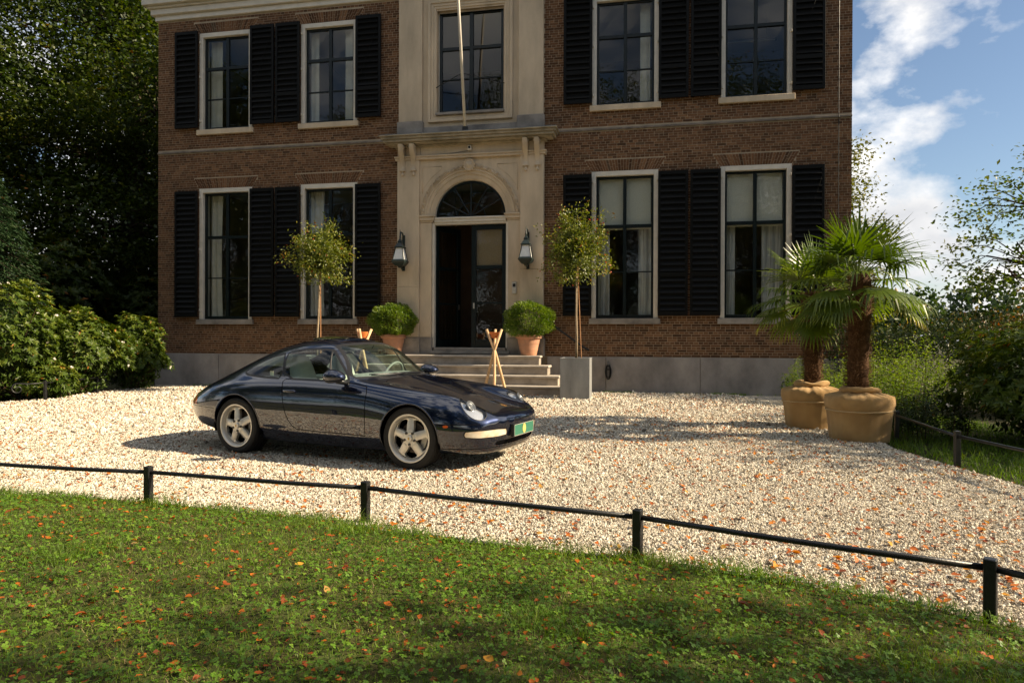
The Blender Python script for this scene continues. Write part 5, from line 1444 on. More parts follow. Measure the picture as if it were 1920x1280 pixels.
# --- wheels
def wheel_parts(width):
    RT, RR = .313, .236
    w = width / 2
    tyre = MB(); prof = [(RR - .012, -w * .92), (RR + .004, -w * .97), (RR + .022, -w), (RT - .035, -w * 1.03), (RT - .012, -w * .95), (RT - .003, -w * .80)]
    tread = []
    gr_ = [-.62, -.22, .22, .62]
    for g in gr_: tread += [(RT, w * (g - .06)), (RT - .008, w * (g - .055)), (RT - .008, w * (g + .055)), (RT, w * (g + .06))]
    prof = prof + tread + [(r_, -z_) for r_, z_ in prof[::-1]]
    tyre.lathe(prof, 56)
    rim = MB()
    rim.lathe([(RR - .012, w * .90), (RR + .001, w * .975), (RR + .003, w * .995), (RR - .006, w * 1.0), (RR - .013, w * .97), (RR - .018, w * .88), (RR - .024, w * .70), (RR - .030, w * .56)], 56)
    barrel = MB(); barrel.lathe([(RR - .0305, w * .56), (RR - .045, w * .2), (RR - .045, -w * .9), (.03, -w * .9)], 40)
    # spoked face: five flared spokes between hub and rim, thickened backwards
    rs = [.020, .034, .050, .064, .072, .080, .090, .102, .116, .132, .148, .162, .174, .184, .191, .196, .200, .206, .2165]
    def halfopen(r_):
        if r_ <= .072 or r_ >= .200: return 0.0
        t = (r_ - .072) / (.200 - .072)
        return R(27.5) * (t ** .50) * min(1.0, (1 - t) / .16) ** .5 * .98
    def yface(r_, u):
        dish = w * .80 - .024 * (r_ / .214) ** 1.4 + .010 * math.exp(-((r_ - .055) / .028) ** 2)
        return dish + (.007 * (1 - abs(u) ** 2.4) if .075 < r_ < .200 else .0) - (.008 if r_ > .203 else 0)
    V = []; Fq = []; mj = 5; nj = 2 * mj + 1
    for sp in range(5):
        b0_ = len(V)
        for r_ in rs:
            hs = math.pi / 5 - halfopen(r_)
            for j in range(nj):
                u = (j - mj) / mj; a = sp * 2 * math.pi / 5 + u * hs
                V.append((r_ * math.cos(a), r_ * math.sin(a), yface(r_, u)))
        nn_ = len(rs) * nj
        V += [(x_, y_, z_ - .034) for x_, y_, z_ in V[b0_:b0_ + nn_]]
        for i in range(len(rs) - 1):
            for j in range(nj - 1):
                q = b0_ + i * nj + j; Fq.append((q, q + 1, q + nj + 1, q + nj))
            if halfopen(rs[i]) > 0 or halfopen(rs[i + 1]) > 0:
                for j in (0, nj - 1):
                    q = b0_ + i * nj + j; Fq.append((q, q + nj, q + nj + nn_, q + nn_))
    face = MB(); face.add(V, Fq)
    hub = MB(); hub.lathe([(.034, w * .80 - .004), (.034, w * .80 + .016), (.030, w * .80 + .021), (0, w * .80 + .023)], 24)
    bolts = []
    for i in range(5):
        a = 2 * math.pi * (i + .5) / 5 + math.pi / 5 * 0
        b = MB(); b.lathe([(.0135, w * .80 - .02), (.0135, w * .80 + .014), (.009, w * .80 + .0145), (0, w * .80 + .010)], 10, Matrix.Translation((.0595 * math.cos(a), .0595 * math.sin(a), 0)))
        bolts.append(b)
    disc = MB(); disc.lathe([(.06, w * .18), (.152, w * .18), (.152, w * .18 - .024), (.06, w * .18 - .024)], 40)
    cal = MB(); cal.lathe([(.105, w * .30), (.165, w * .30), (.168, w * .05), (.105, w * .05)], 10, None, R(-28), R(28))
    badge = MB(); badge.add([(-.008, -.011, 0), (0, -.017, 0), (.008, -.011, 0), (.009, .010, 0), (-.009, .010, 0)], [(0, 1, 2, 3, 4)])
    badge.v = [(x_, y_, w * .80 + .0245) for x_, y_, z_ in badge.v]
    return tyre, rim, face, hub, bolts, disc, cal, badge, barrel
M_lug = pbr("dark_lug", (.10, .095, .09), rough=.4, metallic=.8)
def make_wheel(x_, y_, z_, width, spin, cal_ang):
    s = 1 if y_ > 0 else -1
    e = empty("wheel", (x_, y_, z_), 0, car)
    e.rotation_euler = (-s * math.pi / 2, 0, 0)            # local z points outwards
    tyre, rim, face, hub, bolts, disc, cal, badge, barrel = wheel_parts(width)
    barrel.build("barrel", M_seam, e, auto=.7)
    tyre.build("tyre", M_tyre, e, auto=.5)
    rim.build("rim", M_rim, e, auto=.7)
    f_ = face.build("spokes", M_rim, e, auto=.6, weld=True); f_.rotation_euler = (0, 0, spin)
    hub.build("hub_cap", M_rim, e, auto=.6)
    for b in bolts:
        o = b.build("wheel_bolt", M_lug, e, auto=.6); o.rotation_euler = (0, 0, spin)
    d = disc.build("brake_disc", M_disc, e, auto=.6)
    c_ = cal.build("brake_caliper", pbr("caliper_grey", (.42, .41, .38), rough=.45, metallic=.6) if "caliper_grey" not in bpy.data.materials else bpy.data.materials["caliper_grey"], e, auto=.6); c_.rotation_euler = (0, 0, cal_ang)
    badge.build("crest_badge", M_gold, e)
    return e
for s in (-1, 1):
    make_wheel(0.0, s * .715, .312, .205, R(18), R(-15) if s < 0 else R(195))
    make_wheel(-2.272, s * .725, .313, .245, R(27), R(-5) if s < 0 else R(185))

for s in (-1, 1):
    pts_ = []
    for t in np.linspace(0, 1, 8):
        x_, z_ = -1.045 - .10 * t, .862 + .285 * t
        h = body_bvh.ray_cast(Vector((x_, 1.3 * s, z_)), Vector((0, -s, 0)))
        pts_.append((x_, h[0].y + s * .002, z_))
    MB().tube(pts_, .011, 6).build("window_divider", M_rubber, doors[s], smooth=True)
# --- mirrors, handles, sunroof, wipers, plate, crest
for s in (-1, 1):
    mb = MB(); nR, nS = 18, 11
    pts_ = []
    for i in range(nS):
        t = i / (nS - 1); a = math.pi * t
        xx = -.115 * math.cos(a) ; rr = math.sin(a) ** .62
        ry, rz = .098 * rr * (1.0 - .22 * (xx / .115)), .068 * rr * (1.0 - .30 * (xx / .115))
        pts_.append((xx, ry, rz))
    V = []; F = []
    for xx, ry, rz in pts_:
        for k in range(nR):
            a = 2 * math.pi * k / nR
            V.append((xx, ry * math.cos(a), rz * math.sin(a) + .010 * (1 - (xx / .115) ** 2)))
    for i in range(nS - 1):
        for k in range(nR): F.append((i * nR + k, i * nR + (k + 1) % nR, (i + 1) * nR + (k + 1) % nR, (i + 1) * nR + k))
    mb.add(V, F)
    mo = mb.build("wing_mirror", M_paint, car, loc=(-.835, s * .905, .892), smooth=True, weld=True)
    mb = MB(); mb.tube([(.02, -s * .20, -.065), (.01, -s * .12, -.055), (0, -s * .03, -.035)], [.030, .026, .032], 8); mb.build("mirror_foot", M_trim, mo, smooth=True)
    hit = body_bvh.ray_cast(Vector((-1.515, s * 1.3, .722)), Vector((0, -s, 0)))
    hy = hit[0].y
    mb = MB(); mb.box(-1.60, -1.44, min(hy - s * .005, hy + s * .020), max(hy - s * .005, hy + s * .020), .708, .736)
    mb.build("handle", M_paint, doors[s], bevel=.008, auto=1.0)
mb = MB()
V = []; F = []
for i in range(7):
    for j in range(9):
        x_ = -1.255 - .36 * i / 6; y_ = -.34 + .68 * j / 8
        hit = body_bvh.ray_cast(Vector((x_, y_, 2)), Vector((0, 0, -1)))
        V.append((x_, y_, hit[0].z + .006 + .020 * (i / 6) ** 1.3))
for i in range(6):
    for j in range(8): a = i * 9 + j; F.append((a, a + 1, a + 10, a + 9))
nV = len(V); V += [(a, b, c_ - .012) for a, b, c_ in V]; F += [tuple(k + nV for k in f[::-1]) for f in F]
rim_ = [i * 9 for i in range(7)] + [54 + j for j in range(1, 9)] + [i * 9 + 8 for i in range(5, -1, -1)] + [j for j in range(7, 0, -1)]
for i in range(len(rim_)): a, b = rim_[i], rim_[(i + 1) % len(rim_)]; F.append((a, b, b + nV, a + nV))
mb.add(V, F); mb.build("sunroof", M_paint, car, auto=.6)
for y0, y1 in ((.30, -.22), (-.10, -.52)):
    mb = MB(); pts_ = []
    for t in np.linspace(0, 1, 7):
        yy = y0 + (y1 - y0) * t; hit = body_bvh.ray_cast(Vector((-.52 - .02 * t - .17 * (abs(yy) / .6) ** 2, yy, 2)), Vector((0, 0, -1)))
        pts_.append((hit[0].x, hit[0].y, hit[0].z + .022 - .004 * t))
    mb.tube(pts_, .008, 6); mb.tube([(p[0] - .03, p[1], p[2] + .004) for p in pts_[2:]], .006, 5)
    mb.build("wiper", M_trim, car, smooth=True)
def front_x(y_, z_):
    h = body_bvh.ray_cast(Vector((1.6, y_, z_)), Vector((-1, 0, 0))); return h[0].x if h[0] else .85
px_ = front_x(0, .37) + .018
plate = MB().box(px_, px_ + .006, -.235, .235, .318, .428).build("plate", M_green, car, bevel=.003)
mb = MB()
def ell(cy, cz, a, b, x_, n=18): return [(x_, cy + a * math.cos(2 * math.pi * i / n), cz + b * math.sin(2 * math.pi * i / n)) for i in range(n)]
o_ = ell(0, .374, .040, .049, px_ + .0085); i_ = ell(0, .374, .034, .043, px_ + .0085)
n_ = len(o_); mb.add(o_ + i_, [(k, (k + 1) % n_, (k + 1) % n_ + n_, k + n_) for k in range(n_)])
mb.add(ell(0, .374, .031, .040, px_ + .0085), [tuple(range(18))])
mb.build("gold_emblem", M_goldp, plate)
MB().box(px_ - .03, px_ - .001, -.25, .25, .31, .435).build("plate_holder", M_trim, car)
fm_ = MB()
for y0_, y1_, z0_, z1_ in ((-.236, .236, .3175, .3195), (-.236, .236, .4265, .4285), (-.236, -.2335, .320, .426), (.2335, .236, .320, .426)): fm_.box(px_ + .0062, px_ + .0085, y0_, y1_, z0_, z1_)
fm_.build("plate_border", M_white, plate)
hit = body_bvh.ray_cast(Vector((.635, 0, 2)), Vector((0, 0, -1))); nrm = hit[1]
MMc = Matrix.Translation(hit[0] + nrm * .003) @ nrm.to_track_quat('Z', 'Y').to_matrix().to_4x4()
mb = MB(); mb.add([tuple(MMc @ Vector(p)) for p in [(-.022, -.030, 0), (.0, -.036, 0), (.022, -.030, 0), (.026, .012, 0), (.0, .042, 0), (-.026, .012, 0)]], [(0, 1, 2, 3, 4, 5)])
mb.build("bonnet_crest", M_gold, lid)
mb = MB(); mb.add([tuple(MMc @ Vector(p)) for p in [(-.009, -.006, .002), (.009, -.006, .002), (.010, .010, .002), (.0, .016, .002), (-.010, .010, .002)]], [(0, 1, 2, 3, 4)])
mb.add([tuple(MMc @ Vector(p)) for p in [(.004, -.028, .0015), (.019, -.026, .0015), (.021, -.008, .0015), (.004, -.008, .0015)]], [(0, 1, 2, 3)])
mb.build("crest_shield", M_redl, lid)

# --- cabin
def rounded(mb_name, loc, size, mat, rot=(0, 0, 0), seg=10, p=4.0, parent=None, taper=0.0):
    """super-ellipsoid cushion"""
    V = []; F = []; nu, nv = seg * 2, seg
    sg = lambda v, e: math.copysign(abs(v) ** e, v)
    for i in range(nv + 1):
        b = -math.pi / 2 + math.pi * i / nv
        for k in range(nu):
            a = 2 * math.pi * k / nu; e = 2.0 / p
            z_ = sg(math.sin(b), e); q = 1 - taper * (z_ * .5 + .5)
            V.append((size[0] * sg(math.cos(b), e) * sg(math.cos(a), e), size[1] * q * sg(math.cos(b), e) * sg(math.sin(a), e), size[2] * z_))
    for i in range(nv):
        for k in range(nu): F.append((i * nu + k, i * nu + (k + 1) % nu, (i + 1) * nu + (k + 1) % nu, (i + 1) * nu + k))
    m_ = MB(); m_.add(V, F); o = m_.build(mb_name, mat, parent, loc=loc, smooth=True, weld=True); o.rotation_euler = rot
    return o
MB().box(-2.45, -.62, -.66, .66, .20, .34).build("cabin_floor", M_cabin, car)
mb = MB(); mb.box(-2.50, -2.22, -.60, .60, .34, .80); mb.box(-2.62, -2.4, -.45, .45, .70, .82); mb.build("rear_shelf", M_cabin, car, bevel=.03)
rounded("dashboard", (-.80, 0, .785), (.17, .63, .115), M_dash, (0, R(8), 0), p=5, parent=car)
for s in (-1, 1):
    seat = rounded("seat", (-1.42, s * .355, .46), (.27, .235, .095), M_leather, (0, R(-8), 0), parent=car)
    rounded("backrest", (-.255, 0, .34), (.075, .225, .345), M_leather, (0, R(-8), 0), parent=seat, taper=.42)
    rounded("bolster", (-.225, -.19, .20), (.09, .045, .22), M_leather, (0, R(-8), 0), parent=seat); rounded("bolster", (-.225, .19, .20), (.09, .045, .22), M_leather, (0, R(-8), 0), parent=seat)
    rounded("rear_seat", (-2.10, s * .33, .62), (.07, .22, .22), M_leather, (0, R(-20), 0), parent=car)
    inner = MB(); inner.box(-1.62, -.72, min(s * .70, s * .725), max(s * .70, s * .725), .34, .82); inner.build("door_card", M_cabin, doors[s])
MMs = Matrix.Translation((-1.02, .36, .835)) @ Matrix.Rotation(R(-68), 4, 'Y')
mb = MB()
mb.tube([tuple(MMs @ Vector((.185 * math.cos(2 * math.pi * i / 28), .185 * math.sin(2 * math.pi * i / 28), 0))) for i in range(29)], .015, 8, caps=False)
for a in (R(90), R(270), R(180)): mb.tube([tuple(MMs @ Vector((.05 * math.cos(a), .05 * math.sin(a), -.01))), tuple(MMs @ Vector((.18 * math.cos(a), .18 * math.sin(a), 0)))], .014, 6)
mb.lathe([(0, -.03), (.065, -.03), (.07, .0), (.05, .015), (0, .02)], 16, MMs)
mb.build("steering_wheel", M_dash, car, smooth=True)
mb = MB(); mb.box(-1.06, -1.045, -.11, .11, 1.125, 1.175); mb.tube([(-1.05, 0, 1.17), (-1.02, 0, 1.215)], .008, 6); mb.build("rear_view_mirror", M_trim, car, bevel=.006)
mb = MB(); hit = body_bvh.ray_cast(Vector((-1.86, -1.3, .895)), Vector((0, 1, 0)))
mb.box(-1.90, -1.85, hit[0].y + .006, hit[0].y + .007, .875, .925); mb.build("window_sticker", pbr("pale_sticker", (.55, .60, .45), rough=.6), car)
bm.free()
# ------------------------------------------------------------------ low rail fences
def rail_fence(label, pts, ph, rz_, pw=.052, rr=.0165):
    e = empty("low_rail_fence", (pts[0][0], pts[0][1], 0)); tag(e, label, "fence")
    o0 = Vector((pts[0][0], pts[0][1], 0))
    for i, (x, y) in enumerate(pts):
        a = math.atan2(pts[min(i + 1, len(pts) - 1)][1] - pts[max(i - 1, 0)][1], pts[min(i + 1, len(pts) - 1)][0] - pts[max(i - 1, 0)][0])
        M_ = Matrix.Translation(Vector((x, y, 0)) - o0) @ Matrix.Rotation(a + random.gauss(0, .03), 4, 'Z') @ Matrix.Rotation(random.gauss(0, .008), 4, 'X')
        mb = MB(); mb.box(-pw / 2, pw / 2, -pw / 2, pw / 2, -.05, ph, M_); mb.build("post", M_iron, e, bevel=.004)
    for i in range(len(pts) - 1):
        a, b = Vector((*pts[i], rz_)) - o0, Vector((*pts[i + 1], rz_)) - o0
        d = (b - a).normalized() * pw * .5; sag = Vector((0, 0, -.006))
        MB().tube([a + d, a.lerp(b, .33) + sag * random.uniform(.4, 1.4), a.lerp(b, .66) + sag * random.uniform(.4, 1.4), b - d], rr, 8).build("rail", M_iron, e, smooth=True)
    return e
rail_fence("low black iron rail fence curving along the lawn edge in the foreground", [(-6.6, 5.95), (-4.62, 5.72), (-2.82, 5.30), (-1.02, 4.77), (.742, 4.01), (2.20, 3.13), (3.2, 1.9)], .292, .246)
rail_fence("low black iron rail fence in front of the dark shrubs beside the palm pots", [(4.62, 5.0), (4.56, 6.98), (5.02, 8.9), (5.6, 10.7)], .365, .312)
# iron garden rail with a scrolled end in front of the rhododendrons
e = empty("scroll_rail", (-9.40, 13.75, 0)); tag(e, "short black iron garden rail with scrolled end before the left rhododendrons", "fence")
o0 = Vector((-9.40, 13.75, 0))
P = [Vector((-9.40, 13.75, 0)) - o0, Vector((-9.48, 15.6, 0)) - o0]
for p in P: MB().box(p.x - .025, p.x + .025, p.y - .025, p.y + .025, 0, .42).build("post", M_iron, e, bevel=.004)
MB().tube([P[0] + Vector((0, 0, .37)), P[1] + Vector((0, 0, .37))], .013, 6).build("rail", M_iron, e)
sc = [Vector((0, 0, .37))] + [Vector((-.20, -.15, .37 - .01))] + [Vector((-.34, -.30, .27)) + Vector((-.75, -.65, 0)).normalized() * (.11 * (1 - t * .8)) * math.cos(1.9 + t * 7.5) * -1 + Vector((0, 0, (.11 * (1 - t * .8)) * math.sin(1.9 + t * 7.5))) for t in np.linspace(0, 1, 16)]
MB().tube(sc, .013, 6).build("scroll", M_iron, e, smooth=True)
# ------------------------------------------------------------------ foliage helpers
def unit(v): return v / (np.linalg.norm(v, axis=-1, keepdims=True) + 1e-9)
def leaf_geo(pos, d, up, Ln, W, rnd, fold=.25, droop=0.0):
    """folded leaves: base, two sides, tip; two triangles each"""
    n = len(pos); d = unit(d); s = unit(np.cross(d, up)); nr = np.cross(s, d)
    Ln = np.broadcast_to(Ln, n)[:, None]; W = np.broadcast_to(W, n)[:, None]
    P = np.zeros((n, 4, 3))
    P[:, 0] = pos; P[:, 2] = pos + d * Ln; P[:, 2, 2] -= (droop * Ln)[:, 0]
    P[:, 1] = pos + d * Ln * .48 + s * W * .5 + nr * W * fold; P[:, 3] = pos + d * Ln * .48 - s * W * .5 + nr * W * fold
    b = (np.arange(n) * 4)[:, None]
    F = np.concatenate([b + np.array([[0, 1, 2]]), b + np.array([[0, 2, 3]])], 0)
    return P.reshape(-1, 3), F, np.repeat(rnd, 4)
def leaf_obj(name, geos, mat, parent=None):
    V, F, Rr, off = [], [], [], 0
    for v, f, r in geos: V.append(v); F.append(f + off); Rr.append(r); off += len(v)
    me = np_mesh(name, np.concatenate(V), np.concatenate(F), smooth=True, attrs={"rnd": np.concatenate(Rr)}); me.materials.append(mat)
    return obj(name, me, parent)
def rdirs(n): return unit(rng.normal(0, 1, (n, 3)))
def lump(d, k=3.0, ph=0.0, amp=.16):
    return 1 + amp * (np.sin(k * d[:, 0] * 2.1 + ph) * np.sin(k * d[:, 1] * 1.9 + 1.3 * ph) + .7 * np.sin(k * 2.3 * d[:, 2] + 2 * ph + k * d[:, 0])) + amp * .4 * np.sin(k * 4.1 * d[:, 1] + 3.7 * k * d[:, 2])
def bark(name, col): return pbr(name, col, rough=.9, var=.5, scale=7, streak=.3, bump=.6, bscale=25, spec=.15)
M_bark = bark("dark_bark", (.055, .042, .030)); M_barkl = bark("pale_bark", (.30, .235, .16)); M_twig = bark("twig_bark", (.085, .055, .035))

# greens: (dark, mid, light, accents)
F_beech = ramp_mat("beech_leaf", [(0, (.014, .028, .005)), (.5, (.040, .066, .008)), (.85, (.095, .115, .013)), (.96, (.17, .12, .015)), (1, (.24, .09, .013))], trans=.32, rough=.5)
F_conif = ramp_mat("hemlock_needle", [(0, (.010, .026, .010)), (.6, (.022, .052, .018)), (.97, (.045, .078, .022)), (1, (.20, .08, .02))], trans=.1, rough=.5)
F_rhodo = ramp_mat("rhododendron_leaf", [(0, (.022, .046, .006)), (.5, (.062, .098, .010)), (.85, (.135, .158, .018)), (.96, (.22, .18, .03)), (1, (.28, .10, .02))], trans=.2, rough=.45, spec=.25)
F_box = ramp_mat("boxwood_leaf", [(0, (.032, .075, .008)), (.5, (.090, .155, .014)), (1, (.19, .25, .025))], trans=.3, rough=.42, spec=.5)
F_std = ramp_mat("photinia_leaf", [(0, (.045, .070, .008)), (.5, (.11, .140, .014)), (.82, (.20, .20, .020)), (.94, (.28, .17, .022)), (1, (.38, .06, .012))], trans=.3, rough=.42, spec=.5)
F_palm = ramp_mat("palm_leaf", [(0, (.030, .058, .010)), (.5, (.080, .125, .014)), (.85, (.17, .20, .022)), (1, (.34, .26, .06))], trans=.34, rough=.40, spec=.5)
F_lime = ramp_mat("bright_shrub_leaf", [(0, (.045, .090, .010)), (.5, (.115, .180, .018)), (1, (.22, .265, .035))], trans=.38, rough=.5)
F_hedge = ramp_mat("hedge_leaf", [(0, (.014, .030, .007)), (.6, (.040, .070, .014)), (.86, (.085, .105, .020)), (1, (.24, .10, .018))], trans=.2, rough=.5)
F_birch = ramp_mat("thin_tree_leaf", [(0, (.030, .052, .008)), (.6, (.072, .108, .014)), (1, (.15, .155, .02))], trans=.4, rough=.5)
M_petal = pbr("white_petal", (.72, .66, .56), rough=.7)

# ------------------------------------------------------------------ potted plants by the door
M_terra = pbr("terracotta", (.50, .25, .145), rough=.85, var=.28, scale=4, dark=(.38, .22, .15), bump=.15, bscale=50, spec=.2)
def potted_box(x, y, z, label, seed, squash=1.0):
    e = hthing("potted_boxwood", x, y, z); tag(e, label, "potted shrub", "boxwood pots at the door")
    pr = [(0, 0), (.185, 0), (.195, .012), (.215, .12), (.222, .125), (.245, .27), (.252, .275), (.275, .40), (.305, .405), (.318, .42), (.322, .475), (.312, .50), (.285, .50), (.275, .46), (0, .44)]
    p_ = MB(); p_.lathe(pr, 40); p_.build("pot", M_terra, e, auto=.6)
    n = 15000; d = rdirs(n)
    r = lump(d, 3.4, seed, .08) * (.62 + .38 * rng.uniform(0, 1, n) ** .45)
    pos = d * r[:, None] * np.array([.60, .58, .43 * squash]) + np.array([0, 0, .84])
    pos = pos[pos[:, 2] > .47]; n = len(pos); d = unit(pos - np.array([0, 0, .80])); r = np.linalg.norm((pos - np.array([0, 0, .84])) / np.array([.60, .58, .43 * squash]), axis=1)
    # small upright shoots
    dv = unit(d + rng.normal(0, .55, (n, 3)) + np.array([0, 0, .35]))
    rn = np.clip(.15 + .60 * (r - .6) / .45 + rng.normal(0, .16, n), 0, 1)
    g = leaf_geo(pos, dv, rdirs(n), rng.uniform(.030, .056, n), rng.uniform(.017, .029, n), rn)
    leaf_obj("foliage", [g], F_box, e)
    s_ = MB()
    for k in range(14):
        a = k * .449 * math.pi * 2 / 2.2; s_.tube([(0, 0, .42), (.12 * math.cos(a), .12 * math.sin(a), .65), (.38 * math.cos(a), .38 * math.sin(a), .80 + .25 * random.random())], [.012, .008, .003], 5)
    s_.build("stems", M_twig, e)
potted_box(1.56, -.34, .89, "rounded bright green boxwood in a terracotta pot right of the door", 1.0, 1.05)
potted_box(-1.90, -.34, .89, "rounded green boxwood in a terracotta pot left of the door behind the car", 2.2)

M_zinc = pbr("grey_zinc", (.30, .31, .31), rough=.55, var=.35, scale=3, streak=.25, metallic=.35, bump=.06, bscale=30)
def standard_tree(wx, wy, label, seed, zc, rx, rz, lean=0.0):
    e = empty("standard_tree", (wx, wy, 0), -HA); tag(e, label, "potted tree", "standard trees in planters")
    p_ = MB(); s = .315; p_.box(-s, s, -s, s, 0, .86); p_.box(-s + .03, s - .03, -s + .03, s - .03, .8605, .8615)
    p_.build("planter", M_zinc, e, bevel=.006); 
    m_ = MB()
    for a, b, c_, d_ in ((-s - .006, s + .006, -s - .006, -s + .03), (-s - .006, s + .006, s - .03, s + .006), (-s - .006, -s + .03, -s + .031, s - .031), (s - .03, s + .006, -s + .031, s - .031)): m_.box(a, b, c_, d_, .862, .885)
    m_.build("planter_rim", M_zinc, e, bevel=.004)
    MB().box(-s + .035, s - .035, -s + .035, s - .035, .862, .868).build("soil", M_soil, e)
    t_ = MB(); top = Vector((lean, 0, zc - .15)); t_.tube([(0.0, 0, .86), (.008, 0, 1.3), (-.006 + lean * .5, .01, 1.8), top], [.030, .026, .024, .018], 8)
    br = []
    for k in range(26):
        a = k * 2.4; el = random.uniform(.1, 1.35); ln = random.uniform(.45, .95) * (.75 + .25 * math.sin(el))
        b0 = Vector((lean, 0, zc - .35 + .5 * random.random())); tip = b0 + Vector((math.cos(a) * math.cos(el) * rx * ln * 1.15, math.sin(a) * math.cos(el) * rx * ln * 1.15, math.sin(el) * rz * ln))
        mid = b0.lerp(tip, .5) + Vector((random.gauss(0, .05), random.gauss(0, .05), .05)); t_.tube([b0, mid, tip], [.010, .007, .003], 5); br.append((b0, mid, tip))
    t_.build("trunk", M_barkl, e, smooth=True)
    st_ = MB(); st_.tube([(.115, -.03, .86), (.02 + lean, -.03, zc - .2)], .011, 6); st_.build("stake", pbr("stake_wood", (.36, .18, .08), rough=.8, var=.3, scale=9), e)
    n = 5600; pts_ = []
    k = rng.integers(0, len(br), n); tt = rng.uniform(.25, 1.08, n)
    B = np.array([[list(p) for p in q] for q in br])
    pos = np.where(tt[:, None] < .5, B[k, 0] + (B[k, 1] - B[k, 0]) * (tt * 2)[:, None], B[k, 1] + (B[k, 2] - B[k, 1]) * (tt * 2 - 1)[:, None])
    pos = pos + rng.normal(0, .075, (n, 3)) * (0.6 + .6 * tt)[:, None]
    d2 = rdirs(int(n * .62)); r2 = lump(d2, 3.1, seed, .38) * (.42 + .55 * rng.uniform(0, 1, len(d2)) ** .5)
    p2 = d2 * r2[:, None] * np.array([rx * .96, rx * .9, rz * .82]) + np.array([lean, 0, zc - .04])
    p2 = p2[p2[:, 2] > zc - rz * .72]
    pos = np.concatenate([pos, p2]); n = len(pos)
    # a few whips standing up out of the crown
    wh = []
    for k in range(5):
        a = random.uniform(0, 6.28); t = np.linspace(0, 1, 22)[:, None]
        wh.append(np.array([lean + .25 * math.cos(a), .2 * math.sin(a), zc + rz * .55]) + t * np.array([.12 * math.cos(a), .1 * math.sin(a), random.uniform(.25, .5)]) + rng.normal(0, .02, (22, 3)))
    pos = np.concatenate([pos] + wh); n = len(pos)
    dv = unit(rdirs(n) + .5 * unit(pos - np.array([lean, 0, zc])) + np.array([0, 0, .1]))
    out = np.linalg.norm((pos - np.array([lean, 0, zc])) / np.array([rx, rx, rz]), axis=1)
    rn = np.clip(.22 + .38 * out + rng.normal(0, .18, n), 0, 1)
    g = leaf_geo(pos, dv, rdirs(n), rng.uniform(.048, .085, n), rng.uniform(.024, .038, n), rn, droop=.15)
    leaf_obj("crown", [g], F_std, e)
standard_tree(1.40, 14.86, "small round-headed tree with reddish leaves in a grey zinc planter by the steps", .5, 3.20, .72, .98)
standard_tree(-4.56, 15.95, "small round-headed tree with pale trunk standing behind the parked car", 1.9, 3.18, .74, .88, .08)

# rustic torches of three crossed poles
M_pole = pbr("peeled_pole", (.62, .41, .22), rough=.7, var=.3, scale=8, streak=.2)
def torch(x, y, rot, label):
    e = empty("pole_tripod", (x, y, 0), rot); tag(e, label, "tripod", "tripod torches by the steps")
    for k in range(3):
        a = k * 2.094 + .3; c_, s_ = math.cos(a), math.sin(a)
        m_ = MB(); bend = random.uniform(-.02, .03)
        m_.tube([(c_ * .31, s_ * .31, 0), (c_ * .17 + bend, s_ * .17, .50), (c_ * .02, s_ * .02, 1.02), (-c_ * .17, -s_ * .17, 1.47)], [.030, .029, .027, .025], 8)
        m_.build("pole", M_pole, e, smooth=True)
    m_ = MB(); m_.lathe([(0, 1.30), (.055, 1.30), (.09, 1.36), (.105, 1.415), (.098, 1.418), (.08, 1.37), (0, 1.345)], 20); m_.build("bowl", pbr("orange_bowl", (.60, .17, .035), rough=.5, var=.2, scale=9), e, auto=.7)
    m_ = MB(); m_.tube([(.026 * math.cos(t), .026 * math.sin(t), 1.02 + .01 * math.sin(2 * t)) for t in np.linspace(0, 6.283, 13)], .007, 5, caps=False); m_.build("binding", M_twig, e)
torch(-.34, 13.25, .15, "three crossed wooden poles holding an orange bowl, in front of the steps")
torch(-2.92, 13.35, 1.1, "three crossed wooden poles holding an orange bowl, behind the car roof")

# ------------------------------------------------------------------ fan palms in sacking-wrapped pots
def burlap_mat():
    m, N, L = new_mat("burlap")
    out = N.new("ShaderNodeOutputMaterial"); p = N.new("ShaderNodeBsdfPrincipled"); L.new(p.outputs[0], out.inputs[0])
    p.inputs["Roughness"].default_value = .95; setin(p, "Specular IOR Level", .1); setin(p, "Sheen Weight", .2)
    tc = N.new("ShaderNodeTexCoord"); no = N.new("ShaderNodeTexNoise"); no.inputs["Scale"].default_value = 3.0; no.inputs["Detail"].default_value = 8; L.new(tc.outputs["Object"], no.inputs[0])
    rp = N.new("ShaderNodeValToRGB"); rp.color_ramp.elements[0].position = .3; rp.color_ramp.elements[0].color = (.42, .25, .095, 1); rp.color_ramp.elements[1].position = .7; rp.color_ramp.elements[1].color = (.60, .39, .165, 1)
    L.new(no.outputs[0], rp.inputs[0]); L.new(rp.outputs[0], p.inputs["Base Color"])
    wv = N.new("ShaderNodeTexWave"); wv.wave_type = 'BANDS'; wv.bands_direction = 'Z'; wv.inputs["Scale"].default_value = 70; wv.inputs["Distortion"].default_value = 1.5
    n2 = N.new("ShaderNodeTexNoise"); n2.inputs["Scale"].default_value = 160
    L.new(tc.outputs["Object"], wv.inputs["Vector"]); L.new(tc.outputs["Object"], n2.inputs[0])
    ad = N.new("ShaderNodeMath"); ad.operation = 'ADD'; L.new(wv.outputs[1], ad.inputs[0]); L.new(n2.outputs[0], ad.inputs[1])
    bp = N.new("ShaderNodeBump"); bp.inputs["Strength"].default_value = .6; bp.inputs["Distance"].default_value = .008; L.new(ad.outputs[0], bp.inputs["Height"]); L.new(bp.outputs[0], p.inputs["Normal"])
    return m
M_burlap = burlap_mat(); M_rope = pbr("jute_rope", (.50, .37, .20), rough=.9)
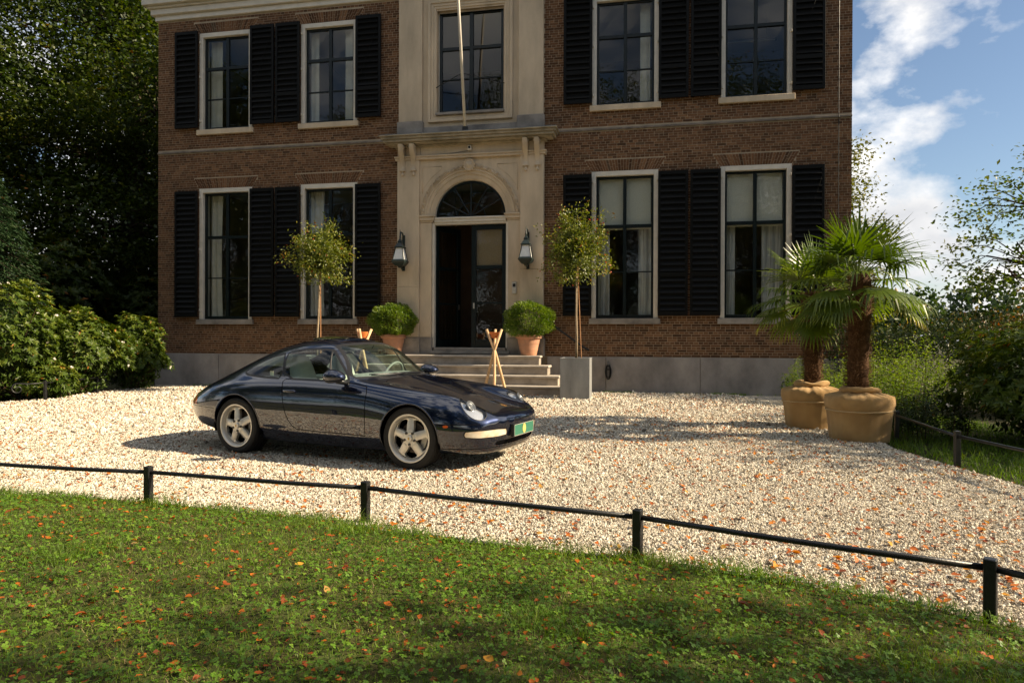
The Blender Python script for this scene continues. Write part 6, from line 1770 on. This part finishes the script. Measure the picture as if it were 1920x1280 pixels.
M_fibre = ramp_mat("palm_fibre", [(0, (.045, .022, .010)), (.6, (.12, .062, .028)), (1, (.24, .14, .07))], rough=.85, spec=.2)
def palm(x, y, label, seed, ztop, nfr, tr=.145, scale=1.0):
    rs_ = np.random.default_rng(seed); e = empty("fan_palm", (x, y, 0), seed * .7); tag(e, label, "potted palm", "palms in wrapped pots")
    # wrapped pot
    prof = [(.345, 0), (.352, .03), (.362, .12), (.376, .26), (.392, .375), (.398, .40), (.408, .43), (.416, .48), (.414, .53), (.396, .565), (.34, .585), (.25, .605), (.18, .63)]
    nA = 160; V = []; F = []
    for i, (r_, z_) in enumerate(prof):
        for k in range(nA):
            a = 2 * math.pi * k / nA
            fold = .5 * math.sin(7 * a + seed) + .35 * math.sin(13 * a + 2 * seed) + .25 * math.sin(23 * a + .5 * seed)
            w_ = .0065 * (1 if z_ < .37 else .6) * (1 - .6 * math.exp(-((z_ - .40) / .03) ** 2)) + (.012 if z_ > .56 else 0)
            if z_ < .375: fold += 1.6 * (.5 - abs(math.sin(5.5 * a + seed + .6 * math.sin(2 * a))) ** .45) * (.4 + z_ / .6)
            sharp = .022 * max(0, math.sin(1.5 * a + seed)) ** 14 * (1 if z_ < .38 else .3)
            rr = r_ + fold * w_ + sharp
            V.append((rr * math.cos(a), rr * math.sin(a), z_ + (.008 * fold if z_ > .54 else 0)))
    for i in range(len(prof) - 1):
        for k in range(nA): F.append((i * nA + k, i * nA + (k + 1) % nA, (i + 1) * nA + (k + 1) % nA, (i + 1) * nA + k))
    pot = obj("wrapped_pot", np_mesh("wrapped_pot", V, F, smooth=True), e, mat=M_burlap)
    m_ = MB(); m_.tube([(.404 * math.cos(t) * (1 + .008 * math.sin(9 * t)), .404 * math.sin(t) * (1 + .008 * math.sin(9 * t)), .395 + .012 * math.sin(t + seed)) for t in np.linspace(0, 6.283, 64)], .008, 6, caps=False)
    m_.build("rope", M_rope, pot, smooth=True)
    m_ = MB(); V = []; F = []; nB = 12                       # bunched collar
    for k in range(nA):
        a = 2 * math.pi * k / nA
        for j in range(nB):
            b = 2 * math.pi * j / nB; r0 = .046 + .008 * math.sin(3 * a + seed) + .004 * math.sin(7 * a) + .006 * math.sin(2 * b + 4 * a)
            rr = .195 + r0 * math.cos(b); V.append((rr * math.cos(a), rr * math.sin(a), .645 + .010 * math.sin(2 * a + seed) + r0 * .85 * math.sin(b)))
    for k in range(nA):
        for j in range(nB): F.append((k * nB + j, ((k + 1) % nA) * nB + j, ((k + 1) % nA) * nB + (j + 1) % nB, k * nB + (j + 1) % nB))
    m_.add(V, F); m_.build("sacking_collar", M_burlap, pot, smooth=True)
    # trunk and its coat of fibre
    nT, V, F = 24, [], []; zs_ = np.linspace(.60, ztop, 22)
    for i, z_ in enumerate(zs_):
        t = i / 21
        for k in range(nT):
            a = 2 * math.pi * k / nT; rr = tr * (.95 + .10 * t + .05 * math.sin(9 * z_ * 3 + 2 * a) + .05 * rs_.uniform(-1, 1)) * (1.0 if t < .92 else 1 - (t - .92) * 5)
            V.append((rr * math.cos(a) + .02 * math.sin(2 * z_), rr * math.sin(a), z_))
    for i in range(21):
        for k in range(nT): F.append((i * nT + k, i * nT + (k + 1) % nT, (i + 1) * nT + (k + 1) % nT, (i + 1) * nT + k))
    trunk = obj("trunk", np_mesh("trunk", V, F, smooth=True, attrs={"rnd": rs_.uniform(.1, .5, len(V))}), e, mat=M_fibre)
    n = 5200; a = rs_.uniform(0, 6.283, n); z_ = rs_.uniform(.62, ztop, n); c_, s_ = np.cos(a), np.sin(a)
    band = .5 + .5 * np.sin(z_ * 55 + 3 * np.sin(a * 2 + z_ * 4))
    rr = tr * (1.0 + .08 * band)
    pos = np.stack([c_ * rr + .02 * np.sin(2 * z_), s_ * rr, z_], 1)
    d = np.stack([-s_ * rs_.normal(0, 1.0, n) + c_ * .35, c_ * rs_.normal(0, 1.0, n) + s_ * .35, rs_.normal(.15, .55, n)], 1)
    leaf_obj("fibre", [leaf_geo(pos, d, np.stack([c_, s_, np.zeros(n)], 1), rs_.uniform(.03, .085, n), rs_.uniform(.003, .007, n), np.clip(rs_.normal(.25 + .5 * band, .2, n), 0, 1), fold=.1)], M_fibre, trunk)
    # fronds
    for k in range(nfr):
        t = k / (nfr - 1); az = k * 2.39996 + rs_.normal(0, .12); el = R(82) - t ** .80 * R(108) + rs_.normal(0, .12)
        lp = (.34 + .22 * min(1, t * 1.6)) * scale; rad = (.50 + .14 * math.sin(math.pi * min(1, .25 + t))) * scale * rs_.uniform(.92, 1.06)
        hd = Vector((math.cos(az), math.sin(az), 0)); side = Vector((-math.sin(az), math.cos(az), 0))
        c0 = Vector((0.02, 0, ztop - .05 - .14 * t)); dirp = hd * math.cos(el) + Vector((0, 0, math.sin(el)))
        c1 = c0 + dirp * lp * .5; c2 = c1 + (dirp + Vector((0, 0, -.16))).normalized() * lp * .5
        fdir = (dirp + Vector((0, 0, -.30 - .10 * t))).normalized()
        m_ = MB(); m_.tube([c0, c1, c2], [.011, .008, .006], 5); fv = list(m_.v); ff = list(m_.f)
        tris_r = [.6 + .3 * t] * len(fv)
        upn = side.cross(fdir).normalized()
        if upn.z < 0: upn = -upn
        ns = 25
        for j in range(ns):
            th = R(-112) + R(224) * j / (ns - 1) + rs_.normal(0, .015); ln = rad * (.80 + .20 * math.cos(th * .8)) * rs_.uniform(.90, 1.05)
            sd = (fdir * math.cos(th) + side * math.sin(th) + upn * (.10 + .12 * math.cos(th))).normalized()
            wv_ = sd.cross(upn).normalized(); wd = .0215 * scale
            dr = rs_.uniform(.08, .25) + .80 * t ** 1.3; brk = rs_.uniform(.45, .8) if rs_.random() < .25 + .45 * t else 2.0
            prev = None; b0_ = len(fv)
            nse = 6; pt = c2.copy(); cur = sd.copy()
            for q in range(nse + 1):
                u = q / nse; wq = wd * (.25 + 1.25 * u) if u < .45 else wd * .81 * (1 - (u - .45) / .55) ** .8 * 1.0 + .0012
                fv += [tuple(pt - wv_ * wq), tuple(pt + wv_ * wq)]; tris_r += [min(1, max(0, .30 + .25 * u * t + .18 * rs_.normal() * 0 + .35 * (1 - t) * .6 + (.25 if (t > .85 and u > .7) else 0)))] * 2
                step = ln / nse; g_ = dr * u * 1.6 + (1.6 if u > brk else 0)
                cur = (sd + Vector((0, 0, -g_))).normalized(); pt = pt + cur * step
            for q in range(nse): i0 = b0_ + q * 2; ff.append((i0, i0 + 1, i0 + 3, i0 + 2))
        jit = rs_.normal(0, .10)
        me = np_mesh("frond", np.array([tuple(v) for v in fv]), ff, attrs={"rnd": np.clip(np.array(tris_r) + jit, 0, 1)}); me.materials.append(F_palm)
        obj("frond", me, e)
palm(4.515, 8.87, "taller fan palm in a sacking-wrapped pot, the nearer of the two palms", 3, 2.14, 28, .128, 1.0)
palm(4.42, 10.08, "shorter fan palm in a sacking-wrapped pot, behind the nearer palm", 8, 2.0, 24, .118, 1.0)

# ------------------------------------------------------------------ shrubs
def rhodo(x, y, rx, ry, h, label, seed, n_wh=700, z0=.05, flowers=18, mat=None, leaf=.105, group="rhododendron bushes"):
    e = empty("rhododendron", (x, y, 0)); tag(e, label, "shrub", group)
    r_ = np.random.default_rng(seed); d = unit(r_.normal(0, 1, (n_wh, 3))); d[:, 2] = np.abs(d[:, 2]) * 1.0 - .25
    d = unit(d); q = lump(d, 2.6, seed, .17) * (.80 + .20 * r_.uniform(0, 1, n_wh) ** .5)
    c = np.array([0, 0, h * .42]); pos = c + d * q[:, None] * np.array([rx, ry, h * .56]); pos[:, 2] = np.maximum(pos[:, 2], z0 + .05 * r_.uniform(0, 1, n_wh))
    ax = unit(d + np.array([0, 0, .55]) + r_.normal(0, .25, (n_wh, 3)))
    geos = []; nl = 9
    a1 = unit(np.cross(ax, np.array([.31, .77, .2]))); a2 = np.cross(ax, a1)
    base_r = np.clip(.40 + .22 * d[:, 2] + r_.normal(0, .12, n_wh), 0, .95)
    for k in range(nl):
        t = 2 * np.pi * k / nl + r_.uniform(-.25, .25, n_wh); tilt = r_.uniform(.15, .75, n_wh)
        dv = (a1 * np.cos(t)[:, None] + a2 * np.sin(t)[:, None]) * np.cos(tilt)[:, None] + ax * np.sin(tilt)[:, None]
        L_ = leaf * r_.uniform(.75, 1.25, n_wh)
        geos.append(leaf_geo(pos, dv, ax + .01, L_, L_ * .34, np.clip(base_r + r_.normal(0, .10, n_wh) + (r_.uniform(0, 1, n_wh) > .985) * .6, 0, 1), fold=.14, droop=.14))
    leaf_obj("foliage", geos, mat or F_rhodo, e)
    # inner leaves that close the bush, and the stems
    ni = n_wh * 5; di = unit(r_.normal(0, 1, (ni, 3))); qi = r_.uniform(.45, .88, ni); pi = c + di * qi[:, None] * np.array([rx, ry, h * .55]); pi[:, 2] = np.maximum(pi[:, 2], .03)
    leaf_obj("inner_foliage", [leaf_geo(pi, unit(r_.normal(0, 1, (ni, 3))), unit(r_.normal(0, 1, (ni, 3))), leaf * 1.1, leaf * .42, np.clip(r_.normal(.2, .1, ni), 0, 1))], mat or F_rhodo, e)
    m_ = MB()
    for k in range(22):
        i = int(r_.integers(0, n_wh)); tip = Vector(pos[i]) * .93; b = Vector((r_.normal(0, rx * .15), r_.normal(0, ry * .15), 0)); m_.tube([b, b.lerp(tip, .5) + Vector((0, 0, .1)), tip], [.018, .012, .005], 5)
    m_.build("stems", M_twig, e)
    if flowers:
        V, F = [], []; fm = MB()
        for k in range(flowers):
            i = int(r_.integers(0, n_wh)); p0 = Vector(pos[i]) + Vector(ax[i]) * .05
            for j in range(6):
                dd = Vector(r_.normal(0, 1, 3)) + Vector(ax[i]) * .8; dd.normalize(); s_ = dd.orthogonal().normalized() * .016; fm.add([p0, p0 + dd * .028 + s_, p0 + dd * .046, p0 + dd * .028 - s_], [(0, 1, 2, 3)])
        fm.build("blossom", M_petal, e)
    return e
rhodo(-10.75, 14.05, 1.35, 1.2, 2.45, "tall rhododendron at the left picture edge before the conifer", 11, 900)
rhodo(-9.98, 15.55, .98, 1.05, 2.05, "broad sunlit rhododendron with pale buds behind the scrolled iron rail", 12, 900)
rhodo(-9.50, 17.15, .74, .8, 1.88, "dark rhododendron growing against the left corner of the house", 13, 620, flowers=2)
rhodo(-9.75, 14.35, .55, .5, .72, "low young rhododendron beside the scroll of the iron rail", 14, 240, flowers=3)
rhodo(7.0, 8.5, 1.2, 1.2, 1.42, "dark rhododendron with white blossoms at the right picture edge", 21, 900, flowers=46)
rhodo(9.1, 12.2, 1.0, 1.0, 1.7, "rhododendron with white blossoms behind the bright green shrub", 22, 520, flowers=30)

def leafy_shrub(x, y, rx, ry, h, label, seed, nst, mat, leaf=.045, group="shrubs right of the house", name="leafy_shrub"):
    """upright leafy stems"""
    e = empty(name, (x, y, 0)); tag(e, label, "shrub", group); r_ = np.random.default_rng(seed)
    a = r_.uniform(0, 6.283, nst); q = np.sqrt(r_.uniform(0, 1, nst)); bx, by = q * np.cos(a) * rx * .8, q * np.sin(a) * ry * .8
    hh = h * (1.05 - .45 * q ** 2) * r_.uniform(.72, 1.08, nst); lx, ly = bx / rx * .22 + r_.normal(0, .07, nst), by / ry * .22 + r_.normal(0, .07, nst)
    geos = []; m_ = MB(); nl = 40
    for k in range(nl):
        t = .12 + .88 * k / (nl - 1); pos = np.stack([bx + lx * t * hh, by + ly * t * hh, hh * t], 1) + r_.normal(0, .02, (nst, 3))
        az = k * 2.4 + r_.uniform(0, 1, nst); sp = (1.25 - t) * .09
        dv = np.stack([np.cos(az), np.sin(az), np.full(nst, .45)], 1); pos = pos + dv * (sp * r_.uniform(.1, 1.5, nst))[:, None]
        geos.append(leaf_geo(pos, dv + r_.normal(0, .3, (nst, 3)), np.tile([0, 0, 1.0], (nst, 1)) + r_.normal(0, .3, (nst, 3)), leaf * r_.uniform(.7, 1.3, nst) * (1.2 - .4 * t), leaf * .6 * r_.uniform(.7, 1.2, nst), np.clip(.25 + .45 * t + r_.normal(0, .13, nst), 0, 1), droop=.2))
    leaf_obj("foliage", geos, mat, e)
    for k in range(0, nst, 3): m_.tube([(bx[k], by[k], 0), (bx[k] + lx[k] * hh[k], by[k] + ly[k] * hh[k], hh[k])], [.006, .002], 4)
    m_.build("stems", M_twig, e)
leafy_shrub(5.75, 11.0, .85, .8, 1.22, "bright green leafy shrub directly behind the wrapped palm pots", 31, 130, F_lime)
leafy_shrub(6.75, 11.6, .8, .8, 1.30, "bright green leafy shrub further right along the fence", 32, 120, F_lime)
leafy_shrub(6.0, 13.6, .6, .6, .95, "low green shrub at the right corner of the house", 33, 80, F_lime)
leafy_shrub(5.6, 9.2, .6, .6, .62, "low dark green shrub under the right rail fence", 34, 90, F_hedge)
def hedge(x0, x1, y0, y1, h, label, seed, n, mat, leaf=.06, name="hedge"):
    e = empty(name, ((x0 + x1) / 2, (y0 + y1) / 2, 0)); tag(e, label, "hedge"); r_ = np.random.default_rng(seed)
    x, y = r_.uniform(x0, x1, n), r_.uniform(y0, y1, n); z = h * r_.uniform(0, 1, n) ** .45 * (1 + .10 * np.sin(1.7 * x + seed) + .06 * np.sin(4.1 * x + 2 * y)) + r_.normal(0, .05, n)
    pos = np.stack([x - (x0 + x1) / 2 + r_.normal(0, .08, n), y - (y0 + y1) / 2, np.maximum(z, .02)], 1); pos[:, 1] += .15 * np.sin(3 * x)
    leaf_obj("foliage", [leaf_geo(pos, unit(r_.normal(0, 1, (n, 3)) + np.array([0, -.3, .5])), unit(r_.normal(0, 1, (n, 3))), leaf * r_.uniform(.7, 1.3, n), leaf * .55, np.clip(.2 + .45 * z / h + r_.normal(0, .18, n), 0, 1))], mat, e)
    m_ = MB()
    for k in range(int((x1 - x0) / .6)): xx = x0 + .6 * k - (x0 + x1) / 2; m_.tube([(xx, 0, 0), (xx + r_.normal(0, .15), 0, h * .8)], [.02, .006], 5)
    m_.build("stems", M_twig, e)
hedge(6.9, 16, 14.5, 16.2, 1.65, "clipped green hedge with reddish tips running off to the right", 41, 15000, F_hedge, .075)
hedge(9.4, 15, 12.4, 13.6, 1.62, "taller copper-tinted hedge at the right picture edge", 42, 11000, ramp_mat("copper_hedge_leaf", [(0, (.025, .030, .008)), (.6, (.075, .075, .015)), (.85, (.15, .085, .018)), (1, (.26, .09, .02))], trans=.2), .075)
# grass under the right fence
x = rng.uniform(4.55, 7.4, 16000); y = rng.uniform(4.8, 11.5, 16000); k = x > np.interp(y, [4, 8, 9.2, 10.2, 12], [4.56, 4.56, 4.85, 5.5, 6.4]); x, y = x[k], y[k]
P_, F_, R_ = blades(x, y, np.full(len(x), -.03), rng.uniform(.04, .13, len(x)), rng.uniform(.002, .0045, len(x)), rng.uniform(.3, 1.3, len(x)), np.clip(rng.normal(.4, .2, len(x)), 0, .95))
me = np_mesh("verge_grass", P_, F_, attrs={"rnd": R_}); me.materials.append(M_grass); tag(obj("verge_grass", me), "long grass under the right rail fence", "grass", kind="stuff")
# weeds at the foot of the plinth
xs_ = np.concatenate([rng.uniform(2.7, 7.6, 1500), rng.uniform(-8, -2.5, 500)]); ys_ = rng.uniform(-.22, -.08, 2000); W_ = np.array([hw(a, b) for a, b in zip(xs_, ys_)])
kk = (np.sin(xs_ * 2.3) + np.sin(xs_ * 5.1 + 1) > .2) | (rng.uniform(0, 1, 2000) < .1); W_ = W_[kk]
P_, F_, R_ = blades(W_[:, 0], W_[:, 1], np.zeros(len(W_)), rng.uniform(.02, .09, len(W_)), rng.uniform(.003, .006, len(W_)), rng.uniform(.3, 1.4, len(W_)), np.clip(rng.normal(.55, .15, len(W_)), 0, .9))
me = np_mesh("plinth_weeds", P_, F_, attrs={"rnd": R_}); me.materials.append(M_grass); tag(obj("plinth_weeds", me), "tufts of grass at the foot of the grey plinth", "grass", kind="stuff")

# ------------------------------------------------------------------ trees
def tree(name, x, y, h, lobes, label, seed, nleaf, leaf, mat, tr=.25, group=None, clump=.55, barkm=None, nbr=10, tipr=.006, cat="tree"):
    """lobes: (dx, dy, z, rx, rz); leaves gathered in clumps through each lobe"""
    e = empty(name, (x, y, 0)); tag(e, label, cat, group); r_ = np.random.default_rng(seed)
    m_ = MB(); top = h * .82
    m_.tube([(r_.normal(0, .05), 0, -.1), (r_.normal(0, .08), 0, h * .2), (r_.normal(0, .15), r_.normal(0, .15), h * .5), (r_.normal(0, .25), r_.normal(0, .25), top)], [tr * 1.25, tr, tr * .7, tr * .15], 9)
    vol = np.array([l[3] ** 2 * l[4] for l in lobes]); share = vol / vol.sum(); geos = []
    for (dx, dy, z, rx, rz), sh in zip(lobes, share):
        n = int(nleaf * sh); nc = max(6, int(n / 42))
        d = unit(r_.normal(0, 1, (nc, 3))); q = (.45 + .55 * r_.uniform(0, 1, nc) ** .45) * lump(d, 2.2, seed + dx, .20)
        cc = d * q[:, None] * np.array([rx, rx, rz]) + np.array([dx, dy, z])
        k = r_.integers(0, nc, n); pos = cc[k] + r_.normal(0, 1, (n, 3)) * np.array([clump, clump, clump * .42])
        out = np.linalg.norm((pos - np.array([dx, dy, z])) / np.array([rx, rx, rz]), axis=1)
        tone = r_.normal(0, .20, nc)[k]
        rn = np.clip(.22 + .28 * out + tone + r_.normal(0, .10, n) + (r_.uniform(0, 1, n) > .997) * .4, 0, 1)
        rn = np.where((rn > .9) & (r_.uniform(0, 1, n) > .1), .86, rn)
        pos[:, 2] = np.maximum(pos[:, 2], .15)
        geos.append(leaf_geo(pos, unit(r_.normal(0, 1, (n, 3)) * np.array([1, 1, .55]) + np.array([0, 0, -.15])), unit(r_.normal(0, .6, (n, 3)) + np.array([0, 0, 1.0])), leaf * r_.uniform(.7, 1.35, n), leaf * .62 * r_.uniform(.8, 1.2, n), rn, fold=.12))
        b = Vector((0, 0, max(.5, min(top, z - rz * .5)))); c_ = Vector((dx, dy, z)); m_.tube([b, b.lerp(c_, .5) + Vector((0, 0, .2)), c_], [tr * .42, tr * .28, tr * .08], 6)
        for j in range(nbr):
            cj = Vector(cc[r_.integers(0, nc)]); m_.tube([c_.lerp(b, .3), c_.lerp(cj, .5) + Vector((0, 0, .15)), cj], [max(tr * .13, tipr * 1.8), max(tr * .08, tipr * 1.3), tipr], 5)
    m_.build("trunk", barkm or M_bark, e, smooth=True)
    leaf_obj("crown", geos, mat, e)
    return e
def big_lobes(seed, h, r, low=1.5):
    r_ = random.Random(seed); L_ = []
    for k in range(11):
        z = low + (h - low) * (k + .5) / 11; w = r * (.62 + .45 * math.sin(math.pi * min(1, .18 + .78 * k / 10))); a = k * 2.4
        L_.append((math.cos(a) * w * .45, math.sin(a) * w * .45, z, w * .62, (h - low) * .11))
    return L_
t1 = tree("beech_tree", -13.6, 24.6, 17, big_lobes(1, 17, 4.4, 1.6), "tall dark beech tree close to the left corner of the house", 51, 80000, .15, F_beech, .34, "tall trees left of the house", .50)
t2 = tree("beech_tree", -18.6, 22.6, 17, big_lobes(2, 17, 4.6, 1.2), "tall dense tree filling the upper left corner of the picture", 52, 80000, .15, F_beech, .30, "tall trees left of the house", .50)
t3 = copy_tree(t1); t3.location = (-17.0, 30.5, 0); t3.rotation_euler = (0, 0, 2.1); t3["label"] = "tall shadowed tree standing behind the two front left trees"
t4 = copy_tree(t2); t4.location = (-24.5, 27.5, 0); t4.rotation_euler = (0, 0, 1.2); t4["label"] = "tall tree beyond the left edge, behind the corner tree"
t5 = copy_tree(t2); t5.location = (-12.0, 34.0, 0); t5.rotation_euler = (0, 0, 4.0); t5["label"] = "tall tree behind the house seen past its left corner"
# dark evergreen understorey that closes the view under the trees
for i, (x, y, rx, h, lb) in enumerate(((-14.2, 20.8, 2.0, 4.2, "dark evergreen undergrowth shrub close to the left house corner"), (-17.6, 20.0, 2.3, 4.8, "dark evergreen undergrowth shrub behind the hemlock"), (-11.9, 22.6, 1.5, 3.6, "shadowed undergrowth shrub glimpsed beside the house wall"))):
    rhodo(x, y, rx, rx, h, lb, 80 + i, 1500, flowers=0, mat=F_beech, leaf=.20, group="undergrowth under the left trees")
# hemlock at the left edge
def conifer(x, y, h, r, label, seed, n):
    e = empty("conifer", (x, y, 0)); tag(e, label, "tree"); r_ = np.random.default_rng(seed); m_ = MB(); m_.tube([(0, 0, 0), (0, 0, h)], [.12, .01], 8); geos = []; P_, D_, T_ = [], [], []
    for z in np.linspace(.3, h - .15, 34):
        w = r * (1 - z / h) ** .75 + .12
        for k in range(9):
            a = r_.uniform(0, 6.283); tip = Vector((math.cos(a) * w, math.sin(a) * w, z - .22 * w)); b = Vector((0, 0, z)); mid = b.lerp(tip, .55) + Vector((0, 0, .10 * w)); m_.tube([b, mid, tip], [.014, .009, .003], 4)
            nn = int(n / (34 * 9) * (.4 + w / r)); t = r_.uniform(.25, 1.05, nn)[:, None]
            pt = np.where(t < .55, np.array(b) + (np.array(mid) - np.array(b)) * t / .55, np.array(mid) + (np.array(tip) - np.array(mid)) * (t - .55) / .45)
            sd = np.array([-math.sin(a), math.cos(a), 0]); off = r_.normal(0, .16 * w + .04, nn)[:, None] * (1.1 - t * .6)
            P_.append(pt + sd * off + r_.normal(0, .03, (nn, 3))); D_.append(np.array([math.cos(a), math.sin(a), -.25]) + sd * np.sign(off) * .8 + r_.normal(0, .2, (nn, 3))); T_.append(np.clip(.25 + .5 * t[:, 0] + r_.normal(0, .14, nn), 0, .96))
    pos = np.concatenate(P_); D = np.concatenate(D_); T = np.concatenate(T_); nn = len(pos); T = np.where(r_.uniform(0, 1, nn) > .996, 1.0, T)
    leaf_obj("foliage", [leaf_geo(pos, D, np.tile([0, 0, 1.0], (nn, 1)) + r_.normal(0, .3, (nn, 3)), r_.uniform(.06, .13, nn), r_.uniform(.016, .032, nn), T, droop=.25)], F_conif, e)
    m_.build("trunk", M_bark, e)
conifer(-12.35, 16.0, 5.2, 1.75, "dark green hemlock conifer at the left picture edge", 61, 26000)
# young airy tree reaching in from the right
tree("birch_tree", 11.9, 14.2, 6.4, [(-1.6, 0, 3.0, 1.1, .7), (-1.2, .3, 4.2, 1.2, .7), (.2, 0, 4.9, 1.3, .8), (1.0, 0, 3.5, 1.4, .9), (-1.9, -.2, 2.6, .7, .4)], "thin airy tree with loose leaves leaning in from the right edge", 71, 5600, .095, F_birch, .09, clump=.26, barkm=M_twig, nbr=22, tipr=.008)
# tree behind the right corner of the house
tree("lime_tree", 13.5, 30.0, 9.2, big_lobes(5, 9.5, 2.3, 2.0), "yellowing tree behind the right corner of the house", 72, 26000, .15, ramp_mat("yellowing_leaf", [(0, (.035, .045, .008)), (.5, (.085, .098, .014)), (.9, (.16, .15, .02)), (1, (.24, .17, .03))], trans=.3), .2, clump=.5)
# unseen trees at right: two added to darken the lawn, one shading the fence
s1 = tree("lime_tree", 11.2, -1.2, 9.5, [(0, 0, 5.2, 2.2, 1.2), (1.0, .5, 6.6, 2.0, 1.2), (-1.0, -.6, 6.4, 1.9, 1.1), (0, .2, 7.9, 1.7, 1.0)], "unseen tall tree added outside the right edge to shade the near lawn", 73, 9000, .19, F_beech, .2, "trees outside the right edge", .5)
s2 = copy_tree(s1); s2.location = (16.2, 6.5, -1.2); s2.rotation_euler = (0, 0, 1.3); s2["label"] = "tree outside the right edge shading the dark rhododendron"
s3 = copy_tree(s1); s3.location = (7.4, -2.7, -.4); s3.rotation_euler = (0, 0, 2.5); s3["label"] = "unseen tree added outside the right edge to shade the bottom left of the lawn"
# woods far off on the right and behind the viewer
r_ = np.random.default_rng(91); geos = []
for k in range(46):
    x = 14 + k * 1.6; y = 62 + 9 * math.sin(k * 1.3) - .25 * k; h = 5.0 + 1.6 * math.sin(k * 2.1) + r_.uniform(-.5, .8); n = 900
    d = unit(r_.normal(0, 1, (n, 3))); q = lump(d, 2.5, k, .2) * r_.uniform(.6, 1.0, n); pos = np.array([x, y, h * .5]) + d * q[:, None] * np.array([3.0, 2.6, h * .52])
    geos.append(leaf_geo(pos, unit(r_.normal(0, 1, (n, 3))), unit(r_.normal(0, 1, (n, 3))), .52, .36, np.clip(.25 + .35 * d[:, 2] + r_.normal(0, .12, n) + .2 * math.sin(k), 0, .93)))
o = leaf_obj("distant_wood", geos, F_hedge); tag(o, "line of distant dark trees beyond the hedge on the right", "wood", kind="stuff")
for i, (x, y, rz_, src) in enumerate(((-20, -6, .3, t1), (-12.5, -8.5, 1.9, t2), (-4.5, -9.5, 3.4, t1), (3.5, -9.0, 5.0, t2), (11, -10.5, .9, t1), (20, -12, 2.6, t2), (-24, 1, 4.4, t1), (-25, 9.5, 5.5, t2))):
    c = copy_tree(src); c.location = (x, y, 0); c.rotation_euler = (0, 0, rz_)
    c["label"] = "tall park tree behind the viewer, mirrored in windows and car paint"; c["group"] = "park trees behind the viewer"
